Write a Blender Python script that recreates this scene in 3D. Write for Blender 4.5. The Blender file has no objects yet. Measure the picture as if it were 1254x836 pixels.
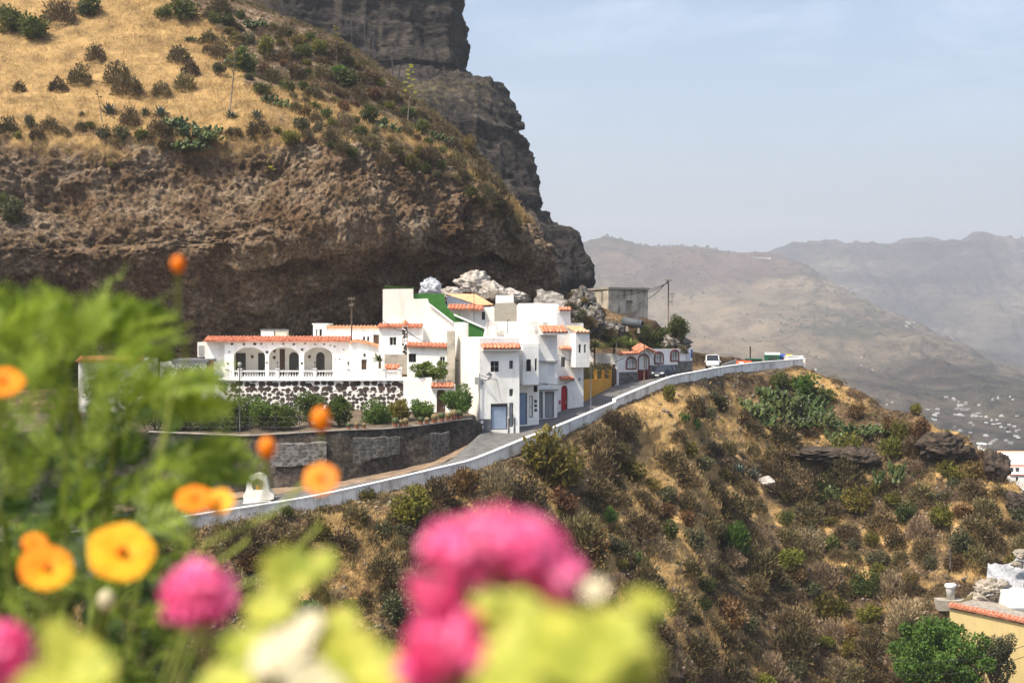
import bpy, math, random
import numpy as np
from mathutils import Vector, Matrix
R = math.radians
rng = np.random.default_rng(7)
random.seed(7)
F = 1741.6; CX = 627.0; HY = 395.0        # focal length in photo pixels, optical axis, horizon row
def P(px, py, Y):
    return np.array([(px-CX)/F*Y, Y, (HY-py)/F*Y])
def PX(px, Y): return (px-CX)/F*Y
def PZ(py, Y): return (HY-py)/F*Y

scene = bpy.context.scene
col = scene.collection

# ------------------------------------------------------------------ noise
def _h(i, j, k, s):
    n = (i*73856093) ^ (j*19349663) ^ (k*83492791) ^ (s*2654435761)
    n = n & 0xffffffff
    n = ((n ^ (n >> 16))*0x45d9f3b) & 0xffffffff
    n = ((n ^ (n >> 16))*0x45d9f3b) & 0xffffffff
    return ((n ^ (n >> 16)) & 0xffffff)/float(0xffffff)
def vnoise(p, s=0):
    p = np.asarray(p, float)
    i = np.floor(p).astype(np.int64); f = p-i; f = f*f*f*(f*(f*6-15)+10)
    x, y, z = i[..., 0], i[..., 1], i[..., 2]; fx, fy, fz = f[..., 0], f[..., 1], f[..., 2]
    def L(a, b, t): return a+(b-a)*t
    c = lambda a, b, d: _h(x+a, y+b, z+d, s)
    return L(L(L(c(0,0,0), c(1,0,0), fx), L(c(0,1,0), c(1,1,0), fx), fy),
             L(L(c(0,0,1), c(1,0,1), fx), L(c(0,1,1), c(1,1,1), fx), fy), fz)*2-1
def fbm(p, octv=4, s=0, gain=.5):
    p = np.asarray(p, float); o = 0; a = 1; t = 0
    for k in range(octv):
        o = o+a*vnoise(p*2.03**k+k*17.3, s+k); t += a; a *= gain
    return o/t
def ridged(p, octv=4, s=0, gain=.5):
    p = np.asarray(p, float); o = 0; a = 1; t = 0
    for k in range(octv):
        o = o+a*(1-2*np.abs(vnoise(p*2.03**k+k*11.7, s+k))); t += a; a *= gain
    return o/t

def blocks(p, s=0):
    """cell noise: one random level per (warped) block, for fractured rock"""
    p = np.asarray(p, float); w_ = np.stack([vnoise(p*1.3, s+11), vnoise(p*1.3+5, s+12), vnoise(p*1.3+9, s+13)], -1)*.45
    i = np.floor(p+w_).astype(np.int64); return _h(i[..., 0], i[..., 1], i[..., 2], s)*2-1
# ------------------------------------------------------------------ materials
MATS = {}
def mat(name, c1, c2=None, scale=1.0, rough=.9, bump=0, bscale=None, trans=0, rand=0, spec=.3,
        lo=.35, hi=.65, stretch=(1,1,1), detail=6, c3=None, huev=0, metal=0, world=False):
    if name in MATS: return MATS[name]
    m = bpy.data.materials.new(name); m.use_nodes = True; nt = m.node_tree; n = nt.nodes; l = nt.links
    b = n['Principled BSDF']; b.inputs['Roughness'].default_value = rough
    b.inputs['Specular IOR Level'].default_value = spec; b.inputs['Metallic'].default_value = metal
    tc = n.new('ShaderNodeTexCoord'); mp = n.new('ShaderNodeMapping'); mp.inputs['Scale'].default_value = stretch
    if world:
        g = n.new('ShaderNodeNewGeometry'); l.new(g.outputs['Position'], mp.inputs[0])
    else: l.new(tc.outputs['Object'], mp.inputs[0])
    cur = None
    if c2 is not None:
        no = n.new('ShaderNodeTexNoise'); no.inputs['Scale'].default_value = scale; no.inputs['Detail'].default_value = detail
        no.inputs['Roughness'].default_value = .62
        l.new(mp.outputs[0], no.inputs['Vector'])
        r = n.new('ShaderNodeValToRGB'); e = r.color_ramp.elements
        e[0].position = lo; e[0].color = (*c1, 1); e[1].position = hi; e[1].color = (*c2, 1)
        if c3 is not None:
            x = e.new((lo+hi)/2); x.color = (*c3, 1)
        l.new(no.outputs[0], r.inputs[0]); cur = r.outputs[0]
    else:
        rg = n.new('ShaderNodeRGB'); rg.outputs[0].default_value = (*c1, 1); cur = rg.outputs[0]
    if rand or huev:
        oi = n.new('ShaderNodeObjectInfo'); hs = n.new('ShaderNodeHueSaturation')
        mr = n.new('ShaderNodeMapRange'); mr.inputs[3].default_value = 1-rand; mr.inputs[4].default_value = 1+rand
        l.new(oi.outputs['Random'], mr.inputs[0]); l.new(mr.outputs[0], hs.inputs['Value'])
        ml = n.new('ShaderNodeMath'); ml.operation = 'MULTIPLY'; ml.inputs[1].default_value = 7.13
        fr = n.new('ShaderNodeMath'); fr.operation = 'FRACT'; l.new(oi.outputs['Random'], ml.inputs[0]); l.new(ml.outputs[0], fr.inputs[0])
        m2 = n.new('ShaderNodeMapRange'); m2.inputs[3].default_value = .5-huev; m2.inputs[4].default_value = .5+huev
        l.new(fr.outputs[0], m2.inputs[0]); l.new(m2.outputs[0], hs.inputs['Hue'])
        l.new(cur, hs.inputs['Color']); cur = hs.outputs[0]
    l.new(cur, b.inputs['Base Color'])
    if bump:
        bn = n.new('ShaderNodeTexNoise'); bn.inputs['Scale'].default_value = bscale or scale*4; bn.inputs['Detail'].default_value = 5
        l.new(mp.outputs[0], bn.inputs['Vector'])
        bp = n.new('ShaderNodeBump'); bp.inputs['Strength'].default_value = min(1, bump*4); bp.inputs['Distance'].default_value = bump
        l.new(bn.outputs[0], bp.inputs['Height']); l.new(bp.outputs[0], b.inputs['Normal'])
    if trans:
        tr = n.new('ShaderNodeBsdfTranslucent'); mx = n.new('ShaderNodeMixShader'); mx.inputs[0].default_value = trans
        l.new(cur, tr.inputs[0]); l.new(b.outputs[0], mx.inputs[1]); l.new(tr.outputs[0], mx.inputs[2])
        l.new(mx.outputs[0], n['Material Output'].inputs[0])
    MATS[name] = m
    return m

# ------------------------------------------------------------------ mesh building
def tagit(o, label=None, cat=None, group=None, kind=None):
    if label: o['label'] = label
    if cat: o['category'] = cat
    if group: o['group'] = group
    if kind: o['kind'] = kind
    return o
def thing(name, loc, label, cat, group=None):
    o = bpy.data.objects.new(name, None); o.empty_display_size = .3; col.objects.link(o)
    o.location = tuple(float(a) for a in loc)
    return tagit(o, label, cat, group)
def wloc(o):
    v = Vector((0,0,0))
    while o is not None:
        v += o.location; o = o.parent
    return v
def np_mesh(name, V, Fc, smooth=False):
    V = np.asarray(V, dtype=np.float32); Fc = np.asarray(Fc, dtype=np.int32); k = Fc.shape[1]
    me = bpy.data.meshes.new(name)
    me.vertices.add(len(V)); me.vertices.foreach_set('co', V.ravel())
    me.loops.add(Fc.size); me.loops.foreach_set('vertex_index', Fc.ravel())
    me.polygons.add(len(Fc)); me.polygons.foreach_set('loop_start', np.arange(0, Fc.size, k, dtype=np.int32))
    if smooth: me.polygons.foreach_set('use_smooth', np.ones(len(Fc), bool))
    me.update(calc_edges=True); me.validate()
    return me
def link(name, me, m=None, parent=None, loc=None):
    o = bpy.data.objects.new(name, me); col.objects.link(o)
    if m is not None:
        if len(me.materials) == 0: me.materials.append(m)
    if parent is not None: o.parent = parent
    if loc is not None: o.location = tuple(float(a) for a in loc)
    return o
class MB:
    def __init__(s): s.v = []; s.f = []
    def add(s, vs, fs):
        b = len(s.v); s.v += [tuple(float(c) for c in v) for v in vs]; s.f += [tuple(b+i for i in f) for f in fs]; return s
    def quad(s, *p): return s.add(p, [tuple(range(len(p)))])
    def box(s, x0, x1, y0, y1, z0, z1):
        return s.add([(x0,y0,z0),(x1,y0,z0),(x1,y1,z0),(x0,y1,z0),(x0,y0,z1),(x1,y0,z1),(x1,y1,z1),(x0,y1,z1)],
                     [(0,3,2,1),(4,5,6,7),(0,1,5,4),(1,2,6,5),(2,3,7,6),(3,0,4,7)])
    def hexa(s, b, t):   # four bottom points, four top points
        return s.add(list(b)+list(t), [(0,3,2,1),(4,5,6,7),(0,1,5,4),(1,2,6,5),(2,3,7,6),(3,0,4,7)])
    def tube(s, pts, rad, n=8, cap=True):
        pts = [np.array(p, float) for p in pts]
        if not hasattr(rad, '__len__'): rad = [rad]*len(pts)
        vs = []; fs = []
        for i, p in enumerate(pts):
            d = pts[min(i+1, len(pts)-1)]-pts[max(i-1, 0)]; d = d/(np.linalg.norm(d)+1e-9)
            a = np.array([0,0,1.]) if abs(d[2]) < .9 else np.array([1.,0,0])
            u = np.cross(d, a); u /= np.linalg.norm(u); w = np.cross(d, u)
            for k in range(n):
                t = 2*math.pi*k/n; vs.append(p+rad[i]*(u*math.cos(t)+w*math.sin(t)))
        for i in range(len(pts)-1):
            for k in range(n):
                fs.append((i*n+k, i*n+(k+1)%n, (i+1)*n+(k+1)%n, (i+1)*n+k))
        if cap: fs += [tuple(range(n)), tuple((len(pts)-1)*n+k for k in range(n))[::-1]]
        return s.add(vs, fs)
    def lathe(s, c, prof, n=12):  # prof [(r,z)]
        vs = []; fs = []
        for r, z in prof:
            for k in range(n):
                t = 2*math.pi*k/n; vs.append((c[0]+r*math.cos(t), c[1]+r*math.sin(t), c[2]+z))
        for i in range(len(prof)-1):
            for k in range(n): fs.append((i*n+k, i*n+(k+1)%n, (i+1)*n+(k+1)%n, (i+1)*n+k))
        fs += [tuple(range(n))[::-1], tuple((len(prof)-1)*n+k for k in range(n))]
        return s.add(vs, fs)
    def build(s, name, m, parent=None, smooth=False, loc=None):
        off = wloc(parent) if parent is not None else Vector((0,0,0))
        if loc is not None and parent is None: off = Vector(tuple(float(a) for a in loc))
        me = bpy.data.meshes.new(name)
        me.from_pydata([(a-off.x, b-off.y, c-off.z) for a, b, c in s.v], [], s.f); me.update()
        if smooth: me.polygons.foreach_set('use_smooth', [True]*len(me.polygons))
        return link(name, me, m, parent, loc if parent is None else None)

# ------------------------------------------------------------------ surfaces through control points
def catmull(A, n, axis=0):
    A = np.moveaxis(np.asarray(A, float), axis, 0); k = len(A)
    t = np.linspace(0, k-1, n); i = np.clip(np.floor(t).astype(int), 0, k-2); f = (t-i).reshape(-1, *([1]*(A.ndim-1)))
    g = lambda j: A[np.clip(j, 0, k-1)]
    p0, p1, p2, p3 = g(i-1), g(i), g(i+1), g(i+2)
    o = .5*((2*p1)+(-p0+p2)*f+(2*p0-5*p1+4*p2-p3)*f*f+(-p0+3*p1-3*p2+p3)*f**3)
    return np.moveaxis(o, 0, axis)
def normals(G):
    du = np.gradient(G, axis=1); dv = np.gradient(G, axis=0)
    n = np.cross(du, dv); n /= (np.linalg.norm(n, axis=-1, keepdims=True)+1e-9)
    return n
class Surf:
    def __init__(s, name, G, m, masks=None, label=None):
        s.G = G; h, w = G.shape[:2]
        ii = np.arange(h*w).reshape(h, w)
        Fc = np.stack([ii[:-1,:-1], ii[:-1,1:], ii[1:,1:], ii[1:,:-1]], -1).reshape(-1, 4)
        me = np_mesh(name, G.reshape(-1, 3), Fc, True)
        if masks:
            for k, v in masks.items():
                at = me.attributes.new(k, 'FLOAT', 'POINT'); at.data.foreach_set('value', np.asarray(v, np.float32).ravel())
        s.o = link(name, me, m); s.o['kind'] = 'structure'
        V = G.reshape(-1, 3); s.V = V; s.N = normals(G).reshape(-1, 3)
        Y = np.maximum(V[:,1], .1); s.px = CX+V[:,0]/Y*F; s.py = HY-V[:,2]/Y*F
        s.masks = {k: np.asarray(v).ravel() for k, v in (masks or {}).items()}
    def idx(s, px, py):
        d = (s.px-px)**2+(s.py-py)**2
        j = np.argmin(d); near = np.where(d < max(d[j]*1.5, 4))[0]
        return near[np.argmin(s.V[near, 1])] if len(near) else j
    def at(s, px, py): return s.V[s.idx(px, py)]
    def size(s, px, py): return s.V[s.idx(px, py)][1]/F
# ------------------------------------------------------------------ camera, light, sky
cam = bpy.data.cameras.new('camera'); co = bpy.data.objects.new('camera', cam); col.objects.link(co)
co.rotation_euler = (R(90), 0, 0); cam.sensor_width = 36; cam.lens = 50
cam.shift_y = -(418-HY)/1254; cam.clip_start = .05; cam.clip_end = 30000
cam.dof.use_dof = True; cam.dof.focus_distance = 150; cam.dof.aperture_fstop = 4.5; cam.dof.aperture_blades = 0
scene.camera = co
sd = Vector((-.44, -.34, .83)).normalized()
sun = bpy.data.lights.new('sun', 'SUN'); sun.energy = 3.7; sun.angle = R(.5); sun.color = (1, .91, .76)
so = bpy.data.objects.new('sun', sun); col.objects.link(so); so.rotation_euler = sd.to_track_quat('Z', 'Y').to_euler()
w = bpy.data.worlds.new('World'); scene.world = w; w.use_nodes = True
nt = w.node_tree; n = nt.nodes; l = nt.links
sky = n.new('ShaderNodeTexSky'); sky.sky_type = 'NISHITA'; sky.sun_disc = False
sky.sun_elevation = math.asin(sd.z); sky.sun_rotation = math.atan2(sd.x, sd.y)
sky.air_density = 1.1; sky.dust_density = 4.8; sky.ozone_density = 2.9
# thin cirrus, laid out by direction in the sky
tc = n.new('ShaderNodeTexCoord'); mp = n.new('ShaderNodeMapping'); mp.inputs['Scale'].default_value = (5, 5, 15); mp.inputs['Rotation'].default_value = (0, R(-14), 0)
no = n.new('ShaderNodeTexNoise'); no.inputs['Scale'].default_value = 1.5; no.inputs['Detail'].default_value = 8; no.inputs['Roughness'].default_value = .6; no.inputs['Distortion'].default_value = .5
rp = n.new('ShaderNodeValToRGB'); rp.color_ramp.elements[0].position = .44; rp.color_ramp.elements[1].position = .72
rp.color_ramp.elements[1].color = (.2, .2, .2, 1)
sx = n.new('ShaderNodeSeparateXYZ'); mr = n.new('ShaderNodeMapRange'); mr.inputs[1].default_value = .10; mr.inputs[2].default_value = .21
l.new(tc.outputs['Generated'], mp.inputs[0]); l.new(mp.outputs[0], no.inputs[0]); l.new(no.outputs[0], rp.inputs[0])
l.new(tc.outputs['Generated'], sx.inputs[0]); l.new(sx.outputs[2], mr.inputs[0])
mu = n.new('ShaderNodeMath'); mu.operation = 'MULTIPLY'; l.new(rp.outputs[0], mu.inputs[0]); l.new(mr.outputs[0], mu.inputs[1])
mx = n.new('ShaderNodeMix'); mx.data_type = 'RGBA'; mx.inputs[7].default_value = (7.6, 7.9, 8.4, 1)
l.new(mu.outputs[0], mx.inputs[0]); l.new(sky.outputs[0], mx.inputs[6])
bg = n['Background']; bg.inputs[1].default_value = .125; l.new(mx.outputs[2], bg.inputs[0])
vs = scene.view_settings; vs.view_transform = 'Standard'; vs.look = 'None'; vs.gamma = 1; vs.exposure = 0.86; vs.use_curve_mapping = False
cy = scene.cycles; cy.use_denoising = True; cy.max_bounces = 8; cy.diffuse_bounces = 4; cy.glossy_bounces = 2
cy.transmission_bounces = 4; cy.volume_bounces = 1; cy.transparent_max_bounces = 8; cy.use_adaptive_sampling = True; cy.adaptive_threshold = .02
cy.caustics_reflective = False; cy.caustics_refractive = False

# ------------------------------------------------------------------ terrain materials
def terrain_mat(name, rock, rock2, rock3, grass1, grass2, rscale=.5, bump=.25, strata=0, gscale=.35):
    m = bpy.data.materials.new(name); m.use_nodes = True; nt = m.node_tree; n = nt.nodes; l = nt.links
    b = n['Principled BSDF']; b.inputs['Roughness'].default_value = .95; b.inputs['Specular IOR Level'].default_value = .15
    g = n.new('ShaderNodeNewGeometry'); mp = n.new('ShaderNodeMapping'); l.new(g.outputs['Position'], mp.inputs[0])
    mp.inputs['Scale'].default_value = (1, 1, 1+strata*3)
    def noise(sc, det=8, ro=.65, vec=None):
        x = n.new('ShaderNodeTexNoise'); x.inputs['Scale'].default_value = sc; x.inputs['Detail'].default_value = det
        x.inputs['Roughness'].default_value = ro; l.new(vec or mp.outputs[0], x.inputs[0]); return x.outputs[0]
    def ramp(s, stops):
        r = n.new('ShaderNodeValToRGB'); e = r.color_ramp.elements
        e[0].position, e[0].color = stops[0][0], (*stops[0][1], 1); e[1].position, e[1].color = stops[-1][0], (*stops[-1][1], 1)
        for p, c in stops[1:-1]:
            q = e.new(p); q.color = (*c, 1)
        l.new(s, r.inputs[0]); return r.outputs[0]
    na = noise(rscale*.35); nb = noise(rscale*3.4, 11, .8)
    ca = ramp(na, [(.36, rock), (.5, rock2), (.62, rock3)])
    vb = ramp(nb, [(.38, (.30,.28,.26)), (.5, (.8,.78,.75)), (.62, (1.6,1.55,1.45))])
    mu = n.new('ShaderNodeMix'); mu.data_type = 'RGBA'; mu.blend_type = 'MULTIPLY'; mu.inputs[0].default_value = 1
    l.new(ca, mu.inputs[6]); l.new(vb, mu.inputs[7])
    gr = ramp(noise(gscale, 8, .7, g.outputs['Position']), [(.35, grass1), (.62, grass2)])
    at = n.new('ShaderNodeAttribute'); at.attribute_name = 'grass'
    nm = noise(.9, 6, .7, g.outputs['Position']); ad = n.new('ShaderNodeMath'); ad.operation = 'MULTIPLY_ADD'; ad.inputs[1].default_value = 2.4; 
    sb = n.new('ShaderNodeMath'); sb.operation = 'SUBTRACT'; sb.inputs[1].default_value = .5; l.new(nm, sb.inputs[0])
    l.new(sb.outputs[0], ad.inputs[0]); l.new(at.outputs['Fac'], ad.inputs[2])
    mr = n.new('ShaderNodeMapRange'); mr.inputs[1].default_value = .25; mr.inputs[2].default_value = .85; l.new(ad.outputs[0], mr.inputs[0])
    mx = n.new('ShaderNodeMix'); mx.data_type = 'RGBA'; l.new(mr.outputs[0], mx.inputs[0]); l.new(mu.outputs[2], mx.inputs[6]); l.new(gr, mx.inputs[7])
    l.new(mx.outputs[2], b.inputs['Base Color'])
    bp = n.new('ShaderNodeBump'); bp.inputs['Strength'].default_value = .9; bp.inputs['Distance'].default_value = bump
    l.new(nb, bp.inputs['Height'])
    bp2 = n.new('ShaderNodeBump'); bp2.inputs['Strength'].default_value = .8; bp2.inputs['Distance'].default_value = bump*.35
    l.new(noise(rscale*9, 6, .7), bp2.inputs['Height']); l.new(bp.outputs[0], bp2.inputs['Normal']); l.new(bp2.outputs[0], b.inputs['Normal'])
    MATS[name] = m; return m
GR1, GR2 = (.21, .135, .055), (.46, .30, .125)
m_cliff = terrain_mat('cliff_rock', (.105,.064,.035), (.175,.122,.078), (.27,.21,.15), GR1, GR2, .6, .3)
m_far = terrain_mat('far_cliff_rock', (.022,.02,.019), (.048,.043,.04), (.085,.072,.064), (.14,.11,.06), (.2,.17,.09), .22, .8, strata=.5)
m_hill = terrain_mat('hillside_soil', (.045,.03,.018), (.11,.075,.042), (.24,.165,.09), GR1, (.54,.355,.15), .7, .18)

# ------------------------------------------------------------------ near cliff with the overhang
cols = {
 -260: [(-150,215),(20,188),(150,163),(230,157),(312,153),(385,161),(500,166)],
 -60: [(-130,213),(20,189),(152,164),(232,158),(312,154),(385,161),(490,166)],
 60: [(-120,212),(20,190),(152,165),(230,159),(310,155),(380,161),(480,166)],
 160: [(-60,206),(30,190),(152,166),(228,160),(306,156),(370,162),(470,167)],
 250: [(-10,202),(60,188),(150,167),(224,161),(300,157),(362,163),(460,167)],
 330: [(14,201),(80,187),(150,167),(220,161),(292,157),(356,164),(450,168)],
 400: [(43,200),(100,187),(160,169),(222,163),(290,159),(350,166),(440,170)],
 450: [(72,199),(125,188),(170,171),(230,165),(292,161),(345,168),(440,173)],
 500: [(112,198),(150,188),(185,174),(238,168),(296,165),(343,173),(440,179)],
 560: [(165,196),(187,190),(210,181),(252,173),(300,171),(338,177),(420,181)],
 612: [(228,194),(239,190),(252,186),(276,180),(305,178),(335,182),(420,184)],
}
ctrl = []
for px, c in cols.items():
    ctrl.append([P(px, y, Y) for y, Y in c])
ctrl.append([P(x, y, Y) for x, y, Y in [(648,280,193),(652,288,191),(656,299,189),(659,315,187),(661,330,187),(662,348,187),(662,420,188)]])
a = [P(x, y, Y) for x, y, Y in [(650,292,200),(655,299,199),(658,306,199),(661,322,199),(663,340,199),(664,356,199),(664,425,199)]]
ctrl.append(a); ctrl.append([p+np.array([-3, 35, 0]) for p in a])
ctrl = np.array(ctrl)                      # columns x rows
back = ctrl[:, :1]+np.array([0, 26, -4.0])
back[:5] += np.array([0, 30, 26.0])
ctrl = np.concatenate([back, ctrl], 1)
G = catmull(catmull(ctrl, 430, 1), 820, 0); G = np.swapaxes(G, 0, 1)   # rows x cols
vrow = np.linspace(0, 7, 430)[:, None]*np.ones((1, 820))
N = normals(G); N *= np.sign(-N[..., 1:2]+.6*N[..., 2:3]+1e-6)
wob = fbm(G*.05, 3, 5)*.55+fbm(G*.3, 3, 6)*.22
rockm = np.clip((vrow+wob-2.95)/.35, 0, 1)
Ns = N.copy()
Gd = G*np.array([1, 1, 1.0])
big = fbm(Gd*.06, 3, 11)*3.6
med = fbm(Gd*np.array([.17, .17, .3]), 5, 21, .6)*1.5+blocks(Gd*np.array([.28,.28,.42]), 5)*.22
fine = blocks(Gd*np.array([.75,.75,1.1]), 7)*.24+blocks(Gd*np.array([1.9,1.9,2.6]), 8)*.12+fbm(Gd*1.6, 3, 35, .65)*.4
soft = fbm(G*.09, 4, 41)*1.0
holes = -np.clip(fbm(Gd*.22, 2, 51)-.28, 0, 1)*4
edge = np.clip((860-np.arange(820))/120, 0, 1)[None, :]*np.ones((430, 1))
disp = rockm*(big+med+fine+holes)+(1-rockm)*(soft+.15*fbm(G*.9, 3, 43))
disp *= np.where(vrow < 1.2, .4, 1)
G = G+N*disp[..., None]
# mask of dry grass: the open slope, fading into scrub to the right
xw = G[..., 0]; pxg = CX+G[..., 0]/G[..., 1]*F; pyg = HY-G[..., 2]/G[..., 1]*F
slope_edge = np.interp(pxg, [-300, 60, 235, 272, 290, 302, 345, 450, 520, 600], [-80, -20, -5, 20, 62, 100, 142, 158, 172, 235])
g1 = np.clip((pyg-slope_edge)/14+fbm(G*.12, 3, 61)*1.4, 0, 1)
g1 = np.maximum(g1, np.clip(1-np.abs(vrow+wob*.6-2.62)/.42+fbm(G*.2, 3, 63)*.5, 0, 1)*(pxg > 290)*1.5)
dark = np.clip(fbm(G*.10, 4, 66)*2.4-.6, 0, 1)
grass = (1-rockm)*g1*(1-.75*dark)
grass = np.maximum(grass, np.clip(fbm(G*.14, 3, 71)-.38, 0, 1)*3*np.clip(1-(vrow-3)/2.2, 0, 1)*rockm)
grass = np.clip(grass, 0, 1)
m_cl = Surf('cliff', G, m_cliff, {'grass': grass, 'rock': rockm})

# ------------------------------------------------------------------ far cliff: tower, ledge and banded buttress
rows = [(-70,548,330),(0,556,332),(42,560,330),(66,567,328),(88,562,326),(100,575,316),(116,605,305),(142,630,297),(166,635,294),(205,651,291),(238,656,289),(262,649,288),
        (272,664,284),(300,702,280),(325,712,276),(354,716,274),(470,722,272)]
ctrl = []
for y, xr, Y in rows:
    zz = [P(px, y, Y+(150-min(px, 150+0*px))*0+(xr-px)*(-.02)) for px in np.linspace(170, xr-50, 7)]
    zz.append(P(xr-18, y, Y+2)); zz.append(P(xr-4, y, Y+8)); e = P(xr, y, Y+18); zz.append(e)
    zz.append(e+np.array([-1, 22, 0])); zz.append(e+np.array([-10, 60, 0])); ctrl.append(zz)
ctrl = np.array(ctrl)
G = catmull(catmull(ctrl, 330, 0), 420, 1)
N = normals(G); N *= np.sign(-N[..., 1:2]+1e-6)
st = np.array([.05, .05, .02])
vert = ridged(G*np.array([.09,.09,.018]), 4, 81, .55)*3.0
bands = fbm(G*np.array([.02,.02,.35]), 3, 91)*1.6
fin = fbm(G*.33, 3, 95, .6)*.8+blocks(G*np.array([.25,.25,.3]), 9)*.3+blocks(G*np.array([.6,.6,.8]), 10)*.15
amp = np.interp(np.linspace(0, 1, 420), [0, .9, .94, 1], [1, 1, .4, .2])[None, :]
G = G+N*((vert+bands+fin)*amp)[..., None]
ledge = np.clip(1-np.abs(np.linspace(0, 16, 330)[:, None]-6.0)/1.6, 0, 1)*np.ones((1, 420))
far_cliff = Surf('far_cliff', G, m_far, {'grass': ledge*.45*(fbm(G*.1, 3, 97)*.8+.6)})

# ------------------------------------------------------------------ parapet path along the road, world points of the wall top
par_px = [(-60,668,99),(60,655,102),(160,642,105.5),(270,625.5,110),(400,604,115),(547,570.5,123),(583,561,125.5),(643,537,130),(687,520,137),(754,492,147)]
par2_px = [(754,488.5,147),(785,475.5,151.5),(823,461,158.5),(856,454.5,165),(886,449,172),(930,443.5,178.5),(983,439.2,184)]
parA = np.array([P(*p) for p in par_px]); parB = np.array([P(*p) for p in par2_px])

# ------------------------------------------------------------------ hillside below the road
crest = [(-120,692,98),(60,672,102),(160,658,105.3),(270,643,109.8),(400,622,114.8),(523,592,121.3),(595,573,125.8),(643,555,129.8),(687,537,136.8),(759,501,146.8),(785,489,151.2),
 (828,471.5,158.6),(886,462,171.8),(943,455,179.8),(985,450,184.2),(1010,462,183),(1050,482,179),(1085,503,175),(1120,519,171),(1152,531,168),(1185,549,165),(1210,568,162),(1236,590,159),(1262,606,156),(1340,660,150),(1460,740,142)]
cw = np.array([P(*c) for c in crest])
# resample by px
cpx = np.array([c[0] for c in crest], float); xs = np.linspace(-120, 1460, 620)
cyy = np.interp(xs, cpx, [c[1] for c in crest]); cY = np.interp(xs, cpx, [c[2] for c in crest])
cyy = cyy+vnoise(np.stack([xs*.05, xs*0, xs*0], -1), 3)*np.clip((xs-990)/40, 0, 1)*4
T = np.linspace(0, 1, 330)
rowsG = []
sl = np.interp(xs, [-120, 400, 750, 1000, 1200, 1460], [.62, .66, .68, .66, .74, .8])
for t in T:
    py = cyy+(1080-cyy)*t
    Zc = (HY-cyy)/F*cY; k = (py-HY)/F
    Yv = (sl*cY-Zc)/(sl+k)
    rowsG.append(np.stack([(xs-CX)/F*Yv, Yv, (HY-py)/F*Yv], -1))
G = np.array(rowsG)
N = normals(G); N *= np.sign(N[..., 2:3])
fall = np.clip(T/.06, 0, 1)[:, None]*np.ones((1, 620))
# natural ridge to the right is free to roll from the crest on
fall = np.maximum(fall, np.clip((xs-990)/60, 0, 1)[None, :]*.5)
gul = ridged(G*np.array([.07,.03,.03])+fbm(G*.04, 2, 8)[..., None]*.5, 3, 101)*1.5
d = fbm(G*.07, 4, 103)*2.0+gul+ridged(G*.4, 4, 107)*.55+fbm(G*1.5, 3, 109)*.15
rr = np.clip((xs-1080)/60, 0, 1)[None, :]*np.clip(1-T/.25, 0, 1)[:, None]
d = d*fall+rr*ridged(G*.25, 4, 113)*1.4
G = G+N*d[..., None]
# skirt behind the crest and apron running down in front
bk = np.stack([G[0]+np.array([0, 1.2, -.9]), G[0]+np.array([4., 14, -14.]), G[0]+np.array([10., 70, -60])][::-1])
xi = np.clip((xs-985)/30, 0, 1)[None, :, None]
bk = bk*xi+(np.stack([G[0]+np.array([0, .25, -3.]), G[0]+np.array([0, .2, -2.]), G[0]+np.array([0, .1, -.5])]))*(1-xi)
ap = np.stack([G[-1]+np.array([0, -12, -8.]), G[-1]+np.array([0, -35, -20.]), np.stack([xs*0+(xs-CX)/F*40*1.5, xs*0+30, xs*0-58], -1)])
G = np.concatenate([bk, G, ap])
pxg = CX+G[..., 0]/G[..., 1]*F; pyg = HY-G[..., 2]/G[..., 1]*F
def blob(cx, cy, rx, ry, rot=0):
    dx = pxg-cx; dy = pyg-cy; c, s_ = math.cos(rot), math.sin(rot)
    return 1-np.sqrt(((dx*c+dy*s_)/rx)**2+((-dx*s_+dy*c)/ry)**2)
gm = np.full(pxg.shape, -1.0)
for b_ in [(812,520,62,42,.4),(905,520,110,28,.08),(990,520,60,24,.3),(830,490,50,14,-.4),(795,575,24,50,.2),(832,700,40,70,.1),(1000,470,60,9,.5),(1150,527,34,7,0),(1225,600,45,18,.5),
           (700,640,60,25,.4),(640,600,60,16,0),(430,690,60,60,.3),(930,620,70,14,.6),(860,600,20,60,-.2),(1110,660,40,20,.3),(1190,640,40,18,.3),(1040,700,40,22,.3),(870,770,40,40,0),(560,615,40,20,0),(1200,700,40,14,0),(1010,640,26,14,.4),(960,560,60,10,.2),(760,620,14,46,.3),(740,700,22,30,.2)]:
    gm = np.maximum(gm, blob(*b_))
hg = np.clip(gm*1.7+.55+fbm(G*.25, 4, 121)*1.1, 0, 1)
hg = np.maximum(hg, np.clip(fbm(G*.3, 4, 127)*2.2-.25, 0, .75))
hillside = Surf('hillside', G, m_hill, {'grass': hg})

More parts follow.
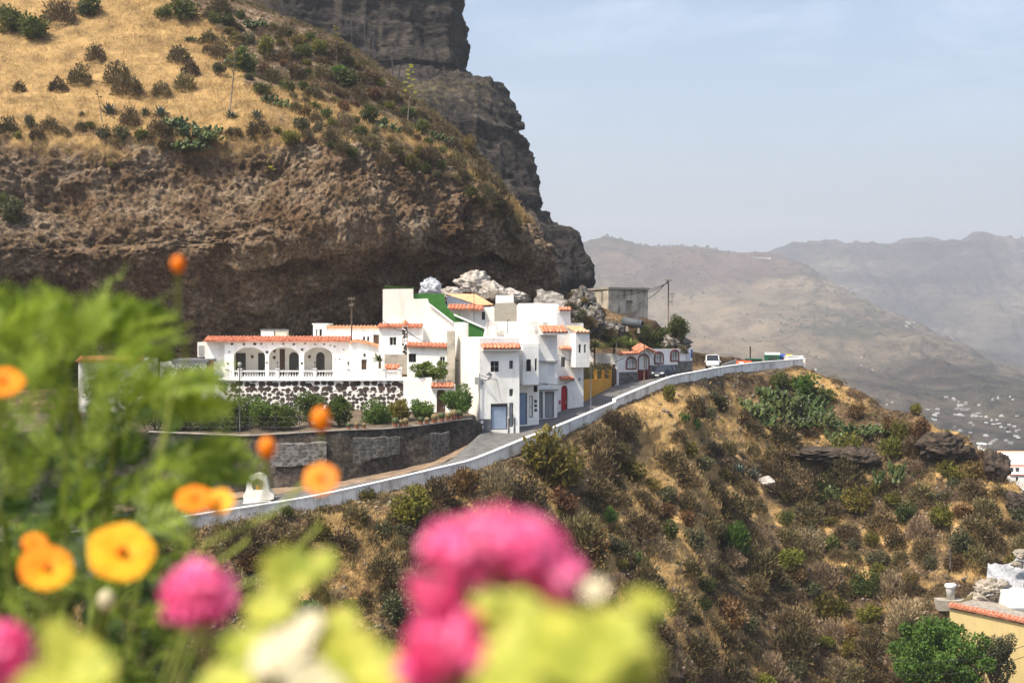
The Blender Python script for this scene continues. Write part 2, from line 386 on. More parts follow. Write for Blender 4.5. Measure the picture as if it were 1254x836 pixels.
# ------------------------------------------------------------------ far mountains
def mountain_mat(name, c1, c2, c3, tr):
    m = bpy.data.materials.new(name); m.use_nodes = True; nt = m.node_tree; n = nt.nodes; l = nt.links
    b = n['Principled BSDF']; b.inputs['Roughness'].default_value = 1; b.inputs['Specular IOR Level'].default_value = .05
    g = n.new('ShaderNodeNewGeometry')
    def noise(sc, st=(1,1,1), det=8, ro=.65, dist=0):
        mp = n.new('ShaderNodeMapping'); mp.inputs['Scale'].default_value = st; l.new(g.outputs['Position'], mp.inputs[0])
        x = n.new('ShaderNodeTexNoise'); x.inputs['Scale'].default_value = sc; x.inputs['Detail'].default_value = det; x.inputs['Roughness'].default_value = ro
        x.inputs['Distortion'].default_value = dist; l.new(mp.outputs[0], x.inputs[0]); return x.outputs[0]
    def ramp(s, stops):
        r = n.new('ShaderNodeValToRGB'); e = r.color_ramp.elements
        e[0].position, e[0].color = stops[0][0], (*stops[0][1], 1); e[1].position, e[1].color = stops[-1][0], (*stops[-1][1], 1)
        for p, c in stops[1:-1]:
            q = e.new(p); q.color = (*c, 1)
        l.new(s, r.inputs[0]); return r.outputs[0]
    def mulc(a, b_):
        x = n.new('ShaderNodeMix'); x.data_type = 'RGBA'; x.blend_type = 'MULTIPLY'; x.inputs[0].default_value = 1
        l.new(a, x.inputs[6]); l.new(b_, x.inputs[7]); return x.outputs[2]
    c = ramp(noise(.0022, (1, .5, 1.4)), [(.34, c1), (.5, c2), (.64, c3)])
    c = mulc(c, ramp(noise(.004, (.5, .25, 7), 7, .6, .6), [(.40, (.5,.48,.48)), (.5, (1,1,1)), (.62, (1.45,1.4,1.3))]))   # terraces
    c = mulc(c, ramp(noise(.05, (1, .5, 1), 6, .75), [(.40, (.35,.36,.34)), (.52, (1,1,1)), (.66, (1.25,1.2,1.15))]))
    at = n.new('ShaderNodeAttribute'); at.attribute_name = 'forest'
    mx = n.new('ShaderNodeMix'); mx.data_type = 'RGBA'; mx.inputs[7].default_value = (.035, .045, .025, 1)
    for nm_, cc_ in (('tan', (.195,.155,.10)), ('red', (.11,.075,.062))):
        a2 = n.new('ShaderNodeAttribute'); a2.attribute_name = nm_; m3 = n.new('ShaderNodeMix'); m3.data_type = 'RGBA'; m4 = n.new('ShaderNodeRGB'); m4.outputs[0].default_value = (*cc_, 1)
        cv = mulc(m4.outputs[0], ramp(noise(.02, (1,.4,2.5), 8, .75), [(.36, (.5,.48,.46)), (.5, (1,1,1)), (.64, (1.25,1.22,1.18))]))
        l.new(a2.outputs['Fac'], m3.inputs[0]); l.new(c, m3.inputs[6]); l.new(cv, m3.inputs[7]); c = m3.outputs[2]
    l.new(at.outputs['Fac'], mx.inputs[0]); l.new(c, mx.inputs[6]); l.new(mx.outputs[2], b.inputs['Base Color'])
    bp = n.new('ShaderNodeBump'); bp.inputs['Strength'].default_value = 1; bp.inputs['Distance'].default_value = 26
    l.new(noise(.009, (1,.6,1), 9, .7, 1.0), bp.inputs['Height']); l.new(bp.outputs[0], b.inputs['Normal'])
    return m
m_mt1 = mountain_mat('mountain_dry', (.045,.038,.028), (.088,.072,.052), (.145,.12,.085), 0)
m_mt2 = mountain_mat('mountain_far', (.022,.022,.018), (.055,.049,.04), (.10,.085,.068), 0)
def far_sheet(name, crest, Yc, rowsY, m, res, amp, forest):
    xs = np.linspace(crest[0][0], crest[-1][0], res[0])
    cyv = np.interp(xs, [c[0] for c in crest], [c[1] for c in crest])
    R_ = [[(x, y0, Yc) for x, y0 in zip(xs, cyv)]]
    C = []
    for frac_py, Y in [(None, Yc)]+rowsY:
        py = cyv if frac_py is None else np.maximum(frac_py, cyv+ (Yc-Y)/Yc*30)
        Yv = np.full_like(xs, Y)
        C.append(np.stack([(xs-CX)/F*Yv, Yv, (HY-py)/F*Yv], -1))
    C = np.array(C)
    # row 0 is the crest; a back row behind it
    bk = C[:1]+np.array([0, Yc*.15, -150.0])
    C = np.concatenate([bk, C]); G = catmull(C, res[1], 0)
    t = np.linspace(0, len(C)-1, res[1])[:, None]*np.ones((1, res[0]))
    N = normals(G); N *= np.sign(N[..., 2:3])
    f = np.clip((t-.9)/1.2, .12, 1)
    near = np.clip(G[..., 1]/1800, .1, 1)
    q = G+fbm(G*.0011, 3, 140)[..., None]*160
    d = ridged(q*np.array([.0034,.0011,.002]), 5, 141, .5)*amp+fbm(G*.004, 4, 143)*amp*.35
    G = G+np.array([0, -.35, .65])*(d*f*near)[..., None]
    fo = forest(G, t, xs[None, :]*np.ones((res[1], 1)))
    pxq = CX+G[..., 0]/G[..., 1]*F; pyq = HY-G[..., 2]/G[..., 1]*F; nz = fbm(G*.003, 4, 160)*.5
    ta = np.clip(1.25-np.hypot((pxq-820)/270, (pyq-405)/75)+nz, 0, .9) if name == 'mountain_ridge' else np.clip(nz*1.2-.1, 0, .3)
    rd = np.clip(1.2-np.hypot((pxq-880)/160, (pyq-325)/30)+nz, 0, .85) if name == 'mountain_ridge' else nz*0
    return Surf(name, G, m, {'forest': fo, 'tan': ta*(1-rd), 'red': rd})
def fo1(G, t, xs):
    a = np.clip(1-(t-1)/.30, 0, 1)*((xs > 735) & (xs < 870))
    b = np.clip(fbm(G*.004, 4, 151)*3-1.15, 0, .8)*np.clip(t-2.2, 0, 1)
    return np.clip(a*1.2+b, 0, .9)
def fo2(G, t, xs):
    a = np.clip(1.2-(t-1)/.45+fbm(G*.002, 3, 153)*.9, 0, 1)*((xs > 1000))
    return np.clip(a, 0, .9)
mount = far_sheet('mountain_ridge', [(-500,330),(200,320),(560,310),(690,303),(712,300),(722,296),(742,291),(760,295),(790,303),(850,307.5),(900,315),(935,315),(955,320),(978,330),(1005,352),(1040,376),(1080,398),(1130,420),(1170,436),(1254,458),(1340,470),(1700,490),(2300,505)],
    3600, [(345,3150),(395,2650),(430,2250),(468,1850),(500,1560),(535,1330),(580,1130),(640,930),(760,650),(1100,260),(1800,110)], m_mt1, (900, 420), 66, fo1)
range_ = far_sheet('mountain_range', [(-500,350),(700,350),(900,338),(975,328),(1008,322),(1040,314),(1062,312),(1078,313),(1095,305),(1112,301),(1130,300.5),(1160,302),(1190,303.5),(1215,304),(1240,302),(1262,297),(1350,290),(1700,300),(2300,320)],
    5600, [(325,5100),(355,4600),(395,4200),(430,3900),(480,3700)], m_mt2, (700, 320), 190, fo2)

# ------------------------------------------------------------------ the air
hz = MB().box(-6000, 9500, -60, 9000, -420, 620).build('haze', None)
hm = bpy.data.materials.new('haze_air'); hm.use_nodes = True; nt = hm.node_tree; nt.nodes.remove(nt.nodes['Principled BSDF'])
pv = nt.nodes.new('ShaderNodeVolumePrincipled'); pv.inputs['Density'].default_value = .00015; pv.inputs['Color'].default_value = (.88, .92, 1, 1)
pv.inputs['Anisotropy'].default_value = .25
nt.links.new(pv.outputs[0], nt.nodes['Material Output'].inputs['Volume'])
hz.data.materials.append(hm); hz['kind'] = 'stuff'
# ------------------------------------------------------------------ building materials
W1 = mat('white_plaster', (.70,.685,.65), (.80,.79,.765), .8, .85, .012, 6, lo=.3, hi=.6, detail=8)
def plaster(name, base, stain, amt=.5):
    """painted plaster with weather streaks running down and blotches"""
    m = bpy.data.materials.new(name); m.use_nodes = True; nt = m.node_tree; n = nt.nodes; l = nt.links
    b = n['Principled BSDF']; b.inputs['Roughness'].default_value = .85; b.inputs['Specular IOR Level'].default_value = .2
    g = n.new('ShaderNodeNewGeometry')
    def noise(sc, st, lo, hi):
        mp = n.new('ShaderNodeMapping'); mp.inputs['Scale'].default_value = st; l.new(g.outputs['Position'], mp.inputs[0])
        x = n.new('ShaderNodeTexNoise'); x.inputs['Scale'].default_value = sc; x.inputs['Detail'].default_value = 8; x.inputs['Roughness'].default_value = .65
        l.new(mp.outputs[0], x.inputs[0]); mr = n.new('ShaderNodeMapRange'); mr.inputs[1].default_value = lo; mr.inputs[2].default_value = hi
        l.new(x.outputs[0], mr.inputs[0]); return mr.outputs[0]
    a = noise(1.6, (1,1,.18), .5, .75); c = noise(.5, (1,1,1), .45, .75)
    ad = n.new('ShaderNodeMath'); ad.operation = 'ADD'; ad.use_clamp = True; l.new(a, ad.inputs[0]); l.new(c, ad.inputs[1])
    ml = n.new('ShaderNodeMath'); ml.operation = 'MULTIPLY'; ml.inputs[1].default_value = amt; l.new(ad.outputs[0], ml.inputs[0])
    mx = n.new('ShaderNodeMix'); mx.data_type = 'RGBA'; mx.inputs[6].default_value = (*base, 1); mx.inputs[7].default_value = (*stain, 1)
    l.new(ml.outputs[0], mx.inputs[0]); l.new(mx.outputs[2], b.inputs['Base Color'])
    MATS[name] = m; return m
Wp = plaster('white_wall_paint', (.87,.86,.825), (.44,.39,.32), .40)
Wc = plaster('cream_wall_paint', (.74,.71,.65), (.50,.44,.36), .45)
Wd = plaster('weathered_wall_paint', (.70,.67,.62), (.30,.26,.21), .7)
M_road = mat('asphalt', (.09,.088,.085), (.15,.145,.14), 1.2, .9, .01, 20)
M_verge = mat('verge_dirt', (.14,.10,.07), (.28,.20,.13), 1.0, .95, .08)
M_tile = mat('roof_tile', (.34,.11,.06), (.60,.27,.17), 2.5, .8, .02, 9, c3=(.50,.18,.10))
M_tile2 = mat('roof_tile_pale', (.48,.26,.14), (.66,.36,.20), 2.5, .8, .02, 9)
M_glass = mat('dark_glass', (.015,.017,.02), rough=.12, spec=.6)
M_dark = mat('dark_frame', (.06,.055,.05), rough=.6)
M_greyf = mat('grey_frame', (.28,.28,.28), rough=.6)
M_whitef = mat('white_frame', (.75,.74,.72), rough=.5)
M_wood = mat('brown_wood', (.07,.035,.02), (.13,.07,.04), 3, .7, stretch=(1,1,.2))
M_blued = mat('blue_grey_door', (.25,.32,.42), (.30,.37,.47), 2, .5, .004, 12)
M_blued2 = mat('blue_door', (.17,.25,.38), (.22,.31,.44), 2, .5, .004, 12)
M_greyd = mat('grey_shutter', (.23,.24,.26), (.32,.33,.35), 3, .5, stretch=(6,1,.3))
M_red = mat('red_door', (.42,.015,.03), rough=.45)
M_plinth = mat('grey_plinth', (.10,.105,.11), (.15,.155,.16), 2, .8)
M_green = mat('green_paint', (.03,.13,.02), (.05,.17,.03), 1.2, .8)
M_yellow = mat('ochre_paint', (.58,.27,.03), (.68,.34,.05), .9, .8)
M_metal = mat('dark_metal', (.05,.05,.05), rough=.5)
M_galv = mat('galvanised_metal', (.35,.35,.34), rough=.45, metal=.3)
M_polew = mat('weathered_pole_wood', (.10,.08,.06), (.18,.15,.12), 3, .9)
M_cable = mat('black_cable', (.02,.02,.02), rough=.6)
M_conc = mat('bare_concrete', (.25,.22,.18), (.40,.36,.30), 1.0, .9, .03, 5)
M_ruin = plaster('ruin_render', (.50,.45,.37), (.10,.085,.065), .95)
M_grey = mat('grey_blockwork', (.30,.27,.22), (.36,.33,.27), 2, .9)
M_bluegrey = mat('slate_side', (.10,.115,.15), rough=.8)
M_white = mat('gloss_white', (.8,.8,.79), rough=.5)

def stone_mat(name, stone, stone2, mortar, scale, width, stretch=(1,1,1.35), bump=.05, plane='x'):
    m = bpy.data.materials.new(name); m.use_nodes = True; nt = m.node_tree; n = nt.nodes; l = nt.links
    b = n['Principled BSDF']; b.inputs['Roughness'].default_value = .9
    g = n.new('ShaderNodeNewGeometry'); mp = n.new('ShaderNodeMapping'); mp.inputs['Scale'].default_value = stretch; l.new(g.outputs['Position'], mp.inputs[0])
    nn = n.new('ShaderNodeTexNoise'); nn.inputs['Scale'].default_value = 2.2; l.new(mp.outputs[0], nn.inputs[0])
    vm = n.new('ShaderNodeVectorMath'); vm.operation = 'MULTIPLY_ADD'; vm.inputs[1].default_value = (.22,.0,.22); l.new(nn.outputs['Color'], vm.inputs[0]); l.new(mp.outputs[0], vm.inputs[2])
    v = n.new('ShaderNodeTexVoronoi'); v.feature = 'F1'; v.inputs['Scale'].default_value = scale; v.inputs['Randomness'].default_value = .62
    v2 = v; l.new(vm.outputs[0], v.inputs[0])
    ns = n.new('ShaderNodeTexNoise'); ns.inputs['Scale'].default_value = scale*2.2; l.new(mp.outputs[0], ns.inputs[0])
    sz = n.new('ShaderNodeMath'); sz.operation = 'MULTIPLY_ADD'; sz.inputs[1].default_value = .35; l.new(ns.outputs[0], sz.inputs[0]); l.new(v.outputs['Distance'], sz.inputs[2])
    mr = n.new('ShaderNodeMapRange'); mr.inputs[1].default_value = .71-width*.2+.03; mr.inputs[2].default_value = .71-width*.2-.03; l.new(sz.outputs[0], mr.inputs[0])
    sm = n.new('ShaderNodeMix'); sm.data_type = 'RGBA'; sm.inputs[6].default_value = (*stone, 1); sm.inputs[7].default_value = (*stone2, 1)
    sx = n.new('ShaderNodeSeparateXYZ'); l.new(v2.outputs['Color'], sx.inputs[0]); l.new(sx.outputs[0], sm.inputs[0])
    mx = n.new('ShaderNodeMix'); mx.data_type = 'RGBA'; mx.inputs[6].default_value = (*mortar, 1); l.new(mr.outputs[0], mx.inputs[0]); l.new(sm.outputs[2], mx.inputs[7])
    l.new(mx.outputs[2], b.inputs['Base Color'])
    bp = n.new('ShaderNodeBump'); bp.inputs['Strength'].default_value = .7; bp.inputs['Distance'].default_value = bump; l.new(mr.outputs[0], bp.inputs['Height']); l.new(bp.outputs[0], b.inputs['Normal'])
    MATS[name] = m; return m
M_stone = stone_mat('black_stones_white_mortar', (.025,.02,.018), (.07,.045,.035), (.76,.74,.70), 1.45, .10)
M_stone2 = stone_mat('small_stones_white_mortar', (.03,.027,.025), (.08,.06,.05), (.70,.68,.64), 2.3, .05, (1,1,1.1))
M_plinths = stone_mat('dark_stone_plinth', (.06,.055,.05), (.11,.10,.09), (.17,.16,.15), 2.2, .04)
M_retain = terrain_mat('retaining_wall_render', (.04,.035,.03), (.075,.065,.055), (.12,.10,.085), (.2,.18,.15), (.3,.28,.24), .8, .05)
M_pale = stone_mat('pale_rubble_patch', (.05,.045,.04), (.075,.068,.06), (.115,.106,.094), 3.2, .05, (1,1,1))
M_parap = plaster('parapet_paint', (.86,.83,.77), (.26,.22,.18), .7)
M_wrock = mat('whitewashed_rock', (.22,.19,.165), (.47,.43,.385), .9, .9, .25, 2.2, lo=.36, hi=.56, detail=10)

class Plane:
    """upright plane through two ground points; u runs along it, d goes back into the building"""
    def __init__(s, pxa, Ya, pxb=None, Yb=None):
        s.A = np.array([PX(pxa, Ya), Ya]); 
        if pxb is None: s.U = np.array([1., 0.])
        else:
            B = np.array([PX(pxb, Yb), Yb]); s.U = (B-s.A)/np.linalg.norm(B-s.A)
        s.N = np.array([-s.U[1], s.U[0]])       # points away from the camera
    def u(s, px):
        r = (px-CX)/F
        return (r*s.A[1]-s.A[0])/(s.U[0]-r*s.U[1])
    def Y(s, px): return s.A[1]+s.U[1]*s.u(px)
    def z(s, px, py): return PZ(py, s.Y(px))
    def pt(s, u, d, z):
        q = s.A+s.U*u+s.N*d; return (q[0], q[1], z)
    def box(s, mb, u0, u1, d0, d1, z0, z1):
        return mb.hexa([s.pt(u0,d0,z0), s.pt(u1,d0,z0), s.pt(u1,d1,z0), s.pt(u0,d1,z0)], [s.pt(u0,d0,z1), s.pt(u1,d0,z1), s.pt(u1,d1,z1), s.pt(u0,d1,z1)])
def arch_top(o, u):
    a, b, za, zb, r = o
    if r <= 0: return zb
    c = (a+b)/2; h = (b-a)/2; t = max(0, 1-((u-c)/h)**2)
    return zb-r+r*math.sqrt(t)
def facade(mb, pl, u0, u1, z0, z1, ops, thick=.25, slope=None):
    """front wall with real openings and reveals; slope(u) gives the top when it is not level"""
    top = slope or (lambda u: z1)
    bp = {u0, u1}
    for o in ops:
        bp |= {o[0], o[1]}
        if o[4] > 0:
            for k in range(1, 14): bp.add((o[0]+o[1])/2-(o[1]-o[0])/2*math.cos(math.pi*k/14))
    if slope:
        for k in range(1, 40): bp.add(u0+(u1-u0)*k/40)
    bp = sorted(b for b in bp if u0-1e-6 <= b <= u1+1e-6)
    for a, b in zip(bp, bp[1:]):
        if b-a < 1e-5: continue
        m = (a+b)/2; cov = sorted([o for o in ops if o[0] < m < o[1]], key=lambda o: o[2])
        la = lb = z0
        for o in cov:
            mb.quad(pl.pt(a,0,la), pl.pt(b,0,lb), pl.pt(b,0,o[2]), pl.pt(a,0,o[2]))
            la, lb = arch_top(o, a), arch_top(o, b)
            mb.quad(pl.pt(a,0,la), pl.pt(b,0,lb), pl.pt(b,thick,lb), pl.pt(a,thick,la))
        mb.quad(pl.pt(a,0,la), pl.pt(b,0,lb), pl.pt(b,0,top(b)), pl.pt(a,0,top(a)))
    for o in ops:
        a, b, za, zb, r = o; zs = zb-r
        mb.quad(pl.pt(a,0,za), pl.pt(b,0,za), pl.pt(b,thick,za), pl.pt(a,thick,za))
        mb.quad(pl.pt(a,0,za), pl.pt(a,thick,za), pl.pt(a,thick,zs), pl.pt(a,0,zs))
        mb.quad(pl.pt(b,0,za), pl.pt(b,thick,za), pl.pt(b,thick,zs), pl.pt(b,0,zs))
def shape_panel(mb, pl, o, d, inset=0):
    a, b, za, zb, r = o; a += inset; b -= inset; za += inset; zb -= inset; r = max(0, r-inset*.5)
    if r <= 0: mb.quad(pl.pt(a,d,za), pl.pt(b,d,za), pl.pt(b,d,zb), pl.pt(a,d,zb)); return
    pts = [pl.pt(a,d,za), pl.pt(b,d,za)]
    for k in range(13):
        u = (a+b)/2+(b-a)/2*math.cos(math.pi*k/12); pts.append(pl.pt(u, d, zb-r+r*math.sin(math.pi*k/12)))
    mb.quad(*pts)
def bars(mb, pl, o, d, nv=1, nh=0, wd=.05, ring=True):
    a, b, za, zb, r = o
    if ring:
        for (p, q, x, y) in [(a, a+wd, za, zb-r), (b-wd, b, za, zb-r), (a+wd, b-wd, za, za+wd)]: pl.box(mb, p, q, d-.04, d+.02, x, y)
        if r <= 0: pl.box(mb, a+wd, b-wd, d-.04, d+.02, zb-wd, zb)
        else:
            c = (a+b)/2; h = (b-a)/2
            pts = [pl.pt(c+(h-wd/2)*math.cos(math.pi*k/12), d, zb-r+(r-wd/2)*math.sin(math.pi*k/12)) for k in range(13)]
            mb.tube(pts, wd*.6, 5)
    for k in range(1, nv+1):
        u = a+(b-a)*k/(nv+1); pl.box(mb, u-wd/2, u+wd/2, d-.035, d+.015, za+wd, arch_top(o, u)-wd*.6)
    for k in range(1, nh+1):
        z = za+(zb-r-za)*k/(nh+1); pl.box(mb, a+wd, b-wd, d-.03, d+.01, z-wd/2, z+wd/2)
def window(pl, o, parent, fr=None, nv=1, nh=0, d=.18, name='window', pane=None, label=None):
    f = MB(); bars(f, pl, o, d, nv, nh); fo = f.build(name, fr or M_whitef, parent)
    if label: fo['label'] = label
    g = MB(); shape_panel(g, pl, o, d+.01); g.build('pane', pane or M_glass, fo); return fo
def door(pl, o, parent, m, d=.2, planks=4, frame=M_dark, label=None, handle=True, name='door'):
    g = MB(); a, b, za, zb, r = o
    shape_panel(g, pl, o, d)
    for k in range(planks):
        u = a+(b-a)*(k+.5)/planks; w_ = (b-a)/planks*.42
        pl.box(g, u-w_, u+w_, d-.03, d-.002, za+.06, arch_top(o, a+(b-a)*(k+.5)/planks)-.10-(.12 if r else 0))
    x = g.build(name, m, parent)
    if label: x['label'] = label
    f = MB(); bars(f, pl, o, d-.05, 0, 0, .07); f.build('frame', frame, x)
    if handle:
        h = MB(); pl.box(h, b-.22, b-.14, d-.09, d-.03, za+.95, za+1.1); h.build('handle', M_galv, x)
    return x
def shell(pl, u0, u1, z0, z1, dep, ops=(), m=None, parent=None, thick=.25, slope=None, name='wall', roof=True):
    mb = MB(); facade(mb, pl, u0, u1, z0, z1, list(ops), thick, slope)
    top = slope or (lambda u: z1)
    for u in (u0, u1): mb.quad(pl.pt(u,0,z0), pl.pt(u,dep,z0), pl.pt(u,dep,top(u)), pl.pt(u,0,top(u)))
    mb.quad(pl.pt(u0,dep,z0), pl.pt(u1,dep,z0), pl.pt(u1,dep,top(u1)), pl.pt(u0,dep,top(u0)))
    if roof:
        k = 40 if slope else 1
        for i in range(k):
            a = u0+(u1-u0)*i/k; b = u0+(u1-u0)*(i+1)/k
            mb.quad(pl.pt(a,0,top(a)), pl.pt(b,0,top(b)), pl.pt(b,dep,top(b)), pl.pt(a,dep,top(a)))
    return mb.build(name, m or Wp, parent)
def tiles(mb, p0, p1, down, sp=.36, amp=.085, thick=.07):
    p0 = np.array(p0, float); p1 = np.array(p1, float); dn = np.array(down, float)
    L = np.linalg.norm(p1-p0); nc = max(2, int(L/sp)); ns = nc*6; U = (p1-p0)/L
    nr = np.cross(U, dn); nr /= np.linalg.norm(nr); nr *= np.sign(nr[2]) if abs(nr[2]) > 1e-6 else 1
    rws = max(1, int(np.linalg.norm(dn)/.42)); vs = []; fs = []
    lines = []
    for r_ in range(rws):
        for e in (0, 1):
            t = (r_+e)/rws; off = .03 if e == 1 else 0.0
            base = len(vs)
            for i in range(ns+1):
                a = abs(math.sin(math.pi*i/6.0))
                vs.append(p0+U*L*i/ns+dn*t+nr*(amp*a*1.6+off+.02)); 
            lines.append(base)
    for a, b in zip(lines, lines[1:]):
        for i in range(ns): fs.append((a+i, a+i+1, b+i+1, b+i))
    u0 = len(vs); vs += [p0-nr*thick, p1-nr*thick, p1+dn-nr*thick, p0+dn-nr*thick]; fs.append((u0, u0+1, u0+2, u0+3))
    la = lines[-1]; b0 = len(vs)
    for i in range(ns+1): vs.append(p0+U*L*i/ns+dn-nr*thick)
    for i in range(ns): fs.append((la+i, la+i+1, b0+i+1, b0+i))
    e = lines[0]
    for i_, (q, qb) in enumerate(((0, 0), (ns, ns))):
        fs.append((e+q, la+q, b0+qb, u0+(0 if i_ == 0 else 1)))
    mb.add(vs, fs)
def canopy(pl, px0, px1, py_top, py_bot, parent, proj=.55, m=None, over=0, slab=True, name='tiled_canopy'):
    """tile ledge on the front: top line at py_top against the wall, drip line at py_bot"""
    u0, u1 = pl.u(px0), pl.u(px1); zt = pl.z((px0+px1)/2, py_top); Yf = pl.Y((px0+px1)/2)-proj; zb = (HY-py_bot)/F*Yf
    mb = MB(); a = np.array(pl.pt(u0, 0.0, zt)); b = np.array(pl.pt(u1, 0.0, zt)); d = np.array(pl.pt(u0, -proj, zb))-a
    tiles(mb, a, b, d); o = mb.build(name, m or M_tile, parent)
    if slab:
        s_ = MB(); pl.box(s_, u0+.05, u1-.05, -proj+.08, -.003, zb-.2, zb-.075); s_.build('ledge', W1, o)
    return o
def op(pl, px0, px1, py0, py1, r=0):
    u0, u1 = pl.u(px0), pl.u(px1); m = (px0+px1)/2
    return (u0, u1, pl.z(m, py1), pl.z(m, py0), r)

# ------------------------------------------------------------------ road, parapets, verge
def ribbon(name, rails, m, parent=None, n=160, kind=None, disp=0, sub=1):
    """surface between rails (lists of world points)"""
    A = []
    for r_ in rails:
        r_ = np.array(r_, float); s_ = np.r_[0, np.cumsum(np.linalg.norm(np.diff(r_, axis=0), axis=1))]; t = np.linspace(0, s_[-1], n)
        A.append(np.stack([np.interp(t, s_, r_[:, k]) for k in range(3)], -1))
    A = np.array(A)
    if sub > 1: A = catmull(A, (len(rails)-1)*sub+1, 0) if len(rails) > 2 else np.array([A[0]*(1-t)+A[1]*t for t in np.linspace(0, 1, sub+1)])
    if disp: A[..., 2] += fbm(A*.8, 3, 7)*disp
    h, w_ = A.shape[:2]; ii = np.arange(h*w_).reshape(h, w_)
    Fc = np.stack([ii[:-1,:-1], ii[:-1,1:], ii[1:,1:], ii[1:,:-1]], -1).reshape(-1, 4)
    o = link(name, np_mesh(name, A.reshape(-1, 3), Fc, True), m, parent)
    if kind: o['kind'] = kind
    return o
outer = np.concatenate([catmull(parA, 90)[:-1], catmull(parB, 80)])
outer_s = outer.copy(); outer_s[:, 2] -= .62
inner = np.array([P(-60,640,114), P(60,632,117), P(180,618,121), P(300,605,124), P(416,592,125.6), P(528,569,130), P(560,556,132.2), P(588,531,134.5), P(640,519,141.5), P(683,505,147.5), P(714,492.5,152.3), P(749,473.5,163), P(800,463,169.5), P(847,455.5,174.5), P(860,451,182), P(900,446,196), P(990,441,204)])
# raise outer rail a touch inside the parapet
road = ribbon('road', [outer_s, inner], M_road, n=260, kind='structure', sub=14, disp=.03)
ln_o = []
verge = ribbon('verge', [np.array([P(-60,648,110.5), P(60,640,113.5), P(180,625,117.5), P(300,611,121), P(416,598.5,122.8), P(528,574,127.5), P(575,551,131.3)])+np.array([0,0,.09]),
                         np.array([P(-60,640,114.6), P(60,632,117.6), P(180,618,121.6), P(300,605,124.6), P(416,592,126.2), P(528,569,130.6), P(578,546,133.8)])+np.array([0,0,.30])], M_verge, n=200, kind='structure', sub=8, disp=.12)
def parapet(name, pts, h_in, h_out, label, th=.34, post=None):
    pts = np.array(pts); t = thing(name, pts[len(pts)//2]-np.array([0,0,1.1]), label, 'road parapet', None)
    s_ = np.r_[0, np.cumsum(np.linalg.norm(np.diff(pts[:, :2], axis=0), axis=1))]; n = int(s_[-1]/1.0)
    q = np.stack([np.interp(np.linspace(0, s_[-1], n), s_, pts[:, k]) for k in range(3)], -1)
    if len(pts) > 4: q = catmull(pts, n)
    tg = np.gradient(q[:, :2], axis=0); tg /= np.linalg.norm(tg, axis=1, keepdims=True); nn = np.stack([-tg[:, 1], tg[:, 0]], -1)
    def rail(off, dz):
        r_ = q.copy(); r_[:, :2] += nn*off; r_[:, 2] += dz; return r_
    e = [rail(0, -h_out), rail(0, 0), rail(th, 0), rail(th, -h_in)]
    A = np.array(e); A[0, :, 2] += 0; h, w_ = A.shape[:2]
    vs = A.reshape(-1, 3); mb = MB(); ii = np.arange(h*w_).reshape(h, w_)
    fs = [tuple(x) for x in np.stack([ii[:-1,:-1], ii[:-1,1:], ii[1:,1:], ii[1:,:-1]], -1).reshape(-1, 4)]
    fs += [(ii[0,0], ii[1,0], ii[2,0], ii[3,0]), (ii[0,-1], ii[1,-1], ii[2,-1], ii[3,-1])]
    mb.add(vs, fs); mb.build('wall', M_parap, t)
    c = [rail(-.05, -.09), rail(-.05, .03), rail(th+.05, .03), rail(th+.05, -.09), rail(-.05, -.09)]
    A = np.array(c); mb = MB(); h, w_ = A.shape[:2]; ii = np.arange(h*w_).reshape(h, w_)
    mb.add(A.reshape(-1, 3), [tuple(x) for x in np.stack([ii[:-1,:-1], ii[:-1,1:], ii[1:,1:], ii[1:,:-1]], -1).reshape(-1, 4)]+[tuple(ii[:4,0]), tuple(ii[:4,-1])])
    mb.build('coping', W1, t); return t
parapet('road_parapet', parA, .62, 1.15, 'long low white road wall curving from the shrine up to the ochre wall')
parapet('road_parapet', parB, .62, 1.05, 'taller white road wall running from the utility pole to the recycling bins', .38)
ep = P(983,439.2,184)
parapet('road_parapet', [ep+np.array([.4,.3,0.]), ep+np.array([.5,4,.1]), ep+np.array([0,8,.1]), ep+np.array([-1,13,.1])], .9, 1.3, 'short end of the white road wall turning back behind the bins')
# dark band of footing rubble under the higher parapet
b2 = [p-np.array([0,.12,.95]) for p in parB]; b3 = [p+np.array([0,-1.3,-2.8]) for p in parB]; b3[-1] = b3[-1]+np.array([-1,0,.8])
ft = ribbon('footing_bank', [b2, b3], m_cliff, n=160, sub=10, disp=.35); ft['kind'] = 'structure'
bk2 = [p-np.array([0,.12,1.1]) for p in parA[3:]]; bk3 = [p+np.array([.5,-.9,-2.0]) for p in parA[3:]]
ft = ribbon('footing_bank', [bk2, bk3], m_cliff, n=200, sub=8, disp=.3); ft['kind'] = 'structure'

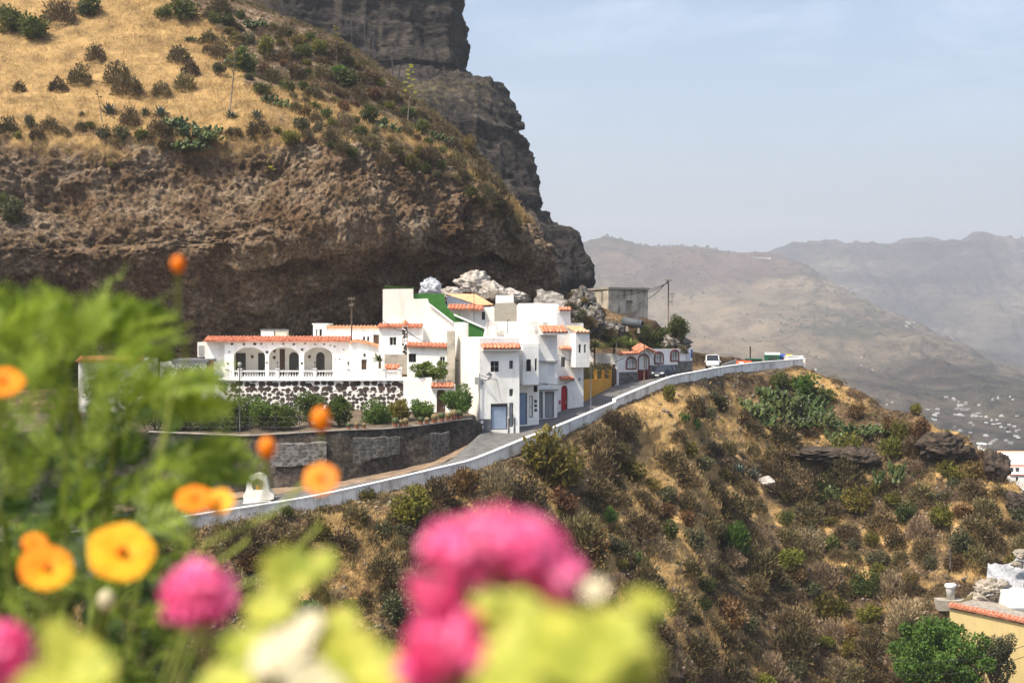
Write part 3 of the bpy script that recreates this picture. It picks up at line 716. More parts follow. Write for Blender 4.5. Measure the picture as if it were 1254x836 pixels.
# ------------------------------------------------------------------ ground behind: terrace and building ground up to the cliff
tz = lambda Y: -9.75+(Y-124)*.075
tg = MB()
rails = [[P(-80,528,122.6)*np.array([1,1,0])+np.array([0,0,-10.0]), P(300,533,124.7)*np.array([1,1,0])+np.array([0,0,-9.85]), P(416,527,126.3)*np.array([1,1,0])+np.array([0,0,-9.6]), P(528,519,130.8)*np.array([1,1,0])+np.array([0,0,-9.3]), P(578,513,134.2)*np.array([1,1,0])+np.array([0,0,-9.05])],
         [(-60,141,-9.2), (-26,141,-8.6), (-14,141,-8.5), (-6,141,-8.6), (-3.4,141,-8.8)]]
ribbon('terrace_ground', rails, mat('terrace_soil', (.06,.045,.03), (.16,.12,.08), 1.2, .95, .06), n=160, kind='structure', sub=14, disp=.12)
rails = [[(-60,143,-9.4), (-20,143,-8.9), (-3,143,-9.9), (3,149.5,-9.6), (7.8,157,-8.9), (11.5,170,-7.4), (22,178,-6.6), (26,186,-6.1), (36,204,-5.6)],
         [(-60,158,-7.5), (-20,158,-7), (-3,158,-5), (4,163,-3), (8,178,-2.2), (15,185,-2.8), (20,188,-4.6), (26,192,-6.3), (36,205,-5.8)],
         [(-60,182,-6.5), (-20,184,-6), (-3,186,-3), (4,190,2.6), (9,191,3.0), (14.5,191,.9), (19.5,192,-.2), (23,194,-4.5), (37,206,-7)],
         [(-60,200,-7), (-20,205,-7), (-3,210,-3), (4,215,1), (9,222,-6), (14,222,-9), (21,222,-16), (27,220,-22), (42,214,-22)]]
gb = ribbon('slope_behind_houses', rails, m_hill, n=200, kind='structure', sub=16, disp=.3)

# ------------------------------------------------------------------ retaining wall
rt_b = np.array([P(-80,640,122.3), P(60,630,122.8), P(180,618,123.2), P(300,606,124.2), P(416,593,125.8), P(470,582,127.6), P(528,570.5,130.2), P(552,562,131.9), P(578,547,133.6), P(590.5,541,134.6)])
rt_t = rt_b.copy(); rt_t[:, 1] += .45
for i, (x, y) in enumerate([(-80,528),(60,528),(193,529),(300,534),(416,527),(487,525.5),(528,520),(547.5,515.5),(576,513),(590,520)]):
    rt_t[i, 2] = PZ(y, rt_t[i, 1]); rt_t[i, 0] = rt_b[i, 0]
rw = thing('retaining_wall', rt_b[4], 'long dark stone retaining wall under the terrace with potted cacti', 'retaining wall')
def wallribbon(name, b_, t_, m, parent, n=260, sub=26, dd=.22):
    A = []
    for r_ in (b_, t_):
        s_ = np.r_[0, np.cumsum(np.linalg.norm(np.diff(r_[:, :2], axis=0), axis=1))]; t = np.linspace(0, s_[-1], n)
        A.append(np.stack([np.interp(t, s_, r_[:, k]) for k in range(3)], -1))
    G = np.array([A[0]*(1-t)+A[1]*t for t in np.linspace(0, 1, sub)])
    G[..., 1] -= (ridged(G*1.3, 3, 55)*.5+fbm(G*.3, 2, 56))*dd*np.linspace(1, .2, sub)[:, None]
    bkk = G[-1]+np.array([.1, .5, 0]); G = np.concatenate([G, bkk[None]])
    h, w_ = G.shape[:2]; ii = np.arange(h*w_).reshape(h, w_)
    me = np_mesh(name, (G-np.array(wloc(parent))).reshape(-1, 3), np.stack([ii[:-1,:-1], ii[:-1,1:], ii[1:,1:], ii[1:,:-1]], -1).reshape(-1, 4), True)
    return link(name, me, m, parent)
wallribbon('wall_face', rt_b, rt_t, M_retain, rw)
def patch(px0, px1, pyt0, pyt1, pyb0, pyb1, m, name, parent, label=None):
    """rubble patch set proud of the retaining wall"""
    pts = []; tp = []
    for k in range(9):
        px = px0+(px1-px0)*k/8; Yb = np.interp(px, CX+rt_b[:, 0]/rt_b[:, 1]*F, rt_b[:, 1])-.16
        jb = random.uniform(-1.5, 1.5); jt = random.uniform(-1.5, 1.5)
        pts.append(P(px, pyb0+(pyb1-pyb0)*k/8+jb, Yb)); tp.append(P(px, pyt0+(pyt1-pyt0)*k/8+jt, Yb+.12))
    o = wallribbon(name, np.array(pts), np.array(tp), m, parent, 60, 14, .12)
    if label: o['label'] = label
patch(432,489.5,537,534,568,556,M_pale,'rubble_patch',rw,'pale rubble panel in the middle of the wall')
patch(526,550.5,531,529,566,556,M_pale,'rubble_patch',rw,'pale rubble panel by the corner')
patch(331,400,543,541,572,568,M_plinths,'rubble_patch',rw,'dark rubble panel left of centre')
s_ = MB()
for k in range(18):
    a, b = k/18*1.0, (k+1)/18
    def cp(t):
        X = np.interp(t, [0, 1], [rt_t[2,0], rt_t[8,0]]); i = np.argsort(rt_t[:, 0]); return np.array([X, np.interp(X, rt_t[i,0], rt_t[i,1]), np.interp(X, rt_t[i,0], rt_t[i,2])])
    p, q = cp(a), cp(b); o = np.array([0,.35,0]); f = np.array([0,-.18,0]); h = np.array([0,0,.1])
    s_.hexa([p+f, q+f, q+o, p+o], [p+f+h, q+f+h, q+o+h, p+o+h])
s_.build('coping', M_conc, rw)

# ------------------------------------------------------------------ shrine beside the road
t = thing('roadside_shrine', P(316,612,118.2), 'small whitewashed domed shrine beside the road below the retaining wall', 'shrine')
pl = Plane(300, 118.2); u = lambda x: pl.u(x); zz = lambda y: pl.z(316, y)
mb = MB(); Zb = zz(613.5)
prof = [(298.5,613),(297.5,606),(300,603),(301.5,598),(302,590),(304,584),(308.5,580.5),(314.5,579),(321,580.5),(325.5,584.5),(327.5,590),(329,598),(331,602),(335.5,605.5),(335,611),(330,612)]
fr = []; bkp = []
for x, y in prof:
    fr.append(pl.pt(u(x), 0, zz(y))); bkp.append(pl.pt(u(x)*.9+u(316)*.1, 1.3, zz(y)-.05))
n_ = len(prof); ci = (u(308), u(322), zz(600), zz(583.5), .45)
inner_ = []
for k in range(n_):
    x, y = prof[k]; cxp, cyp = 315.5, 594
    dx, dy = x-cxp, y-cyp; L = math.hypot(dx/7.2, dy/8.5); inner_.append((cxp+dx/L, cyp+dy/L))
fi = [pl.pt(u(x), 0, zz(y)) for x, y in inner_]; fb = [pl.pt(u(x), .5, zz(y)) for x, y in inner_]
b0 = len(mb.v); mb.add(fr+bkp+fi+fb, [(i, (i+1) % n_, n_+(i+1) % n_, n_+i) for i in range(n_)]+[(i, (i+1) % n_, 2*n_+(i+1) % n_, 2*n_+i) for i in range(n_)]
    + [(2*n_+i, 2*n_+(i+1) % n_, 3*n_+(i+1) % n_, 3*n_+i) for i in range(n_)]+[tuple(range(n_, 2*n_))])
mb.build('dome', plaster('shrine_paint', (.78,.75,.68), (.5,.42,.3), .5), t)
mb = MB(); mb.quad(*[pl.pt(u(x), .5, zz(y)) for x, y in inner_]); mb.build('niche', mat('niche_wall', (.6,.5,.3), (.7,.62,.45), 3), t)
mb = MB(); mb.lathe(pl.pt(u(315), .25, zz(602)), [(.12,0),(.17,.1),(.1,.35),(.13,.42),(.08,.52),(.02,.56)], 10); mb.build('statue', mat('statue_gold', (.5,.28,.05), rough=.5), t, True)
mb = MB(); mb.hexa([pl.pt(u(297), -.25, Zb-.3), pl.pt(u(336), -.25, Zb-.3), pl.pt(u(336), 1.4, Zb-.3), pl.pt(u(297), 1.4, Zb-.3)], [pl.pt(u(299), -.2, Zb+.03), pl.pt(u(334), -.2, Zb+.03), pl.pt(u(334), 1.3, Zb+.03), pl.pt(u(299), 1.3, Zb+.03)])
mb.build('base', W1, t)
def poly_wall(pl, pts, thick, m, parent, name='wall', d0=0.0):
    mb = MB(); n = len(pts)
    f = [pl.pt(pl.u(x), d0, pl.z(x, y)) for x, y in pts]; b = [pl.pt(pl.u(x), d0+thick, pl.z(x, y)) for x, y in pts]
    mb.add(f+b, [tuple(range(n)), tuple(range(n, 2*n))[::-1]]+[(i, (i+1) % n, n+(i+1) % n, n+i) for i in range(n)])
    return mb.build(name, m, parent)
def base_pt(pl, px, py): u = pl.u(px); return pl.pt(u, 0, pl.z(px, py))
def mkhouse(pl, px0, px1, pyt, pyb, dep, label, cat='house', name='white_house', ops=(), m=None, group=None, slope=None, thick=.25, z0=None):
    t = thing(name, base_pt(pl, (px0+px1)/2, pyb), label, cat, group)
    u0, u1 = pl.u(px0), pl.u(px1); mid = (px0+px1)/2; sl = None
    if slope:
        us = [pl.u(x) for x, y in slope]; zs_ = [pl.z(x, y) for x, y in slope]; sl = lambda u: float(np.interp(u, us, zs_))
    shell(pl, u0, u1, z0 if z0 is not None else pl.z(mid, pyb), pl.z(mid, pyt), dep, ops, m, t, thick, sl)
    return t
def vent(pl, o, parent, name='vent'):
    g = MB(); pl.box(g, o[0], o[1], -.03, .06, o[2], o[3]); return g.build(name, M_greyf, parent)

# ============ long house with three arches
pl = Plane(250, 146)
ar = [op(pl, 286, 324.7, 425, 466, .95), op(pl, 329, 366.3, 425, 466, .95), op(pl, 372, 407.3, 425, 466, .95)]
t = mkhouse(pl, 275, 428, 416.5, 478, 11, 'long white house with three wide porch arches under a red tiled edge', ops=ar, name='porch_house', thick=.35)
# porch: floor, back wall, ceiling are one inner shell with its own openings
ib = Plane(250, 149.2)
def inn(px0, px1, y0, y1, r=0): # openings of the back wall measured at their own depth
    return op(ib, px0, px1, y0, y1, r)
bo = [inn(288.5,301,432,463), inn(316,326,432,463), inn(342.5,349,427,463), inn(354,366,431,463,.5), inn(387,397.5,431,463,.5)]
mb = MB(); facade(mb, ib, ib.u(272), ib.u(428), ib.z(300,463.5), ib.z(300,421), bo, .2)
mb.build('porch_wall', Wc, t)
for k, o in enumerate(bo): door(ib, o, t, M_dark if k not in (2,) else M_wood, planks=2, d=.15, label='dark arched door' if o[4] else None)
mb = MB(); pl.box(mb, pl.u(276), pl.u(427.5), .36, 3.6, pl.z(300,466), pl.z(300,465)); mb.build('porch_floor', M_conc, t)
# inlaid stones on the front
mb = MB(); rs = random.Random(4)
sp = [(x, y) for x, y in [(281,430.5),(279,445),(284,421),(299,421.5),(312,421),(320,421),(334,421),(347,421),(360,421.5),(374,420.5),(386,421.5),(397,421.5),(404.5,423),(421,428),(416,439.5),(410,424),(411,440),(327,431),(327,444),(370,428),(369.7,445)]]
for x, y in sp:
    c = np.array(pl.pt(pl.u(x), -.01, pl.z(x, y))); n_ = 7; r0 = rs.uniform(.07, .15); pts = []
    for k in range(n_):
        a_ = 2*math.pi*k/n_; r1 = r0*rs.uniform(.7, 1.25); pts.append((c[0]+r1*math.cos(a_), c[1], c[2]+r1*math.sin(a_)*.9))
    mb = MB(); mb.add(pts+[(p[0], p[1]-.05, p[2]) for p in pts], [tuple(range(n_, 2*n_))]+[(i, (i+1) % n_, n_+(i+1) % n_, n_+i) for i in range(n_)])
    mb.build('inlaid_stone', mat('lava_stone', (.03,.025,.022), (.08,.05,.04), 5), t)
mb = MB()
for x, y in [(309,437),(336,430),(336,438),(379,437)]:
    mb = MB(); mb.lathe(np.array(ib.pt(ib.u(x), -.06, ib.z(x, y))), [(.03,-.18),(.17,.02),(.15,.16),(.03,.2)], 8); mb.build('wall_ornament', mat('ornament_clay', (.12,.07,.04)), t, True)
mb = MB(); tiles(mb, pl.pt(pl.u(250), 1.5, pl.z(300,412.6)), pl.pt(pl.u(428.5), 1.5, pl.z(300,412.6)), (0,-2.05,-.42)); mb.build('roof', M_tile, t)
wg = MB(); wp = Plane(250, 146.5); shape = [op(wp, 241.5, 249.5, 421, 436)]
facade(wg, wp, wp.u(251), wp.u(275), wp.z(260,480), wp.z(260,416.5), [], .3); wg.quad(wp.pt(wp.u(251),0,wp.z(260,480)), wp.pt(wp.u(251),8,wp.z(260,480)), wp.pt(wp.u(251),8,wp.z(260,416.5)), wp.pt(wp.u(251),0,wp.z(260,416.5)))
wg.build('side_wing', Wp, t)
mb = MB(); wp.box(mb, wp.u(241), wp.u(250.5), .3, 3, wp.z(245,437), wp.z(245,419)); x = mb.build('annex', Wc, t)
mb = MB(); wp.box(mb, wp.u(242.5), wp.u(249), .22, .3, wp.z(245,434.5), wp.z(245,423)); mb.build('shutter', M_greyf, x)
rp_ = Plane(319, 151)
for (a, b, m_, lb) in [(319.5,335.5,Wc,'pale grey water tank box on the roof, left of the two'), (337,351,mat('tank_pale', (.45,.38,.3), (.6,.55,.45), 2),'beige water tank box on the roof, right of the two')]:
    q = thing('roof_tank', base_pt(rp_, (a+b)/2, 413), lb, 'roof tank', 'tanks on the arched house roof')
    mb = MB(); rp_.box(mb, rp_.u(a), rp_.u(b), 0, 1.3, rp_.z(a, 416), rp_.z(a, 405)); mb.build('tank', m_, q)
    mb = MB(); rp_.box(mb, rp_.u(a)-.06, rp_.u(b)+.06, -.08, 1.4, rp_.z(a, 405), rp_.z(a, 403)); mb.build('lid', M_plinth, q)

# ============ black and white stone wall with the balustrade on top
sp_ = Plane(262, 140.2)
t = thing('stone_wall', base_pt(sp_, 380, 500), 'white terrace wall set with black stones below the balustrade', 'stone wall')
mb = MB(); sp_.box(mb, sp_.u(262), sp_.u(494), 0, .5, sp_.z(300,482), sp_.z(300,466)); mb.build('upper_course', M_stone, t)
mb = MB(); sp_.box(mb, sp_.u(262), sp_.u(494), -.15, .5, sp_.z(300,504), sp_.z(300,478.5)); mb.build('lower_course', M_stone2, t)
mb = MB(); sp_.box(mb, sp_.u(258), sp_.u(495), -.22, 7.5, sp_.z(300,466), sp_.z(300,464.2)); mb.build('coping', W1, t)
mb = MB(); mb.tube([sp_.pt(sp_.u(262),-.3,sp_.z(262,470)), sp_.pt(sp_.u(268),-.5,sp_.z(268,480)), sp_.pt(sp_.u(278),-.6,sp_.z(278,489))], .28, 6); mb.build('stair_parapet', W1, t)
t = thing('balustrade', base_pt(sp_, 380, 464), 'white balustrade with turned balusters in front of the arched porch', 'balustrade')
posts = [278, 293.6, 339.5, 385.5, 426.5, 470, 489]
for x in posts:
    mb = MB(); u = sp_.u(x); sp_.box(mb, u-.16, u+.16, -.08, .24, sp_.z(x,464.2), sp_.z(x,452)); sp_.box(mb, u-.21, u+.21, -.13, .29, sp_.z(x,452), sp_.z(x,451)); mb.build('post', W1, t)
mb = MB(); sp_.box(mb, sp_.u(277), sp_.u(490), -.05, .21, sp_.z(300,455.2), sp_.z(300,453.4)); mb.build('handrail', W1, t)
mb = MB(); sp_.box(mb, sp_.u(277), sp_.u(490), -.04, .2, sp_.z(300,464.2), sp_.z(300,462.9)); mb.build('bottom_rail', W1, t)
b0_ = None; zb = sp_.z(300,462.9); H_ = sp_.z(300,455.2)-zb
for k in range(64):
    x = 280+k*3.27
    if x > 488 or min(abs(x-p) for p in posts) < 2.2: continue
    c = np.array(sp_.pt(sp_.u(x), .08, zb))
    if b0_ is None:
        mb = MB(); mb.lathe(c, [(.06,0),(.06,.05),(.035,.08),(.075,.2*H_),(.085,.35*H_),(.04,.62*H_),(.035,.85*H_),(.055,.93*H_),(.055,H_)], 8)
        b0_ = mb.build('baluster', W1, t, True); c0 = c
    else:
        q = b0_.copy(); col.objects.link(q); q.parent = t; q.location = tuple(c-c0)
for x, lb in [(339.5,'small dark lantern on the balustrade post between first and second arch'),(385.5,'small dark lantern on the balustrade post between second and third arch'),(426.5,'small dark lantern on the balustrade post right of the arches')]:
    q = thing('post_lantern', base_pt(sp_, x, 451), lb, 'lantern', 'lanterns on the balustrade'); c = np.array(sp_.pt(sp_.u(x), .08, sp_.z(x, 451)))
    mb = MB(); mb.lathe(c, [(.03,0),(.03,.25),(.1,.27)], 8); mb.build('stem', M_metal, q, True)
    mb = MB(); mb.lathe(c+np.array([0,0,.27]), [(.09,0),(.14,.28)], 6); mb.build('glass', mat('lamp_glass', (.3,.3,.28), rough=.2), q)
    mb = MB(); mb.lathe(c+np.array([0,0,.55]), [(.16,0),(.04,.14),(.01,.2)], 6); mb.build('cap', M_metal, q)

# ============ low buildings at far left, half behind the leaves
pl = Plane(190, 143)
t = mkhouse(pl, 196, 254, 443.5, 474, 6, 'low white building with a dark roof edge behind the big citrus tree', name='low_white_building', ops=[], m=Wp, z0=-10.5)
mb = MB(); pl.box(mb, pl.u(210), pl.u(256), -.25, 6.2, pl.z(200,443.5), pl.z(200,440)); mb.build('roof_edge', M_plinth, t)
o = op(pl, 253.5, 261, 440, 470); g = MB(); pl.box(g, o[0], o[1], -.1, .3, o[2], o[3]); g.build('door', M_wood, t)
mb = MB(); pl.box(mb, pl.u(150), pl.u(252), -2.6, -2.3, -10.4, pl.z(200,470)); mb.build('yard_wall', M_stone, t)
pl = Plane(150, 141); t = mkhouse(pl, 96, 172, 440, 492, 7, 'white house almost hidden behind the blurred leaves at the left', name='white_house', ops=[op(pl,132,142,455,478)], z0=-10.8)
window(pl, op(pl,132,142,455,478), t); mb = MB(); tiles(mb, pl.pt(pl.u(94),1.2,pl.z(120,437)), pl.pt(pl.u(174),1.2,pl.z(120,437)), (0,-1.7,-.4)); mb.build('roof', M_tile, t)

# ============ gabled wing right of the porch
pl = Plane(428, 145.4)
o1 = op(pl, 442.5, 449, 440, 452.5)
t = mkhouse(pl, 428, 474, 418, 476, 8, 'white gabled wing with small brown window and a small palm, right of the arched porch', name='gabled_house', ops=[o1],
    slope=[(428,420.5),(433.5,418),(438,418.2),(452,421),(464,425.5),(474,429)])
door(pl, o1, t, M_wood, planks=2, handle=False, name='window')
mb = MB()
for (xa, ya, xb, yb) in [(428,420.3,433.5,417.6),(433.5,417.6,439,418),(439,418,452,420.8),(452,420.8,464,425.2)]:
    tiles(mb, pl.pt(pl.u(xa), 1.4, pl.z(xa,ya)+.1), pl.pt(pl.u(xb), 1.4, pl.z(xb,yb)+.1), (0,-1.7,-.12))
mb.build('roof', M_tile2, t)
t = thing('wall_lantern', base_pt(pl, 446.5, 436), 'small dark lantern above the brown window of the gabled wing', 'lantern')
mb = MB(); c = np.array(pl.pt(pl.u(446.5), -.2, pl.z(446.5, 437))); mb.lathe(c, [(.03,0),(.1,.06),(.13,.3),(.03,.4)], 6); mb.box(c[0]-.02, c[0]+.02, c[1], c[1]+.2, c[2]+.3, c[2]+.34); mb.build('lamp_body', M_metal, t)
st = Plane(460, 143.6); t = thing('stair_parapet', base_pt(st, 470, 452), 'sloping white stair parapet right of the small palm', 'stair parapet')
poly_wall(st, [(463,425),(467,424.5),(476,446),(477,453),(470,456),(469,446)], .35, W1, t)
pl = Plane(470, 142.8); t = thing('garden_wall', base_pt(pl, 485, 452), 'short dull grey garden wall under the striped chimney', 'garden wall')
mb = MB(); pl.box(mb, pl.u(471), pl.u(499), 0, .3, pl.z(480,458), pl.z(480,434)); mb.build('wall', M_conc, t)
t = thing('tiled_niche_roof', base_pt(pl, 480, 452), 'low red tiled canopy behind the right end of the balustrade', 'tiled canopy')
mb = MB(); q = Plane(470, 141.6); tiles(mb, q.pt(q.u(471), .6, q.z(480,447)), q.pt(q.u(489), .6, q.z(480,447)), (0,-.9,-.38)); mb.build('roof', M_tile, t)
mb = MB(); q.box(mb, q.u(471.5), q.u(492), .0, .5, q.z(480,464), q.z(480,449.5)); mb.build('wall', W1, t)

# ============ small houses above the porch house
pl = Plane(383, 152)
o = [op(pl, 386.5, 389, 402.5, 412), op(pl, 390.5, 394.5, 402.5, 412)]
t = mkhouse(pl, 383.5, 400, 397.5, 416, 4, 'small white roof cabin with two narrow windows above the porch house', name='roof_cabin', ops=o)
for a in o: window(pl, a, t, nv=0)
mb = MB(); pl.box(mb, pl.u(382.5), pl.u(402), -.25, 4.2, pl.z(390,397.5), pl.z(390,395.8)); mb.build('roof', Wc, t)
pl = Plane(400, 150.5); o = [op(pl, 444, 447.5, 411.5, 419), op(pl, 449, 452.5, 411.5, 419), op(pl, 457, 464, 409.5, 422)]
t = mkhouse(pl, 401, 466, 402, 428, 5, 'low white house with dark doorway behind the gabled wing', name='low_white_house', ops=o)
window(pl, o[0], t, nv=0); window(pl, o[1], t, nv=0); door(pl, o[2], t, M_wood, planks=2)
mb = MB(); tiles(mb, pl.pt(pl.u(400), 1.0, pl.z(430,399.6)), pl.pt(pl.u(465), 1.0, pl.z(430,399.6)), (0,-1.2,-.16)); mb.build('roof', M_tile2, t)

pl = Plane(464, 145); o = [op(pl, 477, 485.5, 412.5, 423)]
t = mkhouse(pl, 464, 517, 401, 436, 7, 'white house with one white window beside the black and white striped chimney', name='white_house', ops=o)
window(pl, o[0], t)
mb = MB(); tiles(mb, pl.pt(pl.u(463), .9, pl.z(480,397)), pl.pt(pl.u(517.5), .9, pl.z(480,397)), (0,-1.25,-.32)); mb.build('roof', M_tile, t)
t = thing('striped_chimney', base_pt(pl, 495.5, 434), 'slim chimney patterned with black stones under a small red tiled cap', 'chimney')
cp_ = Plane(490, 143.4); mb = MB(); cp_.box(mb, cp_.u(492.4), cp_.u(498.8), 0, .55, cp_.z(495,446), cp_.z(495,400.5)); mb.build('shaft', stone_mat('chimney_stones', (.02,.018,.016), (.05,.04,.035), (.76,.74,.70), 3.4, .08, (1,1,.8)), t)
mb = MB(); c = np.array(cp_.pt(cp_.u(495.6), .27, cp_.z(495,397.2))); mb.lathe(c, [(.5,-.05),(.5,.03),(.12,.42),(.02,.5)], 4); mb.build('cap', M_tile, t)
mb = MB()
for dx in (-.2,.2):
    mb = MB(); mb.box(c[0]+dx-.05, c[0]+dx+.05, c[1]-.2, c[1]+.2, c[2]-.28, c[2]-.04); mb.build('vent_pier', W1, t)
pl = Plane(499, 141.6); o = [op(pl, 500.5, 509.5, 433, 443.5), op(pl, 538.5, 545, 436.5, 448)]
t = mkhouse(pl, 498.5, 549, 424, 478, 6, 'white house behind the leafy tree, long red tiled edge and dark square window', name='white_house', ops=o)
window(pl, o[0], t, fr=M_dark); window(pl, o[1], t)
mb = MB(); tiles(mb, pl.pt(pl.u(498), .9, pl.z(520,419.6)), pl.pt(pl.u(553), .9, pl.z(553,421.2)), (0,-1.25,-.36)); mb.build('roof', M_tile, t)
t = thing('stone_pillar', base_pt(pl, 552, 470), 'tall dark stone pillar left of the big white town house', 'stone pillar')
q = Plane(547, 141.2); mb = MB(); q.box(mb, q.u(547.5), q.u(557), -.15, .9, q.z(550,472), q.z(550,405)); mb.build('shaft', M_ruin, t)

# ============ white entry wall with scallops, tiled gate with arched door
pl = Plane(494, 138.8)
t = thing('scalloped_wall', base_pt(pl, 511, 506), 'plain white yard wall with a scalloped top right of the black stone wall', 'yard wall')
mb = MB(); pl.box(mb, pl.u(494), pl.u(529), 0, .35, pl.z(510,510), pl.z(510,463.3)); mb.build('wall', Wp, t)
mb = MB()
for k in range(17):
    u = pl.u(495)+k*(pl.u(528)-pl.u(495))/16; mb.lathe(np.array(pl.pt(u, .17, pl.z(510,463.3)-.03)), [(.075,0),(.075,.07),(.04,.13),(.01,.15)], 8)
mb.build('scalloped_edge', W1, t)
pl = Plane(528, 138.4); o = op(pl, 534.8, 545.3, 476, 512, .42)
t = mkhouse(pl, 528.5, 557, 471, 515, 1.2, 'white gateway with arched wooden door under a little red tiled roof', cat='gateway', name='gateway', ops=[o])
door(pl, o, t, M_wood, planks=3); canopy(pl, 528, 556, 469.2, 474.5, t, .6, name='roof')

# ============ big cream stair wall and green stair
pl = Plane(470, 147)
t = thing('stair_wall', base_pt(pl, 520, 430), 'tall cream wall stepping down to the right beside the green stair', 'wall')
poly_wall(pl, [(468.7,440),(468.7,354),(505.8,353.5),(506.3,366),(523.7,365.5),(525.5,371.5),(555,394.3),(569.8,394.3),(570,413.2),(592,413.2),(592,440)], .4, Wc, t)
q = Plane(470, 146.75); mb = MB()
for (xa,ya,xb,yb) in [(525.5,371.5,555,394.3)]:
    a = np.array(q.pt(q.u(xa),-.02,q.z(xa,ya))); b = np.array(q.pt(q.u(xb),-.02,q.z(xb,yb))); h = np.array([0,0,-.13]); d = np.array([0,.55,0])
    mb.hexa([a+h,b+h,b+h+d,a+h+d],[a+h*0-h*.3,b-h*.3,b-h*.3+d,a-h*.3+d])
mb.build('coping', W1, t)
pl = Plane(500, 149.4)
t = thing('green_stair_wall', base_pt(pl, 590, 412), 'bright green painted stair side with a white coping line', 'stair wall')
poly_wall(pl, [(507,371.5),(507,359.6),(544.3,359.6),(544.3,369),(548.5,377),(556,384.5),(563.5,384.5),(563.5,390),(627,411.5),(627,414.5),(560,414.5),(520,380)], .3, M_green, t)
q = Plane(500, 149.2); a = np.array(q.pt(q.u(557),0,q.z(557,386))); b = np.array(q.pt(q.u(613),0,q.z(613,410.5))); h = np.array([0,0,.15]); d = np.array([0,.6,0]); a2 = a+np.array([-.1,0,.02])
mb = MB(); mb.hexa([a2-h*.4,b-h*.4,b-h*.4+d,a2-h*.4+d],[a2+h,b+h,b+h+d,a2+h+d]); mb.build('coping', W1, t)

# ============ upper house among the roofs
pl = Plane(545, 152.5); o = [op(pl, 590, 594, 381.5, 391.5)]
t = mkhouse(pl, 550, 607, 376, 402, 7, 'upper white house with orange tiled roofs above the green stair', name='upper_house', ops=o, m=Wp)
window(pl, o[0], t, fr=M_dark)
mb = MB(); tiles(mb, pl.pt(pl.u(549),.4,pl.z(560,373)), pl.pt(pl.u(571),.4,pl.z(560,373.4)), (0,-1.5,-.5)); tiles(mb, pl.pt(pl.u(572),.4,pl.z(560,373.2)), pl.pt(pl.u(592),.4,pl.z(560,374)), (0,-1.5,-.5)); mb.build('roof', M_tile, t)
q = Plane(545, 154); f = lambda x, y, d: np.array(q.pt(q.u(x), d, q.z(x, y)))
mb = MB(); a, b = f(546,359.5,2.5), f(582,359.8,2.5); c_, d_ = f(605.5,373.8,-1.4), f(588,374.5,-1.4)
nU = 22
for k in range(nU):   # ribs running down the big sloping roof
    t0, t1 = k/nU, (k+1)/nU; tm = (t0+t1)/2; up = np.array([0,0,.07])
    p0 = a+(b-a)*t0; p1 = a+(b-a)*t1; pm = a+(b-a)*tm+up; e0 = a+(d_-a)*.98+(c_-d_)*t0; e1 = a+(d_-a)*.98+(c_-d_)*t1; em = (e0+e1)/2+up
    mb.quad(p0, pm, em, e0); mb.quad(pm, p1, e1, em)
x = mb.build('roof', M_tile2, t); x['label'] = 'large pale orange sloping roof'
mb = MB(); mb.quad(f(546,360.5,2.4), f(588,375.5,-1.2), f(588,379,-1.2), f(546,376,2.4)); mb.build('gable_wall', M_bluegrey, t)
mb = MB(); q.box(mb, q.u(548), q.u(604), 0, 4, q.z(560,392), q.z(560,375)); mb.build('rear_wall', Wc, t)
q2 = Plane(600, 156); mb = MB(); q2.box(mb, q2.u(607), q2.u(629), 0, 3, q2.z(620,380), q2.z(620,361.5)); mb.build('roof_room', Wp, t)
# white roof parapets
pl = Plane(600, 150.5); t = thing('parapet_wall', base_pt(pl, 658, 393), 'plain white roof parapet on top of the town houses', 'roof wall')
poly_wall(pl, [(633,394),(633,374),(635,371.5),(660,371),(684,372.5),(684,394)], .5, Wp, t)
pl = Plane(600, 151.4); t = thing('blockwork_wall', base_pt(pl, 620, 393), 'unpainted beige blockwork wall among the white roofs', 'roof wall')
poly_wall(pl, [(605.5,396),(605.5,373.5),(608,371),(630,370.5),(633.5,374),(633.5,396)], .4, M_grey, t)
pl = Plane(590, 144.5); t = thing('speckled_parapet', base_pt(pl, 620, 412), 'weathered white roof parapet speckled with black patches', 'roof wall')
poly_wall(pl, [(591,415),(596,393.5),(660,393.5),(660,412),(640,416)], .4, plaster('speckled_paint', (.74,.72,.68), (.14,.11,.09), .9), t)
mb = MB()
for px, py in [(585.5,353.5),(621.5,385)]:
    pass
for (px, yt, yb, Y, lb) in [(580.5,354,394,148.5,'thin antenna pole with a small arm in front of the orange roof'),(621.5,392,412,143.8,'short thin antenna pole on the speckled roof parapet')]:
    q = Plane(px, Y); t = thing('antenna_pole', base_pt(q, px, yb), lb, 'antenna'); mb = MB(); mb.tube([P(px,yb,Y), P(px,yt,Y)], .035, 6); mb.build('mast', M_metal, t)
    mb = MB(); mb.tube([P(px-.8,yt+.6,Y), P(px+3,yt-.8,Y)], .04, 5)
    for k in range(3): mb.tube([P(px+k,yt-.2,Y)-np.array([0,.3,0]), P(px+k,yt-.2,Y)+np.array([0,.3,0])], .02, 4)
    mb.build('arm', M_metal, t)

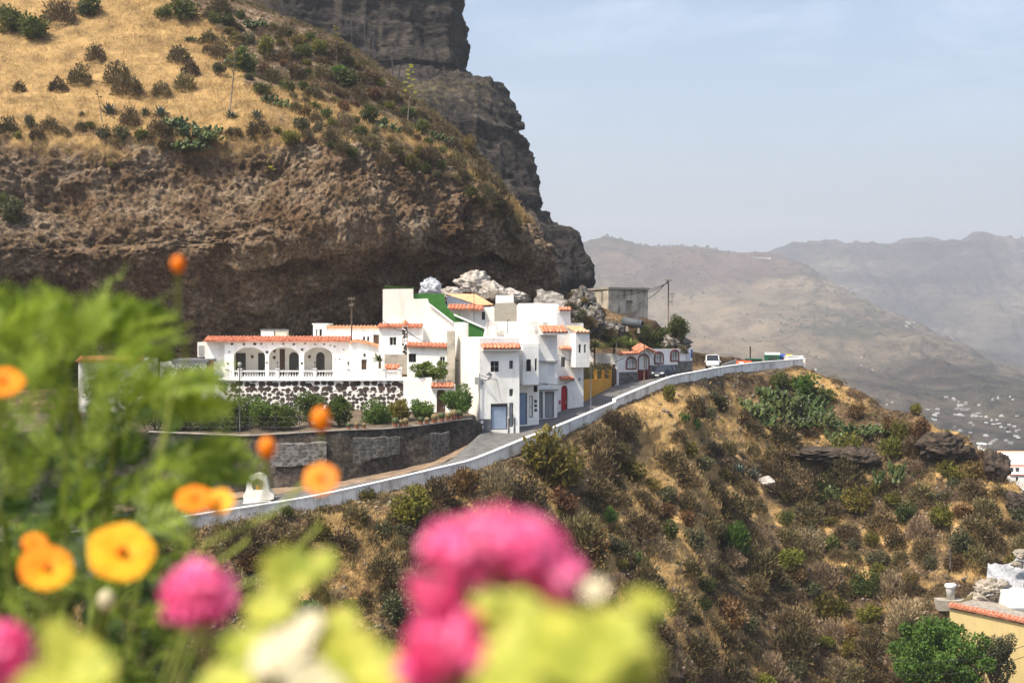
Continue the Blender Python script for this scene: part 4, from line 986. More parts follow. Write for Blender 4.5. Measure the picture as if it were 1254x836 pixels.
# ============ town house 1: blue garage, angled cream side
pl = Plane(587, 136.0, 636, 137.0); Wt = 'tall white town house'
o = dict(win=op(pl,600.8,611.3,442,455.3), w2=op(pl,623.7,628.6,441.3,451.6), w3=op(pl,623.7,628.6,476,485.2), gar=op(pl,601,621.8,494,526), nd=op(pl,623.8,628.8,493,522.5))
t = mkhouse(pl, 587.3, 636, 413.5, 536, 9, 'white town house with pale blue garage door and cream side wall on the left', ops=list(o.values()), name='town_house', cat='town house')
window(pl, o['win'], t, fr=M_greyf, nh=1); window(pl, o['w2'], t, fr=M_greyf); window(pl, o['w3'], t, fr=M_greyf)
x = door(pl, o['gar'], t, M_blued, planks=1, handle=False, name='garage_door'); door(pl, o['nd'], t, M_greyd, planks=2)
g = MB(); a = o['gar']; pl.box(g, a[0]+.05, a[1]-.05, .12, .19, a[3]-.3, a[3]-.04); g.build('vent_strip', M_dark, x)
canopy(pl, 589.5, 636, 421, 426.8, t, .7)
for a_, b_, y_ in ((587.2,600.9,513),(621.9,623.7,512),(628.9,631,511.5)):
    mb = MB(); pl.box(mb, pl.u(a_), pl.u(b_), -.03, .1, pl.z(a_,540), pl.z(a_,y_)); mb.build('plinth', M_plinth, t)
mb = MB()
for y in (516.5, 523):
    mb = MB(); pl.box(mb, pl.u(588.6), pl.u(591.6), -.06, -.03, pl.z(590,y+1.8), pl.z(590,y-1.8)); mb.build('meter_box', M_white, t)
side = Plane(556, 143.5, 587.3, 136.0); mb = MB(); poly = [(556,520),(556,396),(570,395),(570,413),(587.3,413.5),(587.3,540),(556,525)]
x = poly_wall(side, poly, .3, Wc, t, 'side_wall')
ds = MB(); ds.tube([P(587,457,135.8), P(587,463,135.8), P(586.2,520,135.8)], .05, 6); ds.build('drainpipe', M_greyf, t)
mb = MB(); mb.box(*(lambda c: (c[0]-.25,c[0]+.25,c[1]-.35,c[1],c[2]-.35,c[2]+.35))(P(584.5,466,136.2))); mb.build('fuse_box', M_galv, t)
# street lantern on a bracket
c = np.array(pl.pt(pl.u(596), -1.0, pl.z(596, 464)))
t = thing('bracket_lamp', pl.pt(pl.u(590.2), 0, pl.z(590,466)), 'round glass street lantern on a scrolled bracket above the blue garage', 'street lamp')
mb = MB(); w_ = np.array(pl.pt(pl.u(590.2), -.02, pl.z(590,471))); w2 = np.array(pl.pt(pl.u(590.2), -.05, pl.z(590,464))); mb.tube([w_, w2, w2+(c-w2)*.5+np.array([0,0,-.12]), c], .04, 6); mb.tube([w_, w2+(c-w2)*.5+np.array([0,0,-.12])], .03, 5); mb.build('bracket', M_metal, t, True)
mb = MB(); mb.lathe(c+np.array([0,0,.02]), [(.08,0),(.2,.12),(.27,.35),(.24,.42)], 12); mb.build('globe', mat('opal_glass', (.6,.6,.58), rough=.2), t, True)
mb = MB(); mb.lathe(c+np.array([0,0,.44]), [(.3,0),(.3,.03),(.1,.18),(.04,.28)], 12); mb.build('cap', M_metal, t, True)

# ============ town house 2: jutting bay, tall blue door
pl = Plane(631, 140.2, 660, 140.8)
o = dict(d1=op(pl,632.2,645.5,481,519.5), d2=op(pl,647.8,652.6,484.5,511), w=op(pl,653.5,658.3,472,480))
t = mkhouse(pl, 631.3, 660, 409, 531, 8, 'white town house with jutting upper bay and tall blue double door', ops=list(o.values()), name='town_house', cat='town house')
door(pl, o['d1'], t, M_blued2, planks=2); door(pl, o['d2'], t, M_white, planks=2, label='narrow white door'); window(pl, o['w'], t, fr=M_dark, nv=0)
bp_ = Plane(641, 138.8, 660, 139.3); ob = op(bp_, 644.5, 650.6, 439.5, 454.5, .2); ob2 = op(bp_, 655, 657.6, 439, 454)
mb = MB(); facade(mb, bp_, bp_.u(640.6), bp_.u(659.6), bp_.z(650,471), bp_.z(650,423), [ob, ob2], .3)
z0_, z1_ = bp_.z(650,471), bp_.z(650,423); A_ = lambda P_, z: (P_[0], P_[1], z)
lf = bp_.pt(bp_.u(640.6),0,0); lb_ = pl.pt(pl.u(632),-.02,0); rf = bp_.pt(bp_.u(659.6),0,0); rb = pl.pt(pl.u(660),-.02,0)
for a, b in ((lf, lb_), (rf, rb)): mb.quad(A_(a,z0_), A_(b,z0_), A_(b,z1_), A_(a,z1_))
mb.quad(A_(lf,z0_), A_(rf,z0_), A_(rb,z0_), A_(lb_,z0_)); mb.quad(A_(lf,z1_), A_(rf,z1_), A_(rb,z1_), A_(lb_,z1_))
x = mb.build('bay', Wp, t); window(bp_, ob, x, fr=M_dark, nv=0); window(bp_, ob2, x, fr=M_dark, nv=0)
mb = MB()
for y in (491,496.5,502):
    mb = MB(); pl.box(mb, pl.u(654.3), pl.u(657.5), -.06, -.003, pl.z(655,y+1.6), pl.z(655,y-1.6)); mb.build('mailbox', M_metal, t)
mb = MB(); pl.box(mb, pl.u(631.5), pl.u(660.5), -.12, .1, pl.z(650,423), pl.z(650,421.6)); mb.build('cornice', M_greyf, t)

# ============ town house 3: grey shutters
pl = Plane(660, 144.0, 682, 144.6)
o = dict(a=op(pl,660.3,664.8,479.5,512), b=op(pl,667.3,678.6,479.5,511), s1=op(pl,671.3,678,411.5,425), s2=op(pl,671.3,679,444.5,460.5))
t = mkhouse(pl, 659.8, 682.4, 409.6, 524, 8, 'white town house with tiled canopy on top and grey shuttered garage doors', ops=list(o.values()), name='town_house', cat='town house')
door(pl, o['a'], t, M_greyd, planks=2, handle=False, name='garage_door'); door(pl, o['b'], t, M_greyd, planks=4, handle=False, name='garage_door')
for k in ('s1','s2'): door(pl, o[k], t, M_white, planks=2, handle=False, frame=M_whitef, d=.1, name='shutter')
mb = MB(); pl.box(mb, pl.u(659.6), pl.u(682.2), -.3, -.003, pl.z(670,443.3), pl.z(670,441.6)); pl.box(mb, pl.u(659.6), pl.u(682), -.55, -.003, pl.z(670,478), pl.z(670,476.4)); mb.build('ledge', M_greyf, t)
canopy(pl, 660, 691, 399, 407, t, 1.1)
# ============ town house 4: red arched door, jutting box
pl = Plane(681.6, 148.6, 714.5, 149.8)
o = dict(d=op(pl,687.2,695.2,471.5,504.5,.5), w1=op(pl,687.3,692.6,437,449.3), w2=op(pl,687.8,692.3,400,405.5), v1=op(pl,700.3,702.8,462.8,466.4), v2=op(pl,708.3,711,462.3,466))
t = mkhouse(pl, 681.8, 714.5, 377, 516, 7, 'tall white town house with red arched door and jutting corner box', ops=[o['d'],o['w1'],o['w2']], name='town_house', cat='town house',
    slope=[(681.8,377.6),(698.2,377.6),(698.5,395.5),(714.5,395.5)])
door(pl, o['d'], t, M_red, planks=2, label='red arched door'); window(pl, o['w1'], t, fr=M_greyf); window(pl, o['w2'], t, fr=M_greyf, nv=0)
vent(pl, o['v1'], t); vent(pl, o['v2'], t)
canopy(pl, 683, 698.5, 376.3, 380, t, .4, M_tile); canopy(pl, 684.5, 700.5, 424.3, 427.6, t, .6, M_tile, slab=False); canopy(pl, 684.5, 700.8, 461.5, 464.6, t, .6, M_tile, slab=False)
bx = Plane(704.5, 147.8, 722, 148.4); o2 = [op(bx,708.6,711.7,421.5,432), op(bx,715.2,717.8,421.5,432)]
mb = MB(); facade(mb, bx, bx.u(704.8), bx.u(722), bx.z(712,449.6), bx.z(712,404), o2, .25)
z0_, z1_ = bx.z(712,449.6), bx.z(712,404); lf = bx.pt(bx.u(704.8),0,0); lb_ = pl.pt(pl.u(697.5),-.02,0); rf = bx.pt(bx.u(722),0,0); rb = bx.pt(bx.u(722),5,0)
for a, b in ((lf, lb_), (rf, rb)): mb.quad(A_(a,z0_), A_(b,z0_), A_(b,z1_), A_(a,z1_))
mb.quad(A_(lf,z0_), A_(rf,z0_), A_(rb,z0_), A_(lb_,z0_)); mb.quad(A_(lf,z1_), A_(rf,z1_), A_(rb,z1_), A_(lb_,z1_))
x = mb.build('corner_box', Wp, t)
for a in o2: window(bx, a, x, fr=M_greyf, nv=0)
mb = MB(); p0 = np.array(bx.pt(bx.u(699.5), 1.3, bx.z(712,399.4))); p1 = np.array(bx.pt(bx.u(717), 1.3, bx.z(712,400))); tiles(mb, p0, p1, np.array(bx.pt(bx.u(705), -.15, bx.z(712,407)))-p0); mb.build('roof', M_tile2, t)
mb = MB(); pl.box(mb, pl.u(684.6), pl.u(686.2), -.12, -.003, pl.z(685,494.5), pl.z(685,490)); mb.build('mailbox', M_red, t)

# ============ ochre wall with hedge, gate
pl = Plane(714, 153.2, 749, 163.2)
t = thing('ochre_wall', base_pt(pl, 730, 484), 'ochre yellow yard wall with square pillars along the rising road', 'yard wall')
mb = MB(); a = pl.pt; u0, u1 = pl.u(714.2), pl.u(749)
mb.hexa([a(u0,0,pl.z(714,497)), a(u1,0,pl.z(749,478)), a(u1,.3,pl.z(749,478)), a(u0,.3,pl.z(714,497))], [a(u0,0,pl.z(714,464.8)), a(u1,0,pl.z(749,462.8)), a(u1,.3,pl.z(749,462.8)), a(u0,.3,pl.z(714,464.8))]); mb.build('wall', M_yellow, t)
for x, yt in ((731,452.5),(740,452.8),(748.6,452.5)):
    mb = MB(); u = pl.u(x); pl.box(mb, u-.13, u+.13, .0, .3, pl.z(x,464.5), pl.z(x,yt)); mb.build('pillar', M_yellow, t)
pl = Plane(749.5, 163.6, 757.5, 165.4)
t = thing('garden_gate', base_pt(pl, 753, 471), 'dark brown wooden gate between the ochre wall and the arched white wall', 'gate')
mb = MB(); u0, u1 = pl.u(750), pl.u(755)
for k in range(4): pl.box(mb, u0+(u1-u0)*k/4+.02, u0+(u1-u0)*(k+1)/4-.02, 0, .08, pl.z(752,471), pl.z(752,451+(k%2)*.5))
mb.build('panel', M_wood, t); mb = MB(); pl.box(mb, pl.u(755.2), pl.u(757), -.1, .25, pl.z(756,473), pl.z(756,449)); mb.lathe(np.array(pl.pt(pl.u(756.1), .08, pl.z(756,449))), [(.12,0),(.1,.2),(.03,.4),(.01,.7)], 8); mb.build('post', W1, t)

# ============ white wall with four arched openings
pl = Plane(757, 165.6, 847.8, 175.2)
o = [op(pl,766.6,778.8,437,451.6,.58), op(pl,781.3,794.5,433.6,466,.62), op(pl,801.2,812,430.8,445,.55), op(pl,821,831,428.3,442,.5)]
t = thing('arched_wall', base_pt(pl, 800, 465), 'white roadside wall with dark red framed arched windows and gate', 'arched wall')
us = [pl.u(x) for x in (757,781,781.2,788,796,800,847.8)]; zs_ = [pl.z(x,y) for x, y in ((757,434.2),(781,434),(781.2,429.5),(788,424.5),(796,425.5),(800,427.2),(847.8,426.8))]
shell(pl, us[0], us[-1], pl.z(800,480), 0, .45, o, Wp, t, .3, lambda u: float(np.interp(u, us, zs_)))
for k, a in enumerate(o):
    f = MB(); c = (a[0]+a[1])/2; h = (a[1]-a[0])/2
    pts = [pl.pt(a[0], -.03, a[2]), pl.pt(a[0], -.03, a[3]-a[4])]+[pl.pt(c-h*math.cos(math.pi*i/12), -.03, a[3]-a[4]+a[4]*math.sin(math.pi*i/12)) for i in range(13)]+[pl.pt(a[1], -.03, a[3]-a[4]), pl.pt(a[1], -.03, a[2])]
    if k != 1: pts.append(pts[0])
    f.tube(pts, .09, 6)
    if k == 1:
        x = f.build('gate_frame', mat('dark_red_trim', (.16,.02,.02), rough=.6), t); g = MB(); zt = a[2]+1.3
        for i in range(6): pl.box(g, a[0]+(a[1]-a[0])*i/6+.03, a[0]+(a[1]-a[0])*(i+1)/6-.03, .1, .15, a[2], zt)
        pl.box(g, a[0], a[1], .09, .17, zt-.1, zt); g.build('gate', MATS['dark_red_trim'], t)
    else:
        x = f.build('window_frame', MATS['dark_red_trim'] if 'dark_red_trim' in MATS else mat('dark_red_trim', (.16,.02,.02), rough=.6), t)
        g = MB()
        for i in range(1, 4): u = a[0]+(a[1]-a[0])*i/4; g.tube([pl.pt(u,.15,a[2]), pl.pt(u,.15,arch_top(a,u))], .02, 5)
        g.tube([pl.pt(a[0],.15,(a[2]+a[3])/2), pl.pt(a[1],.15,(a[2]+a[3])/2)], .02, 5); g.build('grille', M_metal, x)
mb = MB(); q = pl; u0, u1 = q.u(757.5), q.u(781)
q.box(mb, q.u(758), q.u(781), -.05, -.003, q.z(770,478), q.z(770,455.3)); mb.build('plinth', M_plinths, t); mb = MB(); q.box(mb, q.u(794.8), q.u(847.6), -.05, -.003, q.z(820,475), q.z(820,446.5)); q.box(mb, q.u(830), q.u(847.6), -.055, -.003, q.z(840,446.5), q.z(840,441.8)); mb.build('plinth', M_plinths, t)
mb = MB(); tiles(mb, pl.pt(pl.u(757), .3, pl.z(770,431.6)), pl.pt(pl.u(781.5), .3, pl.z(770,431.2)), np.array(pl.pt(0,-.3,0))-np.array(pl.pt(0,.3,.2)))
tiles(mb, pl.pt(pl.u(779), .8, pl.z(785,427)), pl.pt(pl.u(789), .8, pl.z(789,420.8)), np.array(pl.pt(0,-.5,0))-np.array(pl.pt(0,.8,.5)))
tiles(mb, pl.pt(pl.u(789), .8, pl.z(789,420.8)), pl.pt(pl.u(800.5), .8, pl.z(800,427.5)), np.array(pl.pt(0,-.5,0))-np.array(pl.pt(0,.8,.5))); mb.build('roof', M_tile, t)
t = thing('notice_panel', base_pt(pl, 842, 443), 'pale grey notice panel mounted on the right end of the arched wall', 'notice')
mb = MB(); pl.box(mb, pl.u(840), pl.u(844.6), -.09, -.01, pl.z(842,442), pl.z(842,431.5)); mb.build('panel', mat('notice_grey', (.5,.52,.55), (.6,.62,.65), 4), t)
mb = MB(); pl.box(mb, pl.u(845.8), pl.u(847.3), -.1, -.01, pl.z(846,438), pl.z(846,427.5)); mb.build('blue_strip', mat('blue_strip', (.05,.1,.3)), t)
pl = Plane(720, 171); t = thing('rear_yard_wall', base_pt(pl, 738, 440), 'plain white yard wall behind the hedge, left of the arched wall', 'yard wall')
poly_wall(pl, [(714,446),(714,430),(718,424),(722,427),(724,432.3),(757,433),(757,446)], .3, Wp, t)

# ============ ruin on the rise
q1 = Plane(745, 190, 793.5, 194); q0 = Plane(701, 205, 745, 190)
o = op(q1, 766.3, 775, 368, 387); t = thing('stone_ruin', base_pt(q1, 765, 392), 'grey flat-roofed ruined stone building with an empty window on the rise', 'ruin')
mb = MB(); facade(mb, q1, 0, q1.u(793.5), -3.5, q1.z(770,354.5), [o], .4)
Lr = q0.u(745); facade(mb, q0, 0, Lr, -3.5, q1.z(745,354.5), [], .4)
c1 = q1.pt(q1.u(793.5),0,0); c2 = q1.pt(q1.u(793.5),9,0); zt = q1.z(770,354.5); c0 = q0.pt(0,0,0); mb.quad(A_(c1,-3.5), A_(c2,-3.5), A_(c2,zt), A_(c1,zt)); mb.build('wall', M_ruin, t)
mb = MB(); ccm = q1.pt(0,0,0); ov = .25; cs = [(c0[0]-.2,c0[1]-.3),(ccm[0],ccm[1]-.35),(c1[0]+.25,c1[1]-.2),(c2[0]+.2,c2[1]+.2),(c0[0],c2[1]+2)]
mb.add([(x, y, zt) for x, y in cs]+[(x, y, zt+.28) for x, y in cs], [(0,1,2,3,4),(5,6,7,8,9)]+[(i,(i+1)%5,5+(i+1)%5,5+i) for i in range(5)]); mb.build('roof', M_conc, t)
g = MB(); shape_panel(g, q1, o, .38); g.build('window', mat('boarded_window', (.30,.26,.2), (.4,.36,.28), 3), t)
q = Plane(762, 184); t = thing('water_tank', base_pt(q, 775, 402), 'dark rounded tank lying below the ruined building', 'tank')
mb = MB(); a = P(763,393.5,184); b = P(786.5,397,182.5); mb.tube([a, a+(b-a)*.04, a+(b-a)*.96, b], [.45,.62,.62,.45], 14); mb.build('tank', mat('tank_dark', (.05,.06,.07), (.08,.09,.10), 2, .6), t, True)
mb = MB(); 
for f_ in (.2,.8): c = a+(b-a)*f_; mb.box(c[0]-.15, c[0]+.15, c[1]-.5, c[1]+.5, c[2]-1.2, c[2]-.5)
mb.build('cradle', M_conc, t)
M_rub = mat('rubble', (.16,.14,.11), (.42,.37,.31), 2.2, .95, .15, 4)
# ------------------------------------------------------------------ plants
def leafmat(name, c1, c2, trans=.35, rand=.25, huev=.03, rough=.6, scale=3):
    return mat(name, c1, c2, scale, rough, trans=trans, rand=rand, huev=huev, lo=.3, hi=.7)
L_dry = leafmat('dry_twigs', (.036,.029,.012), (.185,.14,.062), .15, .45, .02)
L_pale = leafmat('pale_dry_twigs', (.18,.135,.08), (.36,.27,.16), .2, .3, .02)
L_rust = leafmat('rusty_leaves', (.09,.055,.02), (.20,.12,.04), .25, .3, .03)
L_green = leafmat('green_leaves', (.028,.042,.008), (.13,.145,.03), .35, .35, .02)
L_yg = leafmat('yellow_green_leaves', (.08,.085,.012), (.22,.19,.03), .35, .3, .03)
L_bright = leafmat('bright_green_leaves', (.04,.10,.01), (.12,.2,.03), .4, .2, .02)
L_citrus = leafmat('citrus_leaves', (.03,.065,.01), (.15,.21,.035), .35, .2, .015)
L_pear = leafmat('cactus_pads', (.022,.04,.008), (.11,.14,.04), .0, .25, .02, .5, 2)
L_agave = leafmat('agave_leaves', (.07,.10,.08), (.16,.20,.17), .05, .2, .01, .5, 2)
L_olive = leafmat('grey_green_leaves', (.05,.052,.022), (.15,.145,.07), .3, .2, .02)
L_pine = leafmat('pine_needles', (.025,.06,.008), (.13,.22,.03), .3, .1, .01, .6, 1.2)
L_grass = leafmat('dry_grass_blades', (.24,.165,.07), (.60,.42,.18), .3, 0, 0, .8, .35)
M_bark = mat('bark', (.07,.05,.035), (.16,.12,.08), 6, .9)
def tri_cloud(c, d, L, wdt, quad=True, r=rng):
    """leaf faces: centre c, direction d, length L, width w"""
    n = len(c); d = d/(np.linalg.norm(d, axis=1, keepdims=True)+1e-9)
    s_ = np.cross(d, r.normal(size=(n, 3))); s_ /= (np.linalg.norm(s_, axis=1, keepdims=True)+1e-9)
    L = np.asarray(L).reshape(-1, 1)*np.ones((n, 1)); wdt = np.asarray(wdt).reshape(-1, 1)*np.ones((n, 1))
    a = c-d*L*.5; b = c+s_*wdt*.5; e = c+d*L*.5; f = c-s_*wdt*.5
    V = np.stack([a, b, e, f], 1).reshape(-1, 3); Fc = np.arange(4*n).reshape(n, 4)
    return V, Fc
def fibo(n, r=rng):
    v = r.normal(size=(n, 3)); return v/np.linalg.norm(v, axis=1, keepdims=True)
def twig_shrub(seed, n=1300, h=.85, spread=1.0, rise=.6):
    r = np.random.default_rng(seed); v = fibo(n, r); v[:, 2] = np.abs(v[:, 2])*.95+.02
    lump = 1+.28*fbm(v*1.7+seed, 2, seed)+.16*fbm(v*4.5+seed, 2, seed+3)
    rad = (.30+.70*r.random(n)**.45)*lump
    c = v*rad[:, None]*np.array([.5*spread, .5*spread, h])*1.0
    d = v*np.array([1, 1, 1.2])+np.array([0, 0, rise])+r.normal(size=(n, 3))*.45
    V, Fc = tri_cloud(c, d, r.uniform(.08, .19, n), r.uniform(.02, .05, n), r=r)
    return np_mesh('shrub', V, Fc)
def leaf_shrub(seed, n=1100, h=.8, lumps=11, leaf=.095, flat=.7):
    r = np.random.default_rng(seed); lc = fibo(lumps, r)*np.array([.27,.27,.22])*h+np.array([0,0,h*.42]); lr = r.uniform(.17, .27, lumps)
    k = r.integers(0, lumps, n); v = fibo(n, r); c = lc[k]+v*(lr[k]*r.uniform(.55, 1.08, n))[:, None]
    c[:, 2] = np.maximum(c[:, 2], .02+.06*r.random(n)); d = v+r.normal(size=(n, 3))*.7+np.array([0,0,.4])
    V, Fc = tri_cloud(c, d, r.uniform(.7, 1.4, n)*leaf, r.uniform(.35, .6, n)*leaf, r=r)
    return np_mesh('shrub', V, Fc)
def disc_into(mb, c, nrm, up, rw, rl, th=.02, n=9):
    nrm = nrm/np.linalg.norm(nrm); up = up-nrm*np.dot(up, nrm); up /= np.linalg.norm(up); s_ = np.cross(nrm, up)
    ring = []
    for k in range(n):
        t = 2*math.pi*k/n; ring.append(c+s_*rw*math.cos(t)+up*rl*math.sin(t))
    f = [p*.93+c*.07+nrm*th for p in ring]; b = [p*.93+c*.07-nrm*th for p in ring]
    i = len(mb.v); mb.add(ring+f+b, [tuple(range(n, 2*n)), tuple(range(2*n, 3*n))[::-1]]+[(k, (k+1) % n, n+(k+1) % n, n+k) for k in range(n)]+[(k, (k+1) % n, 2*n+(k+1) % n, 2*n+k)[::-1] for k in range(n)])
def pear_mesh(seed, stems=40, h=1.0):
    r = random.Random(seed); mb = MB()
    for s_ in range(stems):
        a = r.uniform(0, 6.28); q = r.uniform(.03, .44); p = np.array([math.cos(a)*q, math.sin(a)*q, 0.]); up = np.array([math.cos(a)*.4, math.sin(a)*.4, 1.])
        mb.tube([(0,0,.0), tuple(p+np.array([0,0,.02]))], .015, 5)
        for k in range(max(1, int(r.uniform(2.2, 5.2)*(1-q*1.3)))):
            up = up/np.linalg.norm(up); rl = r.uniform(.045, .085); c = p+up*rl*.9; ang = r.uniform(0, 6.28); nr = np.array([math.cos(ang), math.sin(ang), r.uniform(-.7, .9)])
            disc_into(mb, c, nr, up, rl*.66, rl); 
            if r.random() < .6:
                u2 = up+np.array([r.uniform(-1, 1), r.uniform(-1, 1), .2]); u2 /= np.linalg.norm(u2); disc_into(mb, c+u2*rl*1.2, np.array([math.sin(ang), math.cos(ang), .2]), u2, rl*.55, rl*.8)
            p = c+up*rl*.85; up = up+np.array([r.uniform(-.9, .9), r.uniform(-.9, .9), .1])
    me = bpy.data.meshes.new('prickly_pear'); me.from_pydata([tuple(map(float, v)) for v in mb.v], [], mb.f); me.update(); return me
def agave_mesh(seed, n=26):
    r = random.Random(seed); mb = MB()
    for k in range(n):
        a = k*2.4; el = .25+1.1*k/n; L = r.uniform(.42, .55); d = np.array([math.cos(a)*math.cos(el), math.sin(a)*math.cos(el), math.sin(el)]); s_ = np.array([-math.sin(a), math.cos(a), 0]); p = d*.04
        w_ = .055; m = p+d*L*.5+np.array([0,0,.02]); e = p+d*L+np.array([0,0,-.02]); t = np.array([0,0,.018])
        mb.add([p+s_*w_*.6, p-s_*w_*.6, p-t, m+s_*w_, m-s_*w_, m-t, e], [(0,3,5,2),(2,5,4,1),(3,6,5),(5,6,4),(0,1,4,3),(3,4,6)])
    me = bpy.data.meshes.new('agave'); me.from_pydata([tuple(map(float, v)) for v in mb.v], [], mb.f); me.update(); return me
VAR = {
 'dry': [twig_shrub(s, rise=.5) for s in range(5)], 'pale': [twig_shrub(s+20, 1100, .75, 1.05, .9) for s in range(3)],
 'leafy': [leaf_shrub(s+40) for s in range(5)], 'pear': [pear_mesh(s+60) for s in range(4)], 'agave': [agave_mesh(s+80) for s in range(3)]}
KIND = { # look: (variant, material, name, category, adjective)
 'dry': ('dry', L_dry, 'dry_shrub', 'dry shrub', 'dark brown'), 'pale': ('pale', L_pale, 'dry_shrub', 'dry shrub', 'pale straw-coloured'),
 'rust': ('leafy', L_rust, 'rusty_shrub', 'rusty shrub', 'rust brown'), 'green': ('leafy', L_green, 'green_shrub', 'green shrub', 'dark green'),
 'yg': ('leafy', L_yg, 'green_shrub', 'green shrub', 'yellow-green'), 'bright': ('leafy', L_bright, 'green_shrub', 'green shrub', 'bright green'),
 'olive': ('leafy', L_olive, 'green_shrub', 'green shrub', 'grey-green'), 'pear': ('pear', L_pear, 'prickly_pear', 'prickly pear', 'green padded'), 'agave': ('agave', L_agave, 'agave', 'agave', 'blue-green spiky')}
_vm = {}
PLANTED = []
def plant(kind, surf, px, py, wpx, hpx=None, where=None, pos=None):
    var, m, name, cat, adj = KIND[kind]; i = random.randrange(len(VAR[var]))
    key = (var, i, m.name)
    if key not in _vm:
        me = VAR[var][i].copy(); me.materials.clear(); me.materials.append(m); _vm[key] = me
    b = surf.at(px, py+(hpx or wpx*.8)*.42) if pos is None else np.array(pos); s_ = b[1]/F
    o = bpy.data.objects.new(name, _vm[key]); col.objects.link(o); o['category'] = cat
    o.location = (float(b[0]), float(b[1]), float(b[2])-.06*wpx*s_); w_ = wpx*s_; h_ = (hpx or wpx*.8)*s_
    o.scale = (w_*1.0, w_*1.0, h_/.85*(.9 if var == 'dry' else 1.05)); o.rotation_euler = (0, 0, random.uniform(0, 6.28))
    PLANTED.append((o, adj, cat, px, py, where)); return o
HP = [('yg',677,556,98,88),('yg',505,614,68,56),('rust',572,588,46,50),('dry',540,600,46,44),('yg',819,479,20,30),('bright',838,510,20,16),('bright',852,517,22,20),('olive',870,503,22,26),('green',885,495,26,24),('bright',900,657,38,54),
 ('pear',918,484,60,50),('pear',944,468,56,54),('pear',962,480,60,58),('pear',975,500,60,46),('pear',990,478,54,44),('pear',1008,505,50,34),('pear',935,500,50,40),('pear',1000,492,50,40),('bright',985,468,50,36),('green',1010,482,40,28),('green',955,462,38,30),('pear',1035,517,50,30),('pear',1060,518,46,28),('pear',1085,515,40,28),('pear',1020,525,44,26),
 ('yg',1036,543,52,44),('rust',1090,518,34,34),('yg',1105,522,34,30),('rust',1128,522,36,32),('yg',1092,548,40,40),('pear',1098,566,40,52),('pear',1076,574,30,34),('yg',1165,572,42,34),('yg',1152,628,44,38),('yg',1048,608,48,44),('green',1010,590,30,30),('pear',1022,594,34,34),
 ('rust',1050,500,30,24),('dry',712,648,64,62),('rust',728,668,50,60),('olive',806,713,36,30),('dry',790,700,44,44),('green',785,690,24,30),('yg',970,680,44,36),('yg',1040,790,34,32),('bright',750,630,28,26),('bright',700,700,22,20),('agave',905,568,30,26),('agave',921,574,24,20),('agave',820,505,12,8),
 ('bright',380,745,40,40),('bright',405,770,40,30),('yg',450,590,30,20),('green',345,610,22,18),('dry',645,600,50,46),('olive',745,660,44,22),('olive',760,668,36,30),('bright',787,682,26,20),('dry',772,720,40,40),('yg',800,590,26,20),('dry',735,560,44,46),('dry',760,520,40,34),('dry',750,508,30,26),('dry',774,512,30,24),('rust',690,610,50,44),('green',1005,610,26,24),('yg',1120,495,20,18)]
random.seed(11)
for k, x, y, w_, h_ in HP: plant(k, hillside, x, y, w_, h_, 'hill')
taken = [(x, y, w_) for _, x, y, w_, _ in HP]
crest_y = lambda x: float(np.interp(x, cpx, [c[1] for c in crest]))
gold = [(812,520,52,32),(905,528,90,18),(832,700,30,55),(795,575,16,34),(430,690,36,40),(1000,545,40,14)]
tries = 0; cnt = 0
while cnt < 250 and tries < 40000:
    tries += 1
    x = random.uniform(285, 1262); y = random.uniform(crest_y(x)+14, 845); w_ = random.choice([22,28,34,40,48])*(1+.25*(y-500)/340)
    if x < 760 and y > 740: continue
    if x > 1125 and y > 690: continue
    if any(((x-gx)/rx)**2+((y-gy)/ry)**2 < 1 for gx, gy, rx, ry in gold) and random.random() < .93: continue
    if any(math.hypot((x-a)*.9, (y-b)*1.25) < (w_+c)*.31 for a, b, c in taken): continue
    k = random.choices(['dry','pale','rust','yg','olive','green'], [50,15,7,12,9,7])[0]
    if x < 800 and y > 560: k = random.choices(['dry','pale','rust','yg','olive'], [52,28,5,8,7])[0]
    plant(k, hillside, x, y, w_, w_*random.uniform(.62, .95), 'hill'); taken.append((x, y, w_)); cnt += 1
# plants on the upper cliff
CP = [('pear',232,146,46,40),('pear',254,152,50,40),('pear',240,165,60,36),('pear',215,140,40,30),('agave',135,127,30,28),('agave',178,132,24,18),('agave',197,130,30,24),('agave',283,135,26,16),('agave',313,134,26,22),('agave',100,135,16,12),
 ('green',12,18,50,44),('green',40,30,50,40),('yg',45,32,36,32),('dry',75,12,40,36),('green',107,6,44,30),('green',224,8,46,34),('green',200,12,30,20),('pear',232,42,20,16),('pear',310,24,36,20),('pear',318,22,30,18),('pear',290,62,34,44),('green',300,70,40,40),('dry',270,58,32,32),
 ('yg',323,53,34,30),('rust',365,48,28,22),('yg',391,56,28,28),('green',372,60,30,22),('pear',330,113,40,22),('pear',345,120,34,20),('green',320,106,34,20),('pear',465,143,40,28),('green',452,138,36,30),('pear',480,150,34,22),('pear',535,160,30,22),('pear',545,163,34,24),('green',500,135,30,20),('bright',415,85,30,20),('green',425,92,40,30),
 ('dry',118,64,24,26),('dry',98,90,32,28),('dry',143,88,36,32),('dry',158,103,40,30),('dry',70,102,26,20),('dry',25,105,18,16),('dry',220,64,30,28),('dry',234,80,24,22),('dry',228,98,30,24),('dry',196,108,26,22),('dry',60,150,24,22),('olive',35,148,16,22),('dry',10,152,28,26),('dry',160,140,26,28),('olive',268,82,22,22),('olive',370,150,26,24),('olive',390,153,20,18),
 ('olive',12,252,38,34),('green',2,242,20,24),('yg',18,262,26,20),('dry',405,165,24,24),('dry',455,172,30,24),('rust',588,160,26,24),('rust',200,175,22,18),('rust',228,178,28,20),('dry',560,195,26,28),('yg',135,200,14,12)]
